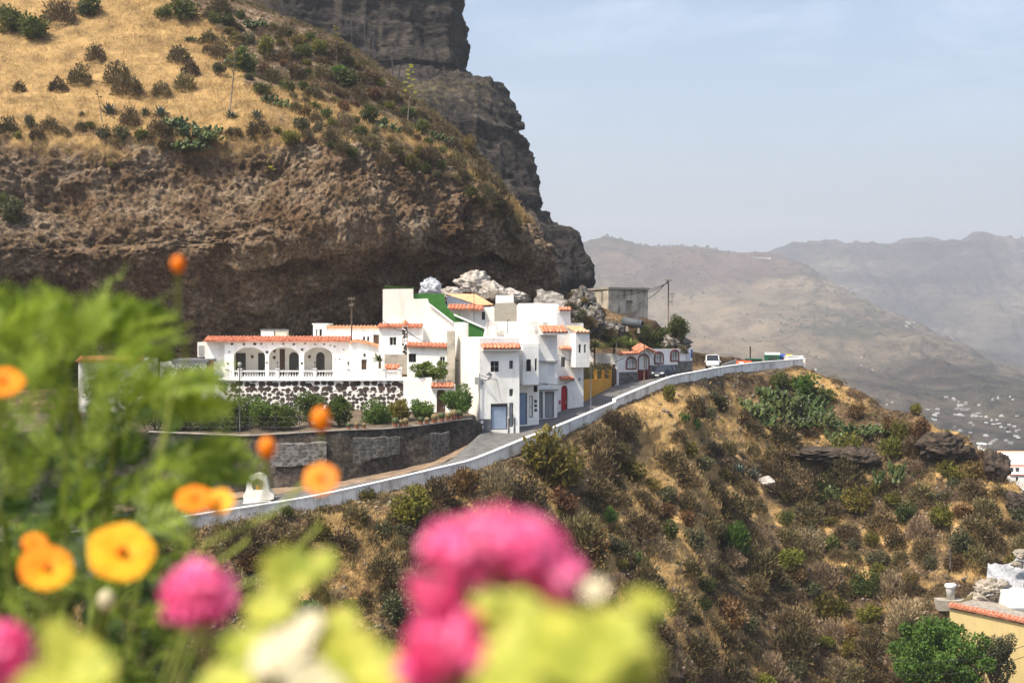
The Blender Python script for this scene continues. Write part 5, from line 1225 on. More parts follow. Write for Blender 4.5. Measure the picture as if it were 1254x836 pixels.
for k, x, y, w_, h_ in CP: plant(k, m_cl, x, y, w_, h_, 'cliff')
taken = [(x, y, w_) for _, x, y, w_, _ in CP]; cnt = tries = 0
lo_edge = lambda x: float(np.interp(x, [240,330,400,500,560,600,640], [50,110,150,178,200,235,280]))
hi_edge = lambda x: float(np.interp(x, [250,290,365,403,456,489,550,600,640], [-5,4,30,50,80,108,160,220,272]))
while cnt < 120 and tries < 20000:
    tries += 1; x = random.uniform(252, 640)
    y = random.uniform(hi_edge(x)+4, lo_edge(x)+(20 if x > 480 else 0)); w_ = random.uniform(14, 32)
    if cnt > 100: x = random.uniform(0, 560); y = float(np.interp(x, [0,300,400,560], [158,152,168,215]))+random.uniform(-5, 8)
    if any(math.hypot(x-a, y-b) < (w_+c)*.30 for a, b, c in taken): continue
    plant(random.choices(['dry','pale','rust','yg','olive','green'], [50,6,8,8,14,14])[0], m_cl, x, y, w_, w_*random.uniform(.6, .95), 'cliff'); taken.append((x, y, w_)); cnt += 1
# plants on the rise behind the arched wall and on the whitened rocks
class Rails:
    """ground behind the houses, for planting"""
    def __init__(s, o):
        n = len(o.data.vertices); V = np.empty(n*3, np.float32); o.data.vertices.foreach_get('co', V); s.V = V.reshape(-1, 3)
        s.px = CX+s.V[:,0]/s.V[:,1]*F; s.py = HY-s.V[:,2]/s.V[:,1]*F
    def at(s, px, py):
        d = (s.px-px)**2+(s.py-py)**2; j = np.argmin(d); near = np.where(d < max(d[j]*1.5, 8))[0]; return s.V[near[np.argmin(s.V[near, 1])]].astype(float)
rise = Rails(gb)
RP = [('green',798,412,34,22),('green',812,408,36,26),('olive',786,408,26,16),('green',800,420,40,18),('bright',812,420,30,14),('dry',700,362,20,16),('dry',712,372,22,18),('olive',690,358,22,16),('dry',725,378,22,16),('rust',735,380,16,10),('dry',712,385,26,18),('dry',735,392,30,16),('dry',755,398,26,14),('yg',722,420,18,14),('green',770,410,22,14),('dry',690,372,16,14),('green',785,400,30,16),('green',828,418,26,20)]
for k, x, y, w_, h_ in RP: plant(k, rise, x, y, w_, h_, 'rise')

for k, x, y, w_, h_, Y in [('dry',700,372,18,14,157),('olive',712,382,20,16,157),('dry',722,392,22,16,158),('dry',735,402,22,14,164),('green',714,402,20,14,157),('olive',728,408,22,14,160),('dry',706,395,16,12,156),('rust',716,366,14,10,159),('dry',748,405,18,12,164),('green',820,426,18,12,174),('dry',836,426,16,12,174),('green',742,412,24,14,165)]:
    plant(k, rise, x, y, w_, h_, 'rise', pos=P(x, y+h_*.5, Y))
ORD = ['first','second','third','fourth','fifth','sixth','seventh','eighth','ninth','tenth','eleventh','twelfth','thirteenth','fourteenth','fifteenth','sixteenth','seventeenth','eighteenth','nineteenth','twentieth']
def zone(w_, x, y):
    if w_ == 'hill':
        dy = y-crest_y(x)
        z = ('below the shrine' if x < 430 else 'below the dark retaining wall' if x < 590 else 'below the town houses' if x < 700 else 'below the ochre wall' if x < 780 else 'below the dark car' if x < 860 else 'below the white van' if x < 930 else 'below the bins' if x < 1010 else 'on the shoulder right of the bins' if x < 1110 else 'near the dark ridge rocks')
        return ('high' if dy < 60 else 'midway' if dy < 150 else 'low' if dy < 240 else 'lowest')+' '+z
    if w_ == 'cliff':
        if y > hi_edge(x)+75 or x < 250: return ('on the golden slope top' if y < 40 else 'on the golden grass slope' if y < 120 else 'along the cliff brow') + (', left' if x < 120 else ', middle' if x < 250 else ', right' if x < 420 else ', far right')
        return 'on the scrubby slope, '+('top' if x < 330 else 'upper' if x < 410 else 'middle' if x < 490 else 'lower' if x < 560 else 'bottom')+' end'
    return 'on the rise below the ruin'
from collections import defaultdict
gz = defaultdict(list)
for p in PLANTED: gz[(p[1], p[2], zone(p[5], p[3], p[4]))].append(p)
for (adj, cat, z), ps in gz.items():
    ps.sort(key=lambda p: p[3])
    for i, p in enumerate(ps):
        base = cat.replace('dry shrub', 'shrub').replace('green shrub', 'shrub').replace('rusty shrub', 'shrub')
        p[0]['label'] = f'{adj} {base} {z}' if len(ps) == 1 else f'{adj} {base} {z}, {ORD[i]} from left'
        p[0]['group'] = {'hill': 'plants on the slope below the road', 'cliff': 'plants on the cliff slope', 'rise': 'plants on the rise'}[p[5]]

# ------------------------------------------------------------------ ground cover: dry grass and low scrub
def cover(name, surf, n, cond, m, size, blades, label, spread=.35, lean=.5, wd=.05):
    r = np.random.default_rng(5); idx = r.integers(0, len(surf.V), n*6); idx = idx[cond(idx, r)][:n]
    b = surf.V[idx]; k = len(b)
    b = np.repeat(b, blades, 0)+r.normal(size=(k*blades, 3))*np.array([spread, spread, 0])
    d = np.stack([r.normal(size=k*blades)*lean, r.normal(size=k*blades)*lean, np.ones(k*blades)], -1)
    L = r.uniform(.6, 1.3, k*blades)*size; d /= np.linalg.norm(d, axis=1, keepdims=True); c = b+d*L[:, None]*.4
    V, Fc = tri_cloud(c, d, L, wd*r.uniform(.6, 1.4, k*blades), r=r)
    o = link(name, np_mesh(name, V, Fc), m); tagit(o, label, 'grass' if 'grass' in name else 'scrub', kind='stuff'); return o
inv = lambda s_, x0=-20, x1=1275, y0=-20, y1=860: (s_.px > x0) & (s_.px < x1) & (s_.py > y0) & (s_.py < y1)
ok1 = inv(hillside); ok2 = inv(m_cl)
cover('dry_grass', hillside, 15000, lambda i, r: ok1[i] & (hillside.masks['grass'][i]+r.normal(size=len(i))*.2 > .55), L_grass, .5, 6, 'golden dry grass on the slope below the road')
cover('dry_grass', m_cl, 15000, lambda i, r: ok2[i] & (m_cl.masks['grass'][i]+r.normal(size=len(i))*.2 > .6), L_grass, .55, 6, 'golden dry grass on the cliff slope')
cover('low_scrub', hillside, 6500, lambda i, r: ok1[i] & (hillside.masks['grass'][i] < .5), L_dry, .34, 7, 'low dark dry scrub on the slope below the road', .25, .9, .045)
cover('low_scrub', hillside, 2600, lambda i, r: ok1[i] & (r.random(len(i)) < .5), L_pale, .36, 7, 'low pale dry scrub on the slope below the road', .25, .9, .045)
cover('low_scrub', m_cl, 5000, lambda i, r: ok2[i] & (m_cl.masks['grass'][i] < .5) & (m_cl.masks['rock'][i] < .5), L_dry, .40, 7, 'low dark scrub on the cliff slope', .3, .9, .05)
def clumps(name, surf, n, cond, m, label, s0=.3, s1=.75, k=90):
    r = np.random.default_rng(15); idx = r.integers(0, len(surf.V), n*6); idx = idx[cond(idx, r)][:n]; b = surf.V[idx]; q = len(b)
    sz = r.uniform(s0, s1, q); v = fibo(q*k, r); v[:, 2] = np.abs(v[:, 2]); rad = (.35+.65*r.random(q*k)**.5)*np.repeat(sz, k)
    c = np.repeat(b, k, 0)+v*rad[:, None]*np.array([1, 1, .85])-np.array([0,0,.05]); d = v+np.array([0,0,.5])+r.normal(size=(q*k, 3))*.5
    V, Fc = tri_cloud(c, d, r.uniform(.14, .34, q*k), r.uniform(.04, .09, q*k), r=r)
    o = link(name, np_mesh(name, V, Fc), m); tagit(o, label, 'scrub', kind='stuff')
clumps('low_scrub', hillside, 2400, lambda i, r: ok1[i] & (hillside.masks['grass'][i] < .5), L_dry, 'small dark scrub clumps filling the slope below the road', .3, .95)
clumps('low_scrub', hillside, 420, lambda i, r: ok1[i] & (hillside.masks['grass'][i] < .8), L_pale, 'small pale scrub clumps on the slope below the road', .25, .6)
clumps('low_scrub', hillside, 200, lambda i, r: ok1[i], L_yg, 'small yellow-green scrub clumps on the slope below the road', .2, .5)
clumps('low_scrub', m_cl, 1300, lambda i, r: ok2[i] & (m_cl.masks['grass'][i] < .5) & (m_cl.masks['rock'][i] < .5), L_dry, 'small dark scrub clumps on the cliff slope', .3, .8)
clumps('low_scrub', m_cl, 320, lambda i, r: ok2[i] & (m_cl.masks['grass'][i] < .6) & (m_cl.masks['rock'][i] < .5), L_green, 'small green scrub clumps on the cliff slope', .3, .7)
clumps('low_scrub', m_cl, 260, lambda i, r: ok2[i] & (m_cl.masks['rock'][i] > .5) & (m_cl.py[i] < 300) & (m_cl.N[i, 2]*np.sign(-m_cl.N[i, 1]) > .1), L_dry, 'dry scrub clinging to the upper cliff face', .2, .55, 60)
# loose stones
def stones(name, surf, n, cond, m, label, s0, s1):
    r = np.random.default_rng(9); idx = r.integers(0, len(surf.V), n*6); idx = idx[cond(idx, r)][:n]; b = surf.V[idx]; k = len(b)
    ico = np.array([(0,0,1),(.9,0,.3),(.28,.85,.3),(-.72,.53,.3),(-.72,-.53,.3),(.28,-.85,.3),(0,0,-.6)]); fc = np.array([(0,1,2),(0,2,3),(0,3,4),(0,4,5),(0,5,1),(6,2,1),(6,3,2),(6,4,3),(6,5,4),(6,1,5)])
    V = ico[None]*(1+r.normal(size=(k, 7, 3))*.2)*r.uniform(s0, s1, (k, 1, 1))+b[:, None]; Fa = (fc[None]+np.arange(k)[:, None, None]*7).reshape(-1, 3)
    o = link(name, np_mesh(name, V.reshape(-1, 3), Fa), m); tagit(o, label, 'stones', kind='stuff')
M_loose = mat('loose_stone', (.10,.08,.065), (.26,.22,.18), .7, .95)
stones('loose_stones', hillside, 2600, lambda i, r: ok1[i], M_loose, 'loose brown stones scattered on the slope', .08, .3)

# ------------------------------------------------------------------ rocks
def rock(name, surf_or_pos, px, py, wpx, hpx, m, label, Y=None, seed=1, depth=.8, cat='rock', f=1.6, amp=.35):
    if Y is None: b = surf_or_pos.at(px, py+hpx*.4); Y = b[1]-.2
    s_ = Y/F; r = np.random.default_rng(seed)
    nu, nv = 56, 36; th = np.linspace(0, 2*math.pi, nu, endpoint=False)[None, :]*np.ones((nv, 1)); ph = np.linspace(-1.1, math.pi/2, nv)[:, None]*np.ones((1, nu))
    D = np.stack([np.cos(th)*np.cos(ph), np.sin(th)*np.cos(ph), np.sin(ph)], -1)
    pn = fibo(26, r); pd = r.uniform(.72, 1.0, 26); dt = D@pn.T; q = np.min(np.where(dt > .15, pd/np.maximum(dt, .15), 9), -1); q = np.minimum(q, 1.35)
    q = q*(1+ridged(D*f*1.6+seed*3.1, 4, seed)*amp*.45+fbm(D*6+seed, 4, seed, .65)*.16)
    q = q*(1+blocks(D*3.2+seed, seed)*.10+blocks(D*7+seed, seed+5)*.06)
    V = D*q[..., None]*np.array([wpx*s_/2, wpx*s_/2*depth, hpx*s_/2])
    c = P(px, py, Y); ii = np.arange(nu*nv).reshape(nv, nu); jj = np.roll(ii, -1, 1)
    Fc = np.stack([ii[:-1], jj[:-1], jj[1:], ii[1:]], -1).reshape(-1, 4)
    o = link(name, np_mesh(name, V.reshape(-1, 3), Fc, False), m, loc=c); tagit(o, label, cat); return o
M_drock = mat('dark_lava_rock', (.02,.016,.013), (.085,.062,.045), 1.2, .95, .15, 3)
rock('rock_outcrop', hillside, 1150, 545, 56, 34, M_drock, 'large dark jagged rock on the ridge end', seed=3)
rock('rock_outcrop', hillside, 1184, 556, 24, 22, M_drock, 'round dark rock just right of the large jagged one', seed=4)
rock('rock_outcrop', hillside, 1217, 572, 28, 36, M_drock, 'upright dark rock left of the white flat-roofed houses', seed=5)
rock('rock_outcrop', hillside, 1246, 615, 30, 26, M_drock, 'dark rock at the right picture edge below the flat-roofed houses', seed=6)
rock('rock_outcrop', hillside, 1008, 556, 90, 16, M_drock, 'long low dark rock band under the golden grass patch', seed=7)
rock('rock_outcrop', hillside, 1050, 560, 50, 26, M_drock, 'dark rock ledge right of the long low rock band', seed=8)
rock('pale_boulder', hillside, 938, 590, 20, 14, M_wrock, 'pale white boulder lying among shrubs midway down the slope', seed=9)
R1 = [(580,347,40,30,161,21,'whitewashed rock hump rising highest behind the orange roof'),(602,356,34,22,160,22,'whitewashed rock hump right of the highest one'),(553,361,34,18,160,23,'small whitewashed rock left of the highest white hump'),(628,364,40,18,160,24,'low whitewashed rock behind the beige blockwork wall')]
for x, y, a, b, Y, sd_, lb in R1: rock('whitewashed_rock', None, x, y, a, b, M_wrock, lb, Y=Y, seed=sd_, amp=.28)
rock('whitewashed_rock', None, 528, 353, 30, 26, mat('bluish_rock', (.22,.24,.28), (.50,.52,.56), 1.2, .9, .1, 3), 'bluish grey rough rock above the green stair wall', Y=157, seed=25, amp=.3)
poly = Plane(654, 158); t = thing('broken_wall', base_pt(poly, 672, 374), 'broken white wall remnant left of the whitened rock slope', 'wall')
poly_wall(poly, [(653,380),(654,366),(658,361),(657,355),(664,353.5),(668,357),(676,356),(684,359),(690,361),(691,380)], .8, M_wrock, t)
for i, (x, y, a, b, Y) in enumerate([(704,384,40,40,160),(716,368,30,30,163),(724,396,34,34,161),(745,404,34,20,168),(828,420,36,22,178)]):
    rock('whitened_rock', None, x, y, a, b, mat('speckled_rock', (.045,.038,.03), (.24,.22,.19), 1.6, .9, .2, 3, lo=.42, hi=.58), ['speckled pale rock right beside the town house tower','speckled pale rock at the top of the pile below the ruin','speckled pale rock above the corner box of the last town house','small speckled rock left of the dark tank','pale rock under the tree at the end of the arched wall'][i], Y=Y, seed=30+i, amp=.4)

# ------------------------------------------------------------------ trees
def crown_mesh(name, seed, n, lumps, leaf, rx, rz, hollow=.5, loose=False):
    r = np.random.default_rng(seed); lc = fibo(lumps, r)*np.array([.62,.62,.60])*r.uniform(.55, 1, (lumps, 1)); lr = r.uniform(.26, .42, lumps)
    if loose: lc = fibo(lumps, r)*r.uniform(.35, 1.12, (lumps, 1))*np.array([.8,.8,.72]); lr = r.uniform(.13, .28, lumps)
    k = r.integers(0, lumps, n); v = fibo(n, r); c = lc[k]+v*(lr[k]*r.uniform(hollow, 1.06, n))[:, None]
    c *= np.array([rx, rx, rz]); d = v+r.normal(size=(n, 3))*.8
    V, Fc = tri_cloud(c, d, r.uniform(.7, 1.35, n)*leaf, r.uniform(.4, .65, n)*leaf, r=r); return V, Fc
def tree(name, pos, crown_c, rx, rz, m, label, cat='tree', group=None, seed=1, n=2600, lumps=16, leaf=.17, trunk=.1, limbs=5):
    t = thing(name, pos, label, cat, group); V, Fc = crown_mesh('crown', seed, n, lumps, leaf, rx, rz, loose=lumps > 25)
    off = np.array(crown_c)-np.array(pos); me = np_mesh('crown', V+off, Fc); link('crown', me, m, t)
    r = random.Random(seed); mb = MB(); p = np.array(pos, float); c = np.array(crown_c, float); j = p+(c-p)*.45
    mb.tube([p-np.array([0,0,.15]), p+(j-p)*.5+np.array([r.uniform(-.1,.1),0,0]), j], [trunk*1.25, trunk, trunk*.8], 8)
    for k in range(limbs):
        a = 6.28*k/limbs+r.uniform(-.4,.4); e = c+np.array([math.cos(a)*rx*.6, math.sin(a)*rx*.6, rz*r.uniform(-.2,.5)]); mb.tube([j, j+(e-j)*.5+np.array([0,0,-.08*rz]), e], [trunk*.6, trunk*.42, trunk*.15], 6)
    mb.build('trunk', M_bark, t, True); return t
CT = [(128,470,50,52,137,L_citrus),(232,466,62,46,137,L_citrus),(190,505,50,46,127,L_citrus),(218,506,50,44,127.5,L_citrus),(250,508,48,44,127.5,L_citrus),(282,508,44,36,127.2,L_citrus),(300,503,40,38,129,L_citrus),(320,504,46,38,127.5,L_citrus),(345,509,42,36,127.3,L_citrus),(380,497,40,40,129,L_citrus),(414,502,34,36,129,L_citrus),(463,507,40,38,131,L_citrus),(489,501,28,30,133,L_yg),(517,501,31,29,133.5,L_bright),(562,489,38,40,134.8,L_bright)]
for i, (x, y, w_, h_, Y, m) in enumerate(CT):
    s_ = Y/F; gz_ = -9.75+(Y-124)*.075+.1; c = P(x, y, Y)
    tree('citrus_tree', (c[0], c[1], gz_), c, w_*s_/2*1.35, h_*s_/2*1.22, m, f'small citrus tree on the terrace, {ORD[i]} from left' if i < 13 else ['round clipped tree on the terrace left of the wooden arched door','light green open tree leaning in front of the wooden arched door'][i-13], group='trees on the terrace', seed=100+i, n=3200, leaf=.22)
c = P(529,452,139.9); tree('leafy_tree', (c[0], c[1], -8.6), c, 2.3, 1.45, L_citrus, 'big dark leafy tree in front of the tiled white house', seed=130, n=5200, lumps=26, leaf=.24)
c = P(830,403,177); tree('ridge_tree', (c[0], c[1], -4.5), c, 1.55, 2.15, L_green, 'dark rounded tree above the right end of the arched wall', seed=131, n=4200, lumps=20, leaf=.24)
c = P(1146,800,125); tree('conifer', (c[0], c[1], -34), c, 5.0, 3.9, L_pine, 'broad bright green conifer in front of the yellow building', seed=132, n=22000, lumps=60, leaf=.30, trunk=.25, limbs=8)
c = P(1216,802,124); tree('grey_tree', (c[0], c[1], -34), c, 2.1, 3.4, L_olive, 'slim grey-green tree right of the broad conifer', seed=133, n=6500, lumps=26, leaf=.22, trunk=.14)
# palms
def palm(pos, R_, label, seed, m, n=34, grp=None, th=.12, droop=.5):
    t = thing('palm', pos, label, 'palm', grp); r = random.Random(seed); mb = MB(); p = np.array(pos, float)
    mb.tube([p-np.array([0,0,3.0 if R_ > 1.2 else .6]), p+np.array([0,0,R_*.15])], [th*1.2, th], 8); mb.build('trunk', M_bark, t, True)
    V = []; Fc = []
    for k in range(n):
        a = k*2.4; el = .1+1.2*(k/n); L = R_*r.uniform(.8, 1.1); q = p+np.array([0,0,R_*.12]); pr = []
        for i in range(8):
            s_ = i/7; e = el-droop*1.6*s_*s_; pr.append(q.copy()); q = q+np.array([math.cos(a)*math.cos(e), math.sin(a)*math.cos(e), math.sin(e)])*L/7
        for i in range(7):
            for j in range(4):
                b = pr[i]+(pr[i+1]-pr[i])*j/4; d = pr[i+1]-pr[i]; d /= np.linalg.norm(d); sdv = np.cross(d, [0,0,1.]); sdv /= np.linalg.norm(sdv)+1e-9; ll = R_*.24*math.sin(math.pi*(.12+.86*(i+j/4)/7))
                for sg in (-1, 1):
                    e = b+(sdv*sg+d*.6+np.array([0,0,-.35]))*ll; w_ = d*R_*.018; i0 = len(V); V += [b-w_, b+w_, e]; Fc.append((i0, i0+1, i0+2))
    off = np.array(pos, float); me = np_mesh('frond', np.array(V)-off, Fc); link('fronds', me, m, t); return t
L_palm = leafmat('palm_fronds', (.09,.12,.02), (.22,.24,.05), .35, .1, .01)
a = P(752,424,171.5); palm((a[0],a[1],a[2]-.4), 2.3, 'large yellow-green palm behind the left of the arched wall', 3, L_palm, 46)
a = P(772,424,172.5); palm((a[0],a[1],a[2]-.4), 1.5, 'smaller yellow-green palm just behind the tiled arch gate', 4, L_palm, 36)
a = P(728,424,170); palm((a[0],a[1],a[2]-.3), 1.3, 'small dark palm beside the corner box of the last town house', 5, L_green, 26)
a = P(465,444,144.2); palm((a[0],a[1],a[2]), 1.1, 'small dark palm in front of the gabled wing', 6, L_green, 26)
# hedge behind the ochre wall, hedge on the top left roof
def hedge(name, poly_px, pl, d0, d1, m, label, n, leaf):
    r = np.random.default_rng(3); (x0, y0), (x1, y1), yb = poly_px; u0, u1 = pl.u(x0), pl.u(x1); t_ = r.random(n); u = u0+(u1-u0)*t_
    zt = pl.z(x0, y0)*(1-t_)+pl.z(x1, y1)*t_; zb = pl.z((x0+x1)/2, yb); z = zb+(zt-zb)*r.random(n)**.7+r.normal(size=n)*.05; d = d0+(d1-d0)*r.random(n)
    k = r.random(n) < .4; d[k] = d0+r.normal(size=k.sum())*.06; c = np.array([pl.pt(a, b, e) for a, b, e in zip(u, d, z)])
    V, Fc = tri_cloud(c, r.normal(size=(n, 3)), leaf, leaf*.5, r=r); loc = c.mean(0); loc[2] = zb
    o = link(name, np_mesh(name, V-loc, Fc), m, loc=loc); return tagit(o, label, 'hedge')
hp = Plane(714, 154.2, 749, 164.2)
hedge('hedge', ((713,441),(748,446),468), hp, .0, .9, L_green, 'dark clipped hedge behind the ochre wall', 5200, .12)
hedge('hedge', ((471,350),(507,352),357), Plane(470,148.5), 0, .8, L_bright, 'thin green hedge on top of the tall cream wall', 1500, .12)
# potted cacti on the terrace edge
pc = [(427,524.5,5),(437,523.5,6),(446,524,5),(484,520.5,8),(491,521,6),(497,521.5,7),(515,519.5,7),(523,517.5,6),(532,515.5,8),(541,513,8),(549,511.5,7),(556,510.5,9),(563,509.5,8)]
M_pot = mat('clay_pot', (.22,.09,.05), (.32,.14,.08), 4, .8); M_cact = mat('round_cactus', (.10,.09,.04), (.24,.17,.08), 9, .8)
for i, (x, y, s_) in enumerate(pc):
    k = int(np.clip(np.searchsorted(CX+rt_t[:, 0]/rt_t[:, 1]*F, x), 1, len(rt_t)-1)); f_ = (x-(CX+rt_t[k-1,0]/rt_t[k-1,1]*F))/((CX+rt_t[k,0]/rt_t[k,1]*F)-(CX+rt_t[k-1,0]/rt_t[k-1,1]*F))
    b = rt_t[k-1]*(1-f_)+rt_t[k]*f_; q = P(x, 0, b[1]+.1); b = np.array([q[0], b[1]+.1, b[2]+.10]); w_ = s_*.075
    t = thing('potted_cactus', b, f'small potted cactus on the retaining wall, {ORD[i]} from left', 'potted cactus', 'potted cacti on the retaining wall')
    mb = MB(); mb.lathe(b, [(w_*.30,0),(w_*.45,w_*.55),(w_*.5,w_*.6),(w_*.42,w_*.6)], 10); mb.build('pot', M_pot, t)
    mb = MB(); c = b+np.array([0,0,w_*.95]); vs = []; fs = []
    for ii_ in range(7):
        for jj_ in range(14): ph = -math.pi/2+math.pi*ii_/6; th = 2*math.pi*jj_/14; rr_ = w_*.5*(1+.14*(jj_ % 2))*math.cos(ph)+.001; vs.append((c[0]+rr_*math.cos(th), c[1]+rr_*math.sin(th), c[2]+w_*.5*math.sin(ph)))
    for ii_ in range(6):
        for jj_ in range(14): fs.append((ii_*14+jj_, ii_*14+(jj_+1) % 14, (ii_+1)*14+(jj_+1) % 14, (ii_+1)*14+jj_))
    mb.add(vs, fs); mb.build('cactus', M_cact if i % 3 else L_pear, t)
# agave bloom stalks
def stalk(base, top, label, seed, heads=16, hs=.28, frm=.45, m=L_yg, rad=.05):
    base = np.array(base, float); top = np.array(top, float); t = thing('agave_bloom', base, label, 'bloom stalk'); L = np.linalg.norm(top-base); r = random.Random(seed)
    mb = MB(); mid = (base+top)/2+np.array([.1,0,0]); mb.tube([base, mid, top], [rad*1.3, rad, rad*.5], 7); mb.build('stem', M_polew, t, True)
    rg = np.random.default_rng(seed); C = []; D = []
    br = MB()
    for k in range(heads):
        f_ = frm+(1-frm)*k/(heads-1); p = base+(top-base)*f_; a = k*2.4; l_ = hs*(2.6*(1-(k/heads))*1.0+.5)*.8; e = p+np.array([math.cos(a)*l_, math.sin(a)*l_, l_*.35]); br.tube([p, e], rad*.3, 4)
        v = fibo(46, rg); C.append(e+v*np.array([hs,hs,hs*.45])*rg.uniform(.3, 1, (46, 1))); D.append(v)
    x = br.build('branch', M_polew, t); V, Fc = tri_cloud(np.concatenate(C), np.concatenate(D), .16, .07, r=rg); link('flower', np_mesh('flower', V-base, Fc), m, t); return t
s1 = m_cl.at(281,138); stalk(s1+np.array([0,-.2,0]), P(289.5,40,s1[1]-.4), 'tall agave bloom stalk with yellow-green heads on the golden slope', 1, 18, .42, .42, L_yg, .07)
s1 = m_cl.at(500,150); stalk(s1+np.array([0,-.2,0]), P(503,80,s1[1]-.4), 'thin agave bloom stalk with bright yellow heads near the scrub edge', 2, 12, .32, .5, mat('yellow_bloom', (.4,.4,.03), (.5,.5,.06), 2, trans=.3), .05)
s1 = m_cl.at(318,141); e = P(333.5,208,s1[1]-3.6); s1 = s1+np.array([0,-1.0,.1]); stalk(s1, e, 'fallen pale bloom stalk hanging over the cliff brow', 3, 9, .30, .72, mat('yellow_bloom', (.4,.4,.03)), .07)
s1 = m_cl.at(411,76); stalk(s1, P(411,33,s1[1]), 'slim yellowish bloom stalk on the upper scrubby slope', 4, 10, .3, .5, L_yg, .05)
s1 = m_cl.at(126,150); stalk(s1, P(119,112,s1[1]), 'bare leaning dead stalk on the cliff brow', 5, 3, .12, .8, L_dry, .05)
# fence posts along the upper slope
for i, (x, yb, yt) in enumerate([(430,55,24),(446,72,22),(457,75,43),(480,95,66),(489,108,84)]):
    b = m_cl.at(x, yb); mb = MB(); b = b+np.array([0,3.0,0]); tp = P(x, yt, b[1]); mb.tube([b-np.array([0,0,1.5]), tp], .09, 6); 
    t = thing('slope_post', b, f'thin dark post on the skyline of the scrubby slope, {ORD[i]} from left', 'post', 'posts on the upper slope'); mb.build('pole', M_metal, t)
    if i in (2, 3): mb = MB(); mb.lathe(tp, [(.12,0),(.2,.05),(.16,.35),(.05,.45)], 8); mb.build('lamp', M_metal, t)

# ------------------------------------------------------------------ poles and cables
def pole(px, yb, yt, Y, label, rad=.09, arms=(), m=M_polew, name='utility_pole', cat='utility pole'):
    b = P(px, yb, Y); tp = P(px, yt, Y); t = thing(name, b, label, cat); mb = MB(); mb.tube([b-np.array([0,0,.5]), tp], [rad*1.15, rad*.8], 8); mb.build('pole', m, t, True)
    for dz, w_ in arms:
        mb = MB(); mb.box(tp[0]-w_/2, tp[0]+w_/2, tp[1]-rad-.1, tp[1]-rad, tp[2]-dz-.06, tp[2]-dz+.06)
        for s_ in (-.42, 0, .42): mb.lathe(np.array([tp[0]+w_*s_, tp[1]-rad-.05, tp[2]-dz+.06]), [(.04,0),(.055,.06),(.03,.14)], 6)
        mb.build('crossarm', m, t)
    return tp
pA = pole(430.5,446,363,147.5,'wooden utility pole beside the gabled wing', .09, ((.25,.7),(.9,.5)))
pB = pole(789,485,422.5,153.2,'slim pole standing at the road wall in front of the arched wall', .055, ())
pC = pole(723.5,519,448,146.5,'slim grey pole rising behind the low road wall by the ochre wall', .055, (), M_galv)
pD = pole(755,434,392,167.5,'dark wooden pole behind the palm', .08, ((.3,.8),))
pE = pole(818.5,394,342.5,183,'tall utility pole with cables above the dark rounded tree', .10, ((.1,.8),))
pF = pole(918.8,444,424,196,'short dark post behind the bins', .1, (), M_metal, 'short_post', 'post')
mb = MB(); c = P(823,363,183); mb.tube([c-np.array([0,0,1.2]), c+np.array([0,0,.5])], .03, 5)
for dz in (0, .25, .4): mb.tube([c+np.array([-.4,0,dz]), c+np.array([.4,0,dz])], .025, 5)
mb.tube([c-np.array([.5,0,.7]), c-np.array([0,0,.7])], .03, 5); t = thing('antenna', c-np.array([0,0,1.2]), 'small roof aerial fixed beside the tall utility pole', 'antenna'); mb.build('aerial', M_metal, t)
pG = pole(1163.5,690,636,146,'thin leaning pole low on the slope above the yellow building', .05, (), M_metal, 'thin_pole', 'pole')
b = P(293.6,530,126.3); t = thing('street_lamp', b, 'slim dark street lamp in front of the black stone wall', 'street lamp'); mb = MB(); tp = P(293.6,450,126.3); mb.tube([b-np.array([0,0,.3]), tp], [.06,.045], 8); mb.build('pole', M_metal, t, True)
mb = MB(); mb.lathe(tp, [(.06,0),(.16,.12),(.2,.38),(.05,.5)], 10); mb.build('lantern', MATS['lamp_glass'], t, True)
def cable(a, b, sag, label, rad=.022, n=22):
    rad *= 1.35
    a = np.array(a, float); b = np.array(b, float); pts = []
    for k in range(n+1):
        f_ = k/n; p = a+(b-a)*f_; p[2] -= sag*4*f_*(1-f_); pts.append(p)
    mb = MB(); mb.tube(pts, rad, 5); o = mb.build('overhead_cable', M_cable, None, True, loc=(a+b)/2); tagit(o, label, 'cable', 'overhead cables'); return o
cable(P(469,392,144), P(499,406,142.5), .3, 'cable from the tall cream wall to the striped chimney')
cable(P(499,406,142.5), P(671,470,141.8), 1.1, 'thick cable sagging across the fronts of the white town houses', .03)
cable(P(587,459,134.7), P(671,471,141.8), .3, 'thin cable below the thick one across the town house fronts', .018)
cable(P(671,470,141.8), P(714,456,152.0), .5, 'cable rising right from the grey garage to the ochre wall')
cable(P(683,434,147.3), P(722,449.5,151), .15, 'short cable under the corner box of the last town house', .018)
cable(P(718,400,152.5), P(755,420,167), .8, 'dark cable from the corner box roof to the palm pole', .028)
for k, (x, y) in enumerate([(793,366),(793,357.5),(760,362)]): cable(P(818,343.5+k*1.5,183), P(x,y,190 if k < 2 else 191.6), .25, ['lowest','middle','topmost longest'][k]+' cable from the tall utility pole to the ruin', .03)
cable(P(789,423,153.2), P(723.5,449,146.5), .5, 'thin cable between the two slim roadside poles', .018)
cable(P(789,423,153.2), P(815,452,158), .4, 'thin cable from the slim pole down toward the dark car', .018)
cable(P(430.5,364,147.5), P(352,384,158), .4, 'thin pale cable from the wooden pole left to the cliff', .015)
cable(P(430.5,365,147.5), P(469,352,150), .2, 'thin cable from the wooden pole right to the cream wall', .015)
cable(P(1080,806,121), P(1275,783,119), .9, 'upper cable crossing in front of the broad conifer', .02); cable(P(1060,818,120), P(1275,795,118), 1.2, 'lower cable crossing in front of the broad conifer', .02)
cable(P(1020,830,119), P(1080,806,121), .1, 'short cable at the lower left of the broad conifer', .02)
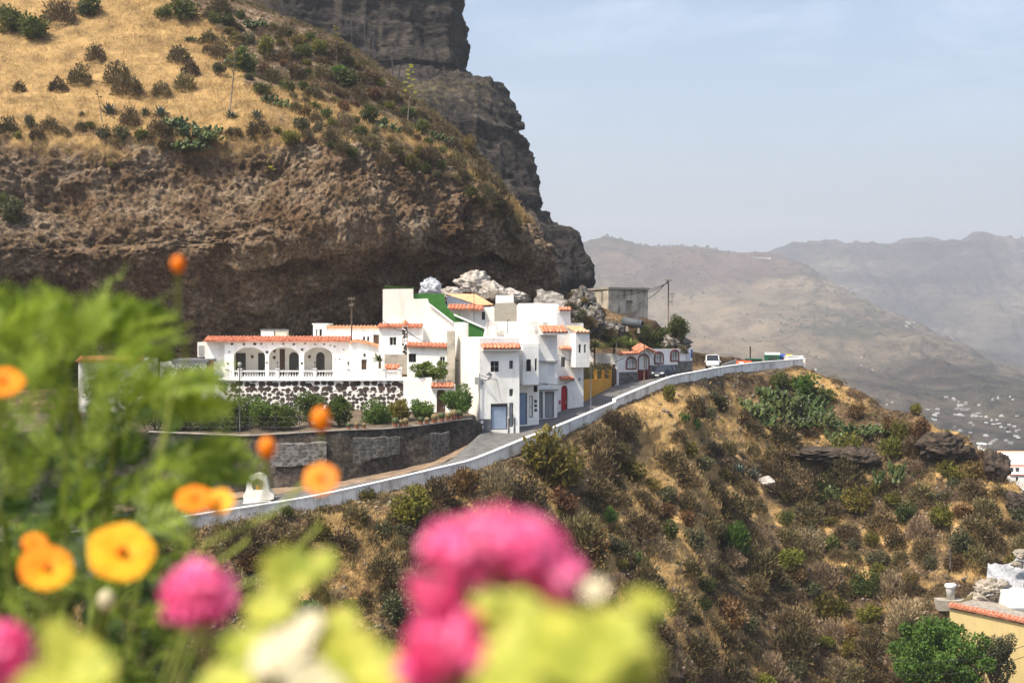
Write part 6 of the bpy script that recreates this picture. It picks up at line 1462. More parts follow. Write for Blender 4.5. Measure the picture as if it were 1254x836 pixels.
# wire fence on the terrace edge
ft_ = thing('wire_fence', P(330,532,125.2), 'thin wire fence along the terrace edge left of the potted cacti', 'fence'); fw = MB(); pv_ = None
for x in (200,222,245,272,290,306,337,367,395):
    b = P(x,530,125.6); b[2] = -9.7; mb = MB(); mb.tube([b, b+np.array([0,0,1.5])], .035, 6); mb.build('post', M_metal, ft_)
    if pv_ is not None:
        for h_ in (.5, .95, 1.4): fw.tube([pv_+np.array([0,0,h_]), b+np.array([0,0,h_])], .012, 4, False)
    pv_ = b
fw.build('wire', M_metal, ft_)

# ------------------------------------------------------------------ vehicles and bins
def loft(mb, secs):
    n = len(secs[0]); b = len(mb.v); vs = [p for s_ in secs for p in s_]
    fs = [(i*n+k, i*n+(k+1) % n, (i+1)*n+(k+1) % n, (i+1)*n+k) for i in range(len(secs)-1) for k in range(n)]
    mb.add(vs, fs+[tuple(range(n))[::-1], tuple((len(secs)-1)*n+k for k in range(n))])
def vehicle(name, loc, head, body, cab, m, label, cat, L, roofx, wheels, wr=.32, hw=.82, plate=None):
    t = thing(name, loc, label, cat); ca, sa = math.cos(head), math.sin(head); o = np.array(loc, float)
    T = lambda x, y, z: o+np.array([x*ca-y*sa, x*sa+y*ca, z])
    def sec(x, w_, z0, z1, r=.12):
        return [T(x,-w_+r,z0), T(x,w_-r,z0), T(x,w_,z0+r), T(x,w_,(z0+z1)/2+.05), T(x,w_-.03,z1-r*.8), T(x,w_-r*1.1,z1), T(x,-w_+r*1.1,z1), T(x,-w_+.03,z1-r*.8), T(x,-w_,(z0+z1)/2+.05), T(x,-w_,z0+r)]
    mb = MB(); loft(mb, [sec(*s_) for s_ in body]); mb.build('body', m, t, True)
    def csec(x, zb, wb, zt, wt): return [T(x,-wb,zb), T(x,wb,zb), T(x,wt,zt-.05), T(x,wt-.1,zt), T(x,-wt+.1,zt), T(x,-wt,zt-.05)]
    mb = MB(); loft(mb, [csec(*s_) for s_ in cab]); mb.build('window', M_glass, t, False)
    mb = MB(); rs = [c for c in cab if roofx[0]-.01 <= c[0] <= roofx[1]+.01]; loft(mb, [[T(c[0],-c[4]-.01,c[3]-.07), T(c[0],c[4]+.01,c[3]-.07), T(c[0],c[4]-.08,c[3]+.03), T(c[0],-c[4]+.08,c[3]+.03)] for c in rs]); mb.build('roof', m, t)
    for s_ in (-1, 1):
        mb = MB()
        for i in range(len(cab)-1):
            if cab[i][0] in [w[0] for w in roofx[2]]: pass
        for xb, zb, wb, xt, zt, wt in roofx[2]: mb.tube([T(xb, s_*(wb+.01), zb), T(xt, s_*(wt+.01), zt)], .045, 6)
        mb.build('pillar', m, t)
    for x in wheels:
        for s_ in (-1, 1):
            mb = MB(); a, b = T(x, s_*(hw-.2), wr), T(x, s_*(hw+.03), wr); d = (b-a); mb.tube([a, a+d*.1, a+d*.9, b], [wr*.9, wr, wr, wr*.9], 20); w_ = mb.build('wheel', mat('tyre', (.02,.02,.02), rough=.8), t)
            mb = MB(); mb.tube([a+d*.95, b+d*.03], [wr*.62, wr*.55], 12); mb.build('rim', mat('rim_metal', (.4,.4,.42), rough=.3, metal=.8), w_)
    xf = body[-1][0]; 
    for s_ in (-1, 1):
        mb = MB(); mb.hexa([T(xf-.16,s_*hw*.55,.60), T(xf+.0,s_*hw*.55,.60), T(xf-.14,s_*hw*.93,.60), T(xf-.45,s_*hw*.95,.60)], [T(xf-.26,s_*hw*.55,.76), T(xf-.06,s_*hw*.55,.74), T(xf-.2,s_*hw*.93,.76), T(xf-.5,s_*hw*.95,.78)]); mb.build('headlight', mat('headlight_glass', (.6,.6,.6), rough=.1), t)
        mb = MB(); a = T(roofx[1]+.55, s_*(hw+.1), 1.0); mb.box(a[0]-.09,a[0]+.09,a[1]-.07,a[1]+.07,a[2]-.06,a[2]+.08); mb.build('mirror', m, t)
    mb = MB(); mb.hexa([T(xf,-.26,.36), T(xf+.03,-.26,.36), T(xf+.03,.26,.36), T(xf,.26,.36)], [T(xf,-.26,.47), T(xf+.03,-.26,.47), T(xf+.03,.26,.47), T(xf,.26,.47)]); mb.build('number_plate', M_white, t)
    mb = MB(); mb.hexa([T(xf-.05,-.5,.50), T(xf+.015,-.5,.50), T(xf+.015,.5,.50), T(xf-.05,.5,.50)], [T(xf-.05,-.5,.58), T(xf+.015,-.5,.58), T(xf+.015,.5,.58), T(xf-.05,.5,.58)]); mb.build('grille', M_metal, t)
    return t
mcar = mat('slate_blue_paint', (.016,.022,.038), rough=.45, spec=.35)
body = [(-2.02,.70,.40,.80),(-1.92,.80,.28,.98),(-1.3,.84,.24,1.02),(0,.85,.22,1.0),(1.0,.84,.24,.95),(1.55,.81,.26,.86),(1.9,.74,.28,.72),(2.03,.62,.32,.6)]
cabin = [(-1.85,.95,.76,1.0,.74),(-1.62,.95,.78,1.42,.64),(-.7,.95,.8,1.54,.64),(.35,.93,.8,1.50,.64),(1.28,.88,.76,.92,.74)]
c = P(814,463.2,167.5)
vehicle('parked_car', (c[0], c[1], c[2]+.02), math.atan2(-.84,-.54), body, cabin, mcar, 'dark slate-blue hatchback parked against the arched wall', 'car', 4.1, (-1.65,.36,[(1.26,.92,.76,.35,1.47,.66),(-1.83,.97,.76,-1.62,1.40,.66),(-.55,.97,.81,-.6,1.5,.66)]), (-1.25,1.3))
body2 = [(-2.0,.74,.5,1.0),(-1.95,.80,.42,1.1),(-.8,.82,.38,1.12),(.6,.82,.38,1.1),(1.3,.81,.40,1.02),(1.8,.78,.42,.92),(1.92,.7,.45,.8)]
cab2 = [(-1.96,1.05,.78,1.7,.72),(-1.0,1.05,.79,1.8,.72),(.1,1.05,.79,1.78,.72),(.75,1.05,.78,1.12,.75)]
c = P(872.5,452.3,178)
vehicle('white_van', (c[0], c[1], c[2]+.02), math.atan2(-.97,-.1), body2, cab2, mat('white_paint', (.75,.75,.74), rough=.3, spec=.5), 'small white van facing the camera beyond the dark car', 'van', 4, (-1.97,.11,[(.74,1.08,.78,.1,1.74,.73),(-1.0,1.08,.8,-1.0,1.75,.73)]), (-1.2,1.2), .33)
def bin_(name, px0, px1, yt, yb, Y, m, label, dome=True, lid=None, cat='recycling bin', grp='bins at the road end'):
    s_ = Y/F; b = P((px0+px1)/2, yb, Y); w_ = (px1-px0)*s_/2; h_ = (yb-yt)*s_; t = thing(name, b, label, cat, grp); mb = MB()
    hb = h_*(.78 if dome else .8); k = .88
    mb.hexa([b+np.array(v) for v in ((-w_*k,-.5,0),(w_*k,-.5,0),(w_*k,.5,0),(-w_*k,.5,0))], [b+np.array(v) for v in ((-w_,-.6,hb),(w_,-.6,hb),(w_,.6,hb),(-w_,.6,hb))]); mb.build('body', m, t)
    mb = MB(); n = 8; secs = []
    for i in range(n+1):
        a = math.pi*i/n; yy = -.66*math.cos(a); zz_ = hb+.02+(h_-hb)*math.sin(a)*(1 if dome else .6); secs.append([b+np.array([-w_*1.03, yy, zz_]), b+np.array([w_*1.03, yy, zz_])])
    for i in range(n): mb.quad(secs[i][0], secs[i][1], secs[i+1][1], secs[i+1][0])
    mb.quad(*[s2[0] for s2 in secs]); mb.quad(*[s2[1] for s2 in secs]); mb.build('lid', lid or m, t)
    mb = MB(); mb.box(b[0]-w_*.55, b[0]+w_*.55, b[1]-.65, b[1]-.6, b[2]+hb*.62, b[2]+hb*.8); mb.build('slot', M_dark, t)
    return t
gr_ = mat('bin_green', (.02,.13,.06), rough=.5)
zy = 441.3
bin_('glass_bin', 936.5, 954, 431.5, 446, 193, gr_, 'large green recycling bin with pale domed lid', True, mat('bin_lid_pale', (.42,.5,.42), rough=.5))
bin_('paper_bin', 954.5, 961, 433.5, 446, 194, mat('bin_blue', (.02,.07,.3), rough=.5), 'narrow blue recycling bin beside the large green one')
bin_('packaging_bin', 961, 969, 434, 446, 195, mat('bin_yellow', (.7,.4,.02), rough=.5), 'yellow recycling bin at the right end')
bin_('rubbish_container', 914, 932.5, 438, 447, 190, mat('bin_dark_green', (.02,.09,.04), rough=.5), 'low dark green rubbish container left of the recycling bins', False)
b = P(911,447,186.5); t = thing('road_barrier', b, 'low orange and red road barrier left of the green container', 'barrier'); mb = MB(); mb.hexa([b+np.array(v) for v in ((-1,-.25,0),(1,-.25,0),(1,.25,0),(-1,.25,0))], [b+np.array(v) for v in ((-.95,-.12,.6),(.95,-.12,.6),(.95,.12,.6),(-.95,.12,.6))]); mb.build('block', mat('barrier_orange', (.65,.12,.04), rough=.5), t)
mb = MB(); mb.box(b[0]-.7,b[0]-.1,b[1]-.27,b[1]-.20,b[2]+.25,b[2]+.45); mb.build('stripe', M_white, t)
t = thing('stone_ramp', P(893,447,190), 'dark sloping ramp edge between the white van and the barrier', 'ramp'); q = Plane(884,190); poly_wall(q, [(884.5,449),(884.5,446.5),(902.5,440),(904,440.5),(904,449)], 1.2, M_plinth, t, 'slab')
b = P(975,447,187); t = thing('wall_block', b, 'plain white block at the end of the road wall', 'block'); mb = MB(); mb.box(b[0]-.9,b[0]+.9,b[1]-.3,b[1]+.3,b[2],b[2]+1.15); mb.box(b[0]-1.0,b[0]+1.0,b[1]-.36,b[1]+.36,b[2]+1.15,b[2]+1.25); mb.build('block', W1, t)

# ------------------------------------------------------------------ bottom right: yellow building, barrel, rubble, tarpaulin; flat-roofed houses
q = Plane(1160, 130.5, 1254, 127); t = thing('yellow_building', base_pt(q, 1215, 836), 'pale yellow building with red tiled edge at the lower right corner', 'building')
mb = MB(); ua, ub = q.u(1163), q.u(1300); za, zb = q.z(1163,744.5), q.z(1300,774); facade(mb, q, ua, ub, -38, 0, [], .3, lambda u: za+(zb-za)*(u-ua)/(ub-ua))
mb.quad(q.pt(ua,0,-38), q.pt(ua,9,-38), q.pt(ua,9,za), q.pt(ua,0,za)); mb.build('wall', plaster('yellow_wall_paint', (.56,.44,.20), (.42,.32,.16), .4), t)
mb = MB(); d = np.array(q.pt(0,-.3,0))-np.array(q.pt(0,.5,.18)); tiles(mb, q.pt(ua-.1,.5,za+.42), q.pt(ub,.5,zb+.42), d); mb.build('roof', M_tile, t)
mb = MB(); mb.quad(q.pt(ua,.5,za+.2), q.pt(ub,.5,zb+.2), q.pt(ub,9,zb-.3), q.pt(ua,9,za-.6)); mb.build('flat_roof', M_rub, t)
q = Plane(1215, 134); t = thing('roof_room', base_pt(q, 1245, 748), 'white roof room with grey slab at the right picture edge', 'roof room')
mb = MB(); q.box(mb, q.u(1237), q.u(1290), 0, 4, q.z(1240,760), q.z(1240,728)); mb.build('wall', W1, t)
mb = MB(); q.box(mb, q.u(1214), q.u(1262), -1.2, -.1, q.z(1240,752), q.z(1240,744)); mb.build('slab', M_plinth, t)
b = hillside.at(1164,731)+np.array([0,-1.0,.1]); b = P(1164,733,b[1]); s_ = b[1]/F; t = thing('water_barrel', b, 'white plastic barrel with a lid above the yellow building', 'barrel')
mb = MB(); mb.lathe(b, [(4.8*s_,0),(5.9*s_,15*s_),(5.9*s_,15.5*s_)], 20); mb.build('barrel', mat('barrel_white', (.55,.54,.5), (.68,.67,.64), 3, .5), t, True)
mb = MB(); mb.lathe(b+np.array([0,0,14.6*s_]), [(6.9*s_,0),(7.1*s_,.8*s_),(7.1*s_,3*s_),(6.2*s_,3.8*s_)], 20); mb.build('lid', W1, t)
mb = MB(); b2_ = P(1164,736,b[1]); mb.box(b2_[0]-1.4,b2_[0]+1.5,b2_[1]-.8,b2_[1]+.9,b2_[2]-.8,b2_[2]+.22); t = thing('concrete_ledge', b2_, 'small concrete ledge under the white barrel', 'ledge'); mb.build('slab', M_conc, t)
for i, (x, y, a, b_) in enumerate([(1200,735,34,22),(1213,722,40,26),(1188,742,22,14),(1252,678,20,12),(1246,690,16,9)]):
    rock('rubble_heap', None, x, y, a, b_, M_rub, ['pale rubble heap right of the white barrel','pale rubble heap beside the grey tarpaulin','small rubble heap nearest the barrel','pale stone heap above the tarpaulin at the edge','smaller pale stone heap above the tarpaulin'][i], Y=138, seed=50+i, amp=.5, cat='rubble heap', f=3)
xs_ = np.linspace(0, 1, 60); Gt = np.array([[P(1206+46*u+3*v, 732-40*v-6*u, 137.0+4.5*v) for u in xs_] for v in xs_]); Gt = Gt+np.array([0,-.35,.55])*(ridged(Gt*.45, 4, 71)*1.2)[..., None]
ii = np.arange(3600).reshape(60, 60); loc = Gt[0, 30].copy(); o = link('tarpaulin', np_mesh('tarpaulin', (Gt-loc).reshape(-1, 3), np.stack([ii[:-1,:-1], ii[:-1,1:], ii[1:,1:], ii[1:,:-1]], -1).reshape(-1, 4), True), mat('tarpaulin_grey', (.20,.205,.22), (.36,.365,.38), .8, .6), loc=loc); tagit(o, 'crumpled pale grey tarpaulin over rubble at the right edge', 'tarpaulin')
q = Plane(1215, 172); o_ = [op(q,1236.5,1242,572,578.5), op(q,1243.5,1249,572,578.5), op(q,1228.5,1231.5,573.5,577)]
t = mkhouse(q, 1224, 1300, 570.2, 582, 8, 'white flat-roofed house with dark windows and a broad pale terrace roof', name='flat_roofed_house', ops=o_)
for a in o_: window(q, a, t, nv=0)
mb = MB(); q.box(mb, q.u(1223), q.u(1300), -.15, .35, q.z(1230,570.4), q.z(1230,569)); mb.build('red_edge', M_tile, t)
mb = MB(); mb.quad(q.pt(q.u(1219),0,q.z(1230,569.3)), q.pt(q.u(1310),0,q.z(1230,569.3)), q.pt(q.u(1330),16,PZ(553.5,188)), q.pt(q.u(1212),16,PZ(553.5,188))); mb.build('terrace_roof', W1, t)
mb = MB(); a0, a1 = np.array(q.pt(q.u(1210),16.2,PZ(553.2,188))), np.array(q.pt(q.u(1330),16.2,PZ(553.2,188))); mb.tube([a0,a1], .14, 6); mb.build('coping', M_tile2, t)
q = Plane(1238, 168); t = mkhouse(q, 1238, 1300, 582, 600, 5, 'greenish white lower house below the flat-roofed one', name='lower_house', ops=[op(q,1244,1247,584,589)]); window(q, op(q,1244,1247,584,589), t, fr=M_green, nv=0)
mb = MB(); q.box(mb, q.u(1237), q.u(1300), -.1, .3, q.z(1240,582), q.z(1240,580.6)); mb.build('red_edge', M_tile, t)
q = Plane(1200, 260); t = mkhouse(q, 1201.5, 1207.5, 544.5, 556, 2, 'small white water tower hut behind the rocks', name='white_hut'); mb = MB(); q.box(mb, q.u(1200.6), q.u(1208.4), -.3, 2.3, q.z(1204,544.5), q.z(1204,543)); mb.build('roof', W1, t)

# ------------------------------------------------------------------ distant valley houses, woods, scrub
M_town = mat('town_white', (.22,.21,.2), (.58,.57,.55), .02, .9, world=True); random.seed(3)
town = []
for k in range(34): town.append((random.uniform(1118,1185), None))
T_ = []
for (x0,x1,y0,y1,n_,s0,s1,nm) in [(1112,1150,500,513,16,3,7,'left cluster'),(1156,1200,487,498,9,3,6,'sloping string'),(1170,1202,497,510,18,4,9,'bright middle cluster'),(1205,1252,506,530,16,3,7,'right scatter'),(1150,1200,515,535,8,3,6,'lower scatter'),(1215,1252,480,500,4,2,4,'upper right'),(1106,1122,392,402,6,3,6,'hillside hamlet'),(1075,1108,490,500,3,2,4,'near the ridge shrubs'),(960,1100,400,470,6,2,3,'on the dry hillside'),(1200,1252,533,548,9,4,8,'nearest the rocks')]:
    L_ = []
    for k in range(n_):
        x = random.uniform(x0,x1); y = random.uniform(y0,y1) if nm != 'sloping string' else y0+(x-x0)*.22+random.uniform(-2,2)
        L_.append((x, y, random.uniform(s0,s1)))
    L_.sort()
    for i, (x, y, s_) in enumerate(L_):
        b = mount.at(x, y); sc_ = b[1]/F; w_ = s_*sc_*.8; h_ = random.uniform(1.0, 1.9)*sc_; d_ = w_*.8; b = b+np.array([0,-1.,0.])
        mb = MB(); mb.box(b[0]-w_/2,b[0]+w_/2,b[1],b[1]+d_,b[2]-1.5,b[2]+h_)
        if random.random() < .5: mb.box(b[0]-w_/4,b[0]+w_/3,b[1]+d_*.3,b[1]+d_*.9,b[2]+h_-.1,b[2]+h_*1.6)
        o = mb.build('distant_house', M_town, None, loc=b); tagit(o, f'tiny white house in the far valley, {nm}, {ORD[i]} from left', 'distant house', 'houses in the far valley')
def blobs(name, surf, n, cond, m, s0, s1, label, seed=1):
    r = np.random.default_rng(seed); idx = r.integers(0, len(surf.V), n*30); idx = idx[cond(idx, r)][:n]; b = surf.V[idx]; k = len(b)
    ico = np.array([(0,0,1.3),(.9,0,.3),(.28,.85,.3),(-.72,.53,.3),(-.72,-.53,.3),(.28,-.85,.3)]); fc = np.array([(0,1,2),(0,2,3),(0,3,4),(0,4,5),(0,5,1)])
    V = ico[None]*(1+r.normal(size=(k, 6, 3))*.25)*(r.uniform(s0, s1, (k, 1, 1))*b[:, None, 1:2]/F)*r.choice([1,1,1,1.6], (k,1,1))+b[:, None]; Fa = (fc[None]+np.arange(k)[:, None, None]*6).reshape(-1, 3)
    o = link(name, np_mesh(name, V.reshape(-1, 3), Fa), m); tagit(o, label, 'woodland', kind='stuff')
M_wood2 = mat('far_woodland', (.02,.028,.014), (.05,.06,.03), .02, .9, world=True)
vis1 = inv(mount, 690, 1275, 280, 640); vis2 = inv(range_, 690, 1275, 280, 420)
tt = (np.linspace(0, len(mount.V)//900, 1)); rowi = np.arange(len(mount.V))//900
crest_rows = (mount.masks['forest'] > .3)
blobs('far_woodland', mount, 1500, lambda i, r: vis1[i] & crest_rows[i] & (mount.px[i] < 880), M_wood2, .7, 1.7, 'dark pine wood along the crest of the dry ridge', 2)
blobs('far_scrub', mount, 7500, lambda i, r: vis1[i] & (r.random(len(i)) < np.clip(fbm(mount.V[i]*.006, 3, 5)*1.6+.35, .05, 1)), M_wood2, .5, 1.7, 'dark scrub and trees dotted over the far dry slopes', 3)
blobs('far_woodland', range_, 1800, lambda i, r: vis2[i] & (range_.masks['forest'][i] > .35), M_wood2, .6, 1.6, 'dark pine wood along the crest of the farthest range', 4)
b = mount.at(934,316); mb = MB(); s_ = b[1]/F; mb.box(b[0]-10*s_,b[0]+2*s_,b[1],b[1]+10,b[2]-5,b[2]+2.2*s_); mb.box(b[0]+3*s_,b[0]+11*s_,b[1],b[1]+10,b[2]-5,b[2]+1.6*s_); o = mb.build('hilltop_building', M_town, None, loc=b); tagit(o, 'long low building on the top of the dry ridge', 'building')
# ------------------------------------------------------------------ flower bed right in front of the camera
bed = MB(); bed.box(-1.6, 1.6, -.3, 2.7, -1.05, -.92); o = bed.build('garden_bed', mat('bed_soil', (.05,.035,.02), (.1,.07,.04), 9, .95, .02, 30)); o['kind'] = 'structure'
bed = MB(); bed.box(-30, 30, -55, 3.0, -1.9, -1.05); o = bed.build('garden_ground', mat('garden_gravel', (.12,.09,.06), (.2,.15,.1), 3, .95, .02, 20)); o['kind'] = 'structure'
F_leaf = leafmat('fern_leaf_bright', (.035,.09,.006), (.40,.50,.06), .5, 0, 0, .5, 26)
F_leaf_shade = leafmat('fern_leaf_shaded', (.008,.025,.003), (.045,.095,.014), .35, 0, 0, .5, 12)  # rear and lower foliage: its shade is darkened into the leaf colour
F_lime = leafmat('lime_leaf', (.17,.25,.015), (.72,.68,.12), .45, 0, 0, .5, 75)
F_cream = leafmat('cream_leaf', (.62,.52,.34), (.70,.66,.45), .4, 0, 0, .5, 25)
F_or = leafmat('orange_petal', (.80,.19,.005), (.92,.34,.01), .35, 0, 0, .5, 40)
F_ye = leafmat('yellow_petal', (.88,.36,.01), (.95,.52,.02), .35, 0, 0, .5, 40)
F_pk = leafmat('pink_petal', (.86,.05,.30), (.98,.34,.55), .35, 0, 0, .5, 60)
F_core = mat('flower_core', (.55,.10,.005), (.7,.2,.01), 60)
F_stem = mat('green_stem', (.22,.28,.05), (.34,.38,.09), 20, .6, trans=.2)
F_straw = mat('straw_stem', (.35,.28,.15), (.45,.38,.22), 20, .7)
def spray(V, Fc, p, d, L, r, wide=.11, pairs=8):
    d = d/np.linalg.norm(d); s_ = np.cross(d, r.normal(size=3)); s_ /= np.linalg.norm(s_); n_ = np.cross(s_, d); droop = r.uniform(-.15, .3)
    for k in range(pairs):
        f_ = (k+.6)/pairs; b = p+d*L*f_-n_*0+np.array([0,0,-1])*droop*L*f_*f_; ll = L*.33*math.sin(math.pi*(.22+.68*f_))
        for sg in (-1, 1):
            e = (s_*sg+d*.75+n_*r.uniform(-.3,.3)); e /= np.linalg.norm(e); w_ = np.cross(e, n_); w_ /= np.linalg.norm(w_)+1e-9; w_ = w_*ll*wide; i = len(V)
            V += [b, b+e*ll*.35+w_, b+e*ll*.75+w_*.8, b+e*ll, b+e*ll*.75-w_*.8, b+e*ll*.35-w_]; Fc.append((i, i+1, i+2, i+3, i+4, i+5))
    i = len(V); w_ = s_*L*.008; e = p+d*L+np.array([0,0,-1])*droop*L; V += [p-w_, p+w_, e+w_*.5, e-w_*.5, e, p]; Fc.append((i, i+1, i+2, i+3, i+4, i+5))
XR = lambda y: float(np.interp(y, [352,370,390,420,450,480,500,530,560,600,640,680,740,780,836,900], [60,150,195,205,230,262,215,225,300,262,235,240,265,290,330,340]))
def fern_plant(label, n, Y0, Y1, m, yr, seed, xcap=1.0, L0=.05, L1=.10, name='marigold_plant', ypow=1.0):
    r = np.random.default_rng(seed); base = np.array([PX(60, (Y0+Y1)/2), (Y0+Y1)/2, -.92]); t = thing(name, base, label, 'flowering plant'); V = []; Fc = []
    st = MB(); core = P(60, 640, (Y0+Y1)/2)
    for k in range(n):
        y = yr[0]+(yr[1]-yr[0])*r.random()**ypow; x = -90+(XR(y)*xcap+90)*r.random()**.9; Y = r.uniform(Y0, Y1); p = P(x, y, Y); d = (p-core)*np.array([1,.3,1]); d = d/np.linalg.norm(d)+np.array([.25,0,.35])+r.normal(size=3)*.45
        L = r.uniform(L0, L1); q = p-d/np.linalg.norm(d)*L*.9; spray(V, Fc, q, d, L, r)
    for k in range(9):
        y = r.uniform(yr[0]+60, yr[1]); x = r.uniform(-40, XR(y)*.8*xcap); Y = r.uniform(Y0, Y1); e = P(x, y, Y); b = base+np.array([r.uniform(-.1,.1), r.uniform(-.1,.1), 0])
        m1 = b+(e-b)*.6+np.array([r.uniform(-.04,.04),0,.02]); st.tube([b, m1, e], [.007,.005,.003], 6)
    link('foliage', np_mesh('foliage', np.array(V)-base, np.array(Fc)), m, t); st.build('stem', F_stem, t, True); return t, base
def blossom(parent, c, nrm, R_, m, petals=8, core=F_core, cr=.19, name='flower', mixm=None, ruff=.5, label=None):
    nrm = np.array(nrm, float); nrm /= np.linalg.norm(nrm); a = np.cross(nrm, [0,0,1.]); a /= np.linalg.norm(a); b = np.cross(nrm, a); mb = MB(); mb2 = MB()
    for ly, (sc, lift) in enumerate(((1, .10),)):
        for k in range(petals):
            th = 2*math.pi*(k+.5*ly)/petals; d = a*math.cos(th)+b*math.sin(th); s_ = -a*math.sin(th)+b*math.cos(th); w_ = R_*sc*math.sin(math.pi/petals)*1.25; pts = []
            base = c+d*R_*.08; mid = c+d*R_*sc*.55+nrm*R_*lift; end = c+d*R_*sc*.95+nrm*R_*lift*ruff
            q = mb2 if (mixm and math.cos(th-2.2) > .1) else mb
            q.add([base, mid+s_*w_*.9, end+s_*w_*.75, end+d*R_*.06, end-s_*w_*.75, mid-s_*w_*.9, mid-nrm*R_*.05], [(0,1,6),(1,2,6),(2,3,6),(3,4,6),(4,5,6),(5,0,6)])
    o = mb.build(name, m, parent)
    if label: o['label'] = label
    if mixm and mb2.v: mb2.build('petal', mixm, o)
    cm = MB(); cm.lathe(np.zeros(3), [(.001,-.05),(cr*.9,0),(cr,.12),(cr*.6,.3),(.001,.36)], 12)
    cm.v = [tuple(c+R_*(a*v[0]+b*v[1]+nrm*v[2])) for v in cm.v]; cm.build('centre', core, o, True); return o
def stem_to(parent, c, b, rad=.003, m=None, bend=.02):
    c = np.array(c); b = np.array(b); mb = MB(); mb.tube([c, c+(b-c)*.4+np.array([bend,0,0]), b], [rad*.8, rad, rad*1.4], 6); return mb.build('flower_stem', m or F_stem, parent, True)
cam_ = np.zeros(3)
tA, bA = fern_plant('tall feathery marigold plant filling the left with orange flowers', 300, 1.5, 2.1, F_leaf, (356, 840), 1, 1.0, .045, .085, 'marigold_plant', 2.2)
tB, bB = fern_plant('shade-darkened green feathery plant low at the left behind the marigolds', 480, 2.1, 2.6, F_leaf_shade, (470, 900), 2, 1.0, .05, .10, 'feathery_plant')
tC, bC = fern_plant('loose feathery marigold plant at the lower left among the orange flowers', 70, 1.5, 1.9, F_leaf_shade, (600, 880), 3, 1.0, .04, .08)
V = []; Fc = []; r = np.random.default_rng(8)   # side sprays reaching right
for (x0, y0, x1, y1, Y) in [(a_,b_,c_,d_,e_+.45) for a_,b_,c_,d_,e_ in [(170,470,262,482,1.15),(150,455,240,492,1.2),(180,490,268,478,1.1),(160,440,235,398,1.2),(120,430,160,362,1.25),(200,560,305,560,1.2),(210,600,300,545,1.25),(180,640,240,590,1.1),(225,580,262,530,1.3),(80,420,60,362,1.3),(10,420,-10,360,1.3),(140,400,215,378,1.3),(100,400,135,350,1.3)]]:
    for k in range(3):
        p = P(x0, y0, Y)+r.normal(size=3)*.006; e = P(x1, y1, Y)+r.normal(size=3)*.012; spray(V, Fc, p, e-p, np.linalg.norm(e-p)*1.05, r, .14, 10)
link('leaf_spray', np_mesh('leaf_spray', np.array(V)-bA, np.array(Fc)), F_leaf, tA)
fl = [(3,468,27,1.4,F_or,None,'A'),(56,695,34,1.3,F_or,F_ye,'C'),(148,676,42,1.3,F_ye,None,'C'),(238,611,24,1.4,F_or,None,'A'),(268,614,20,1.42,F_ye,None,'A'),(393,586,23,1.35,F_or,None,'A'),(393,516,12,1.4,F_or,None,'A'),(327,551,11,1.45,F_or,None,'A'),(218,326,9,1.45,F_or,None,'A'),(42,664,16,1.4,F_or,None,'C'),(130,738,11,1.45,F_cream,None,'C')]
for i, (x, y, rp__, Y, m, mm, w_) in enumerate(fl):
    par, bb = (tA, bA) if w_ == 'A' else (tC, bC); c = P(x, y, Y); nn = -c/np.linalg.norm(c)+np.array([.15*math.sin(i), -.1, .95+.35*math.cos(i*2)])
    if rp__ < 14:
        mb = MB(); s_ = rp__/F*Y; mb.lathe(c-np.array([0,0,s_]), [(s_*.35,0),(s_*.9,s_*.8),(s_,s_*1.6),(s_*.6,s_*2.3),(.001,s_*2.5)], 10); mb.build('bud', m, par, True)
    else: blossom(par, c, nn, rp__*.92/F*Y, m, 6 if i % 2 else 5, mixm=mm)
    tgt = c+np.array([-.01 if x > 300 else 0, .03, -.06]) if x < 300 else c+np.array([-.02, .02, -.10])
    mid = P(min(x-6, 250), y+150, Y+.05); mb = MB(); mb.tube([c, c+np.array([-.001,.004,-.045]), (c+mid)/2+np.array([.012,0,-.03]), mid, bb+np.array([.03,0,.1])], [.0022,.0022,.002,.002,.003], 6); mb.build('flower_stem', F_stem, par, True)
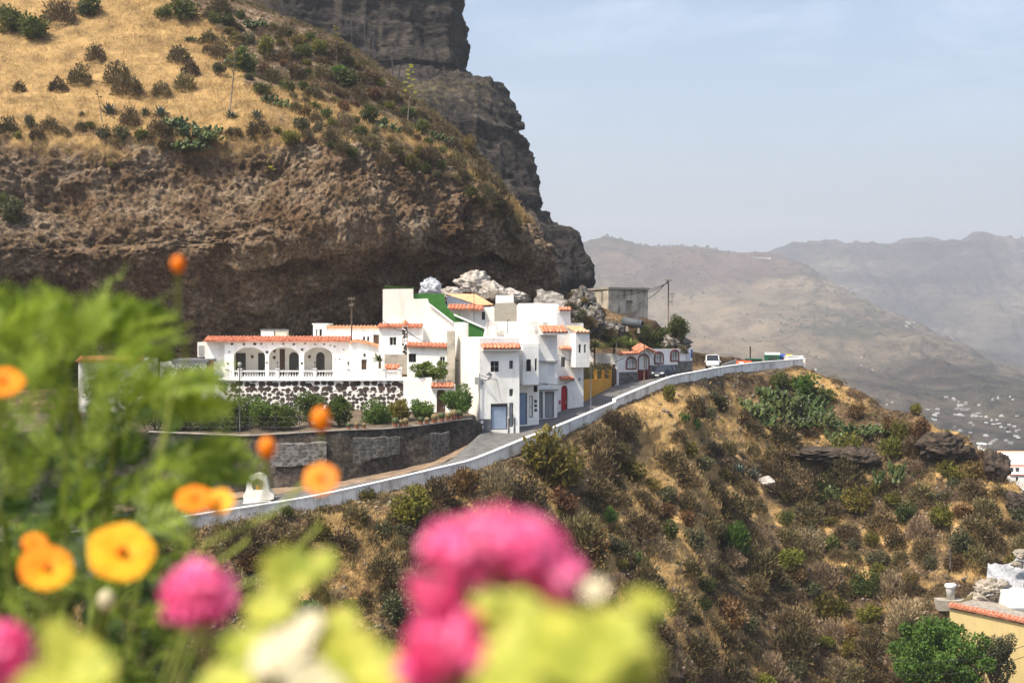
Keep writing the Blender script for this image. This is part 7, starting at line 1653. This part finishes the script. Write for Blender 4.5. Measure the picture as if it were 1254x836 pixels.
# geraniums
def round_leaf(mb, c, nrm, R_, r, folds=9):
    nrm = nrm/np.linalg.norm(nrm); a = np.cross(nrm, [.2,.1,1.]); a /= np.linalg.norm(a); b = np.cross(nrm, a); n = 36; V = [c-nrm*R_*.12]
    for ring in (.5, 1):
        for k in range(n):
            th = 2*math.pi*k/n; rr = R_*ring*(1+.07*math.cos(folds*th))*(.25+.75*min(1, abs(th-math.pi)/math.pi*5+.35) if ring == 1 and False else 1)
            V.append(c+(a*math.cos(th)+b*math.sin(th))*rr+nrm*R_*(.06*math.sin(folds*th)*ring+.12*ring*ring+.05*math.sin(2*th+r)))
    fs = [(0, 1+k, 1+(k+1) % n) for k in range(n)]+[(1+k, 1+n+k, 1+n+(k+1) % n, 1+(k+1) % n) for k in range(n)]; mb.add(V, fs)
def geranium(label, heads, leaves, base, seed, cream=()):
    t = thing('geranium', base, label, 'flowering plant', None); r = np.random.default_rng(seed)
    for (x, y, rx, ry, Y, nf) in heads:
        c = P(x, y, Y); Rx = rx/F*Y; Ry = ry/F*Y; mb = MB(); v = fibo(nf*2, r); v = v[v[:, 1] < .55][:nf]*r.uniform(.75, 1.12, (min(nf, (v[:, 1] < .55).sum()), 1))
        for d in v:
            q = c+d*np.array([Rx, Rx*.8, Ry])*.82; nn = d+r.normal(size=3)*.2; nn /= np.linalg.norm(nn); a = np.cross(nn, [0.1,0,1.]); a /= np.linalg.norm(a); b = np.cross(nn, a); fr_ = Rx*.55; ph = r.uniform(0, 6)
            for k in range(5):
                th = ph+2*math.pi*k/5; e = a*math.cos(th)+b*math.sin(th); s_ = -a*math.sin(th)+b*math.cos(th)
                mb.add([q-nn*fr_*.3, q+e*fr_*.5+s_*fr_*.34, q+e*fr_+s_*fr_*.25+nn*fr_*.1, q+e*fr_-s_*fr_*.25+nn*fr_*.1, q+e*fr_*.5-s_*fr_*.34], [(0,1,2,3,4)])
        o = mb.build('flower_head', F_pk, t); mb = MB(); bs = np.array(base)
        mb.tube([c-np.array([0,-.004,Ry*.4]), c+(bs-c)*.25+np.array([-.01,.02,-.02]), c+(bs-c)*.7, bs], [.0028,.003,.004,.005], 7); mb.build('flower_stem', F_straw if x < 300 else F_stem, t, True)
    bs = np.array(base)
    for i, (x, y, rr, Y) in enumerate(leaves):
        c = P(x, y, Y); mb = MB(); nn = -c/np.linalg.norm(c)*r.uniform(.3,.9)+np.array([r.uniform(-.5,.3), 0, r.uniform(.5,1.0)]); round_leaf(mb, c, nn, rr*.76/F*Y, r.uniform(0, 6))
        mb.build('leaf', F_cream if i in cream else F_lime, t, True); mb = MB(); mb.tube([c+np.array([0,0,-.002]), c+(bs-c)*.35+np.array([.01,.01,-.02]), bs+np.array([r.uniform(-.02,.02),r.uniform(-.02,.02),.1])], [.0018,.002,.003], 5); mb.build('leaf_stem', F_stem, t, True)
    return t
geranium('large bright pink geranium with lime leaves at the bottom centre', [(536,712,36,46,.60,26),(562,672,42,38,.60,28),(606,656,44,32,.60,28),(648,674,40,36,.60,26),(684,708,30,32,.60,20),(600,684,44,28,.66,22),(540,790,42,52,.60,30),(590,782,38,38,.58,26),(512,820,30,30,.60,18)],
 [(628,752,50,.56),(684,776,54,.54),(596,738,26,.56),(748,778,56,.55),(700,800,78,.52),(770,815,52,.56),(640,800,66,.53),(790,740,36,.60),(728,722,22,.64),(620,850,60,.5)], (.03,.72,-.92), 4, (8,))
geranium('pink geranium with lime and cream leaves at the bottom left of centre', [(247,727,44,38,.80,34)],
 [(352,700,44,.74),(395,690,26,.78),(330,745,40,.72),(345,800,56,.66),(430,800,50,.62),(465,825,48,.60),(300,790,40,.70),(390,845,60,.62),(275,840,50,.66),(375,770,34,.70),(420,760,26,.72)], (-.12,.86,-.92), 5, (3,7,9))
geranium('pink geranium cut off by the lower left corner of the view', [(-2,800,40,46,.74,30)], [(88,800,46,.68),(112,828,40,.66),(50,845,46,.66),(70,775,26,.72)], (-.32,.84,-.92), 6)
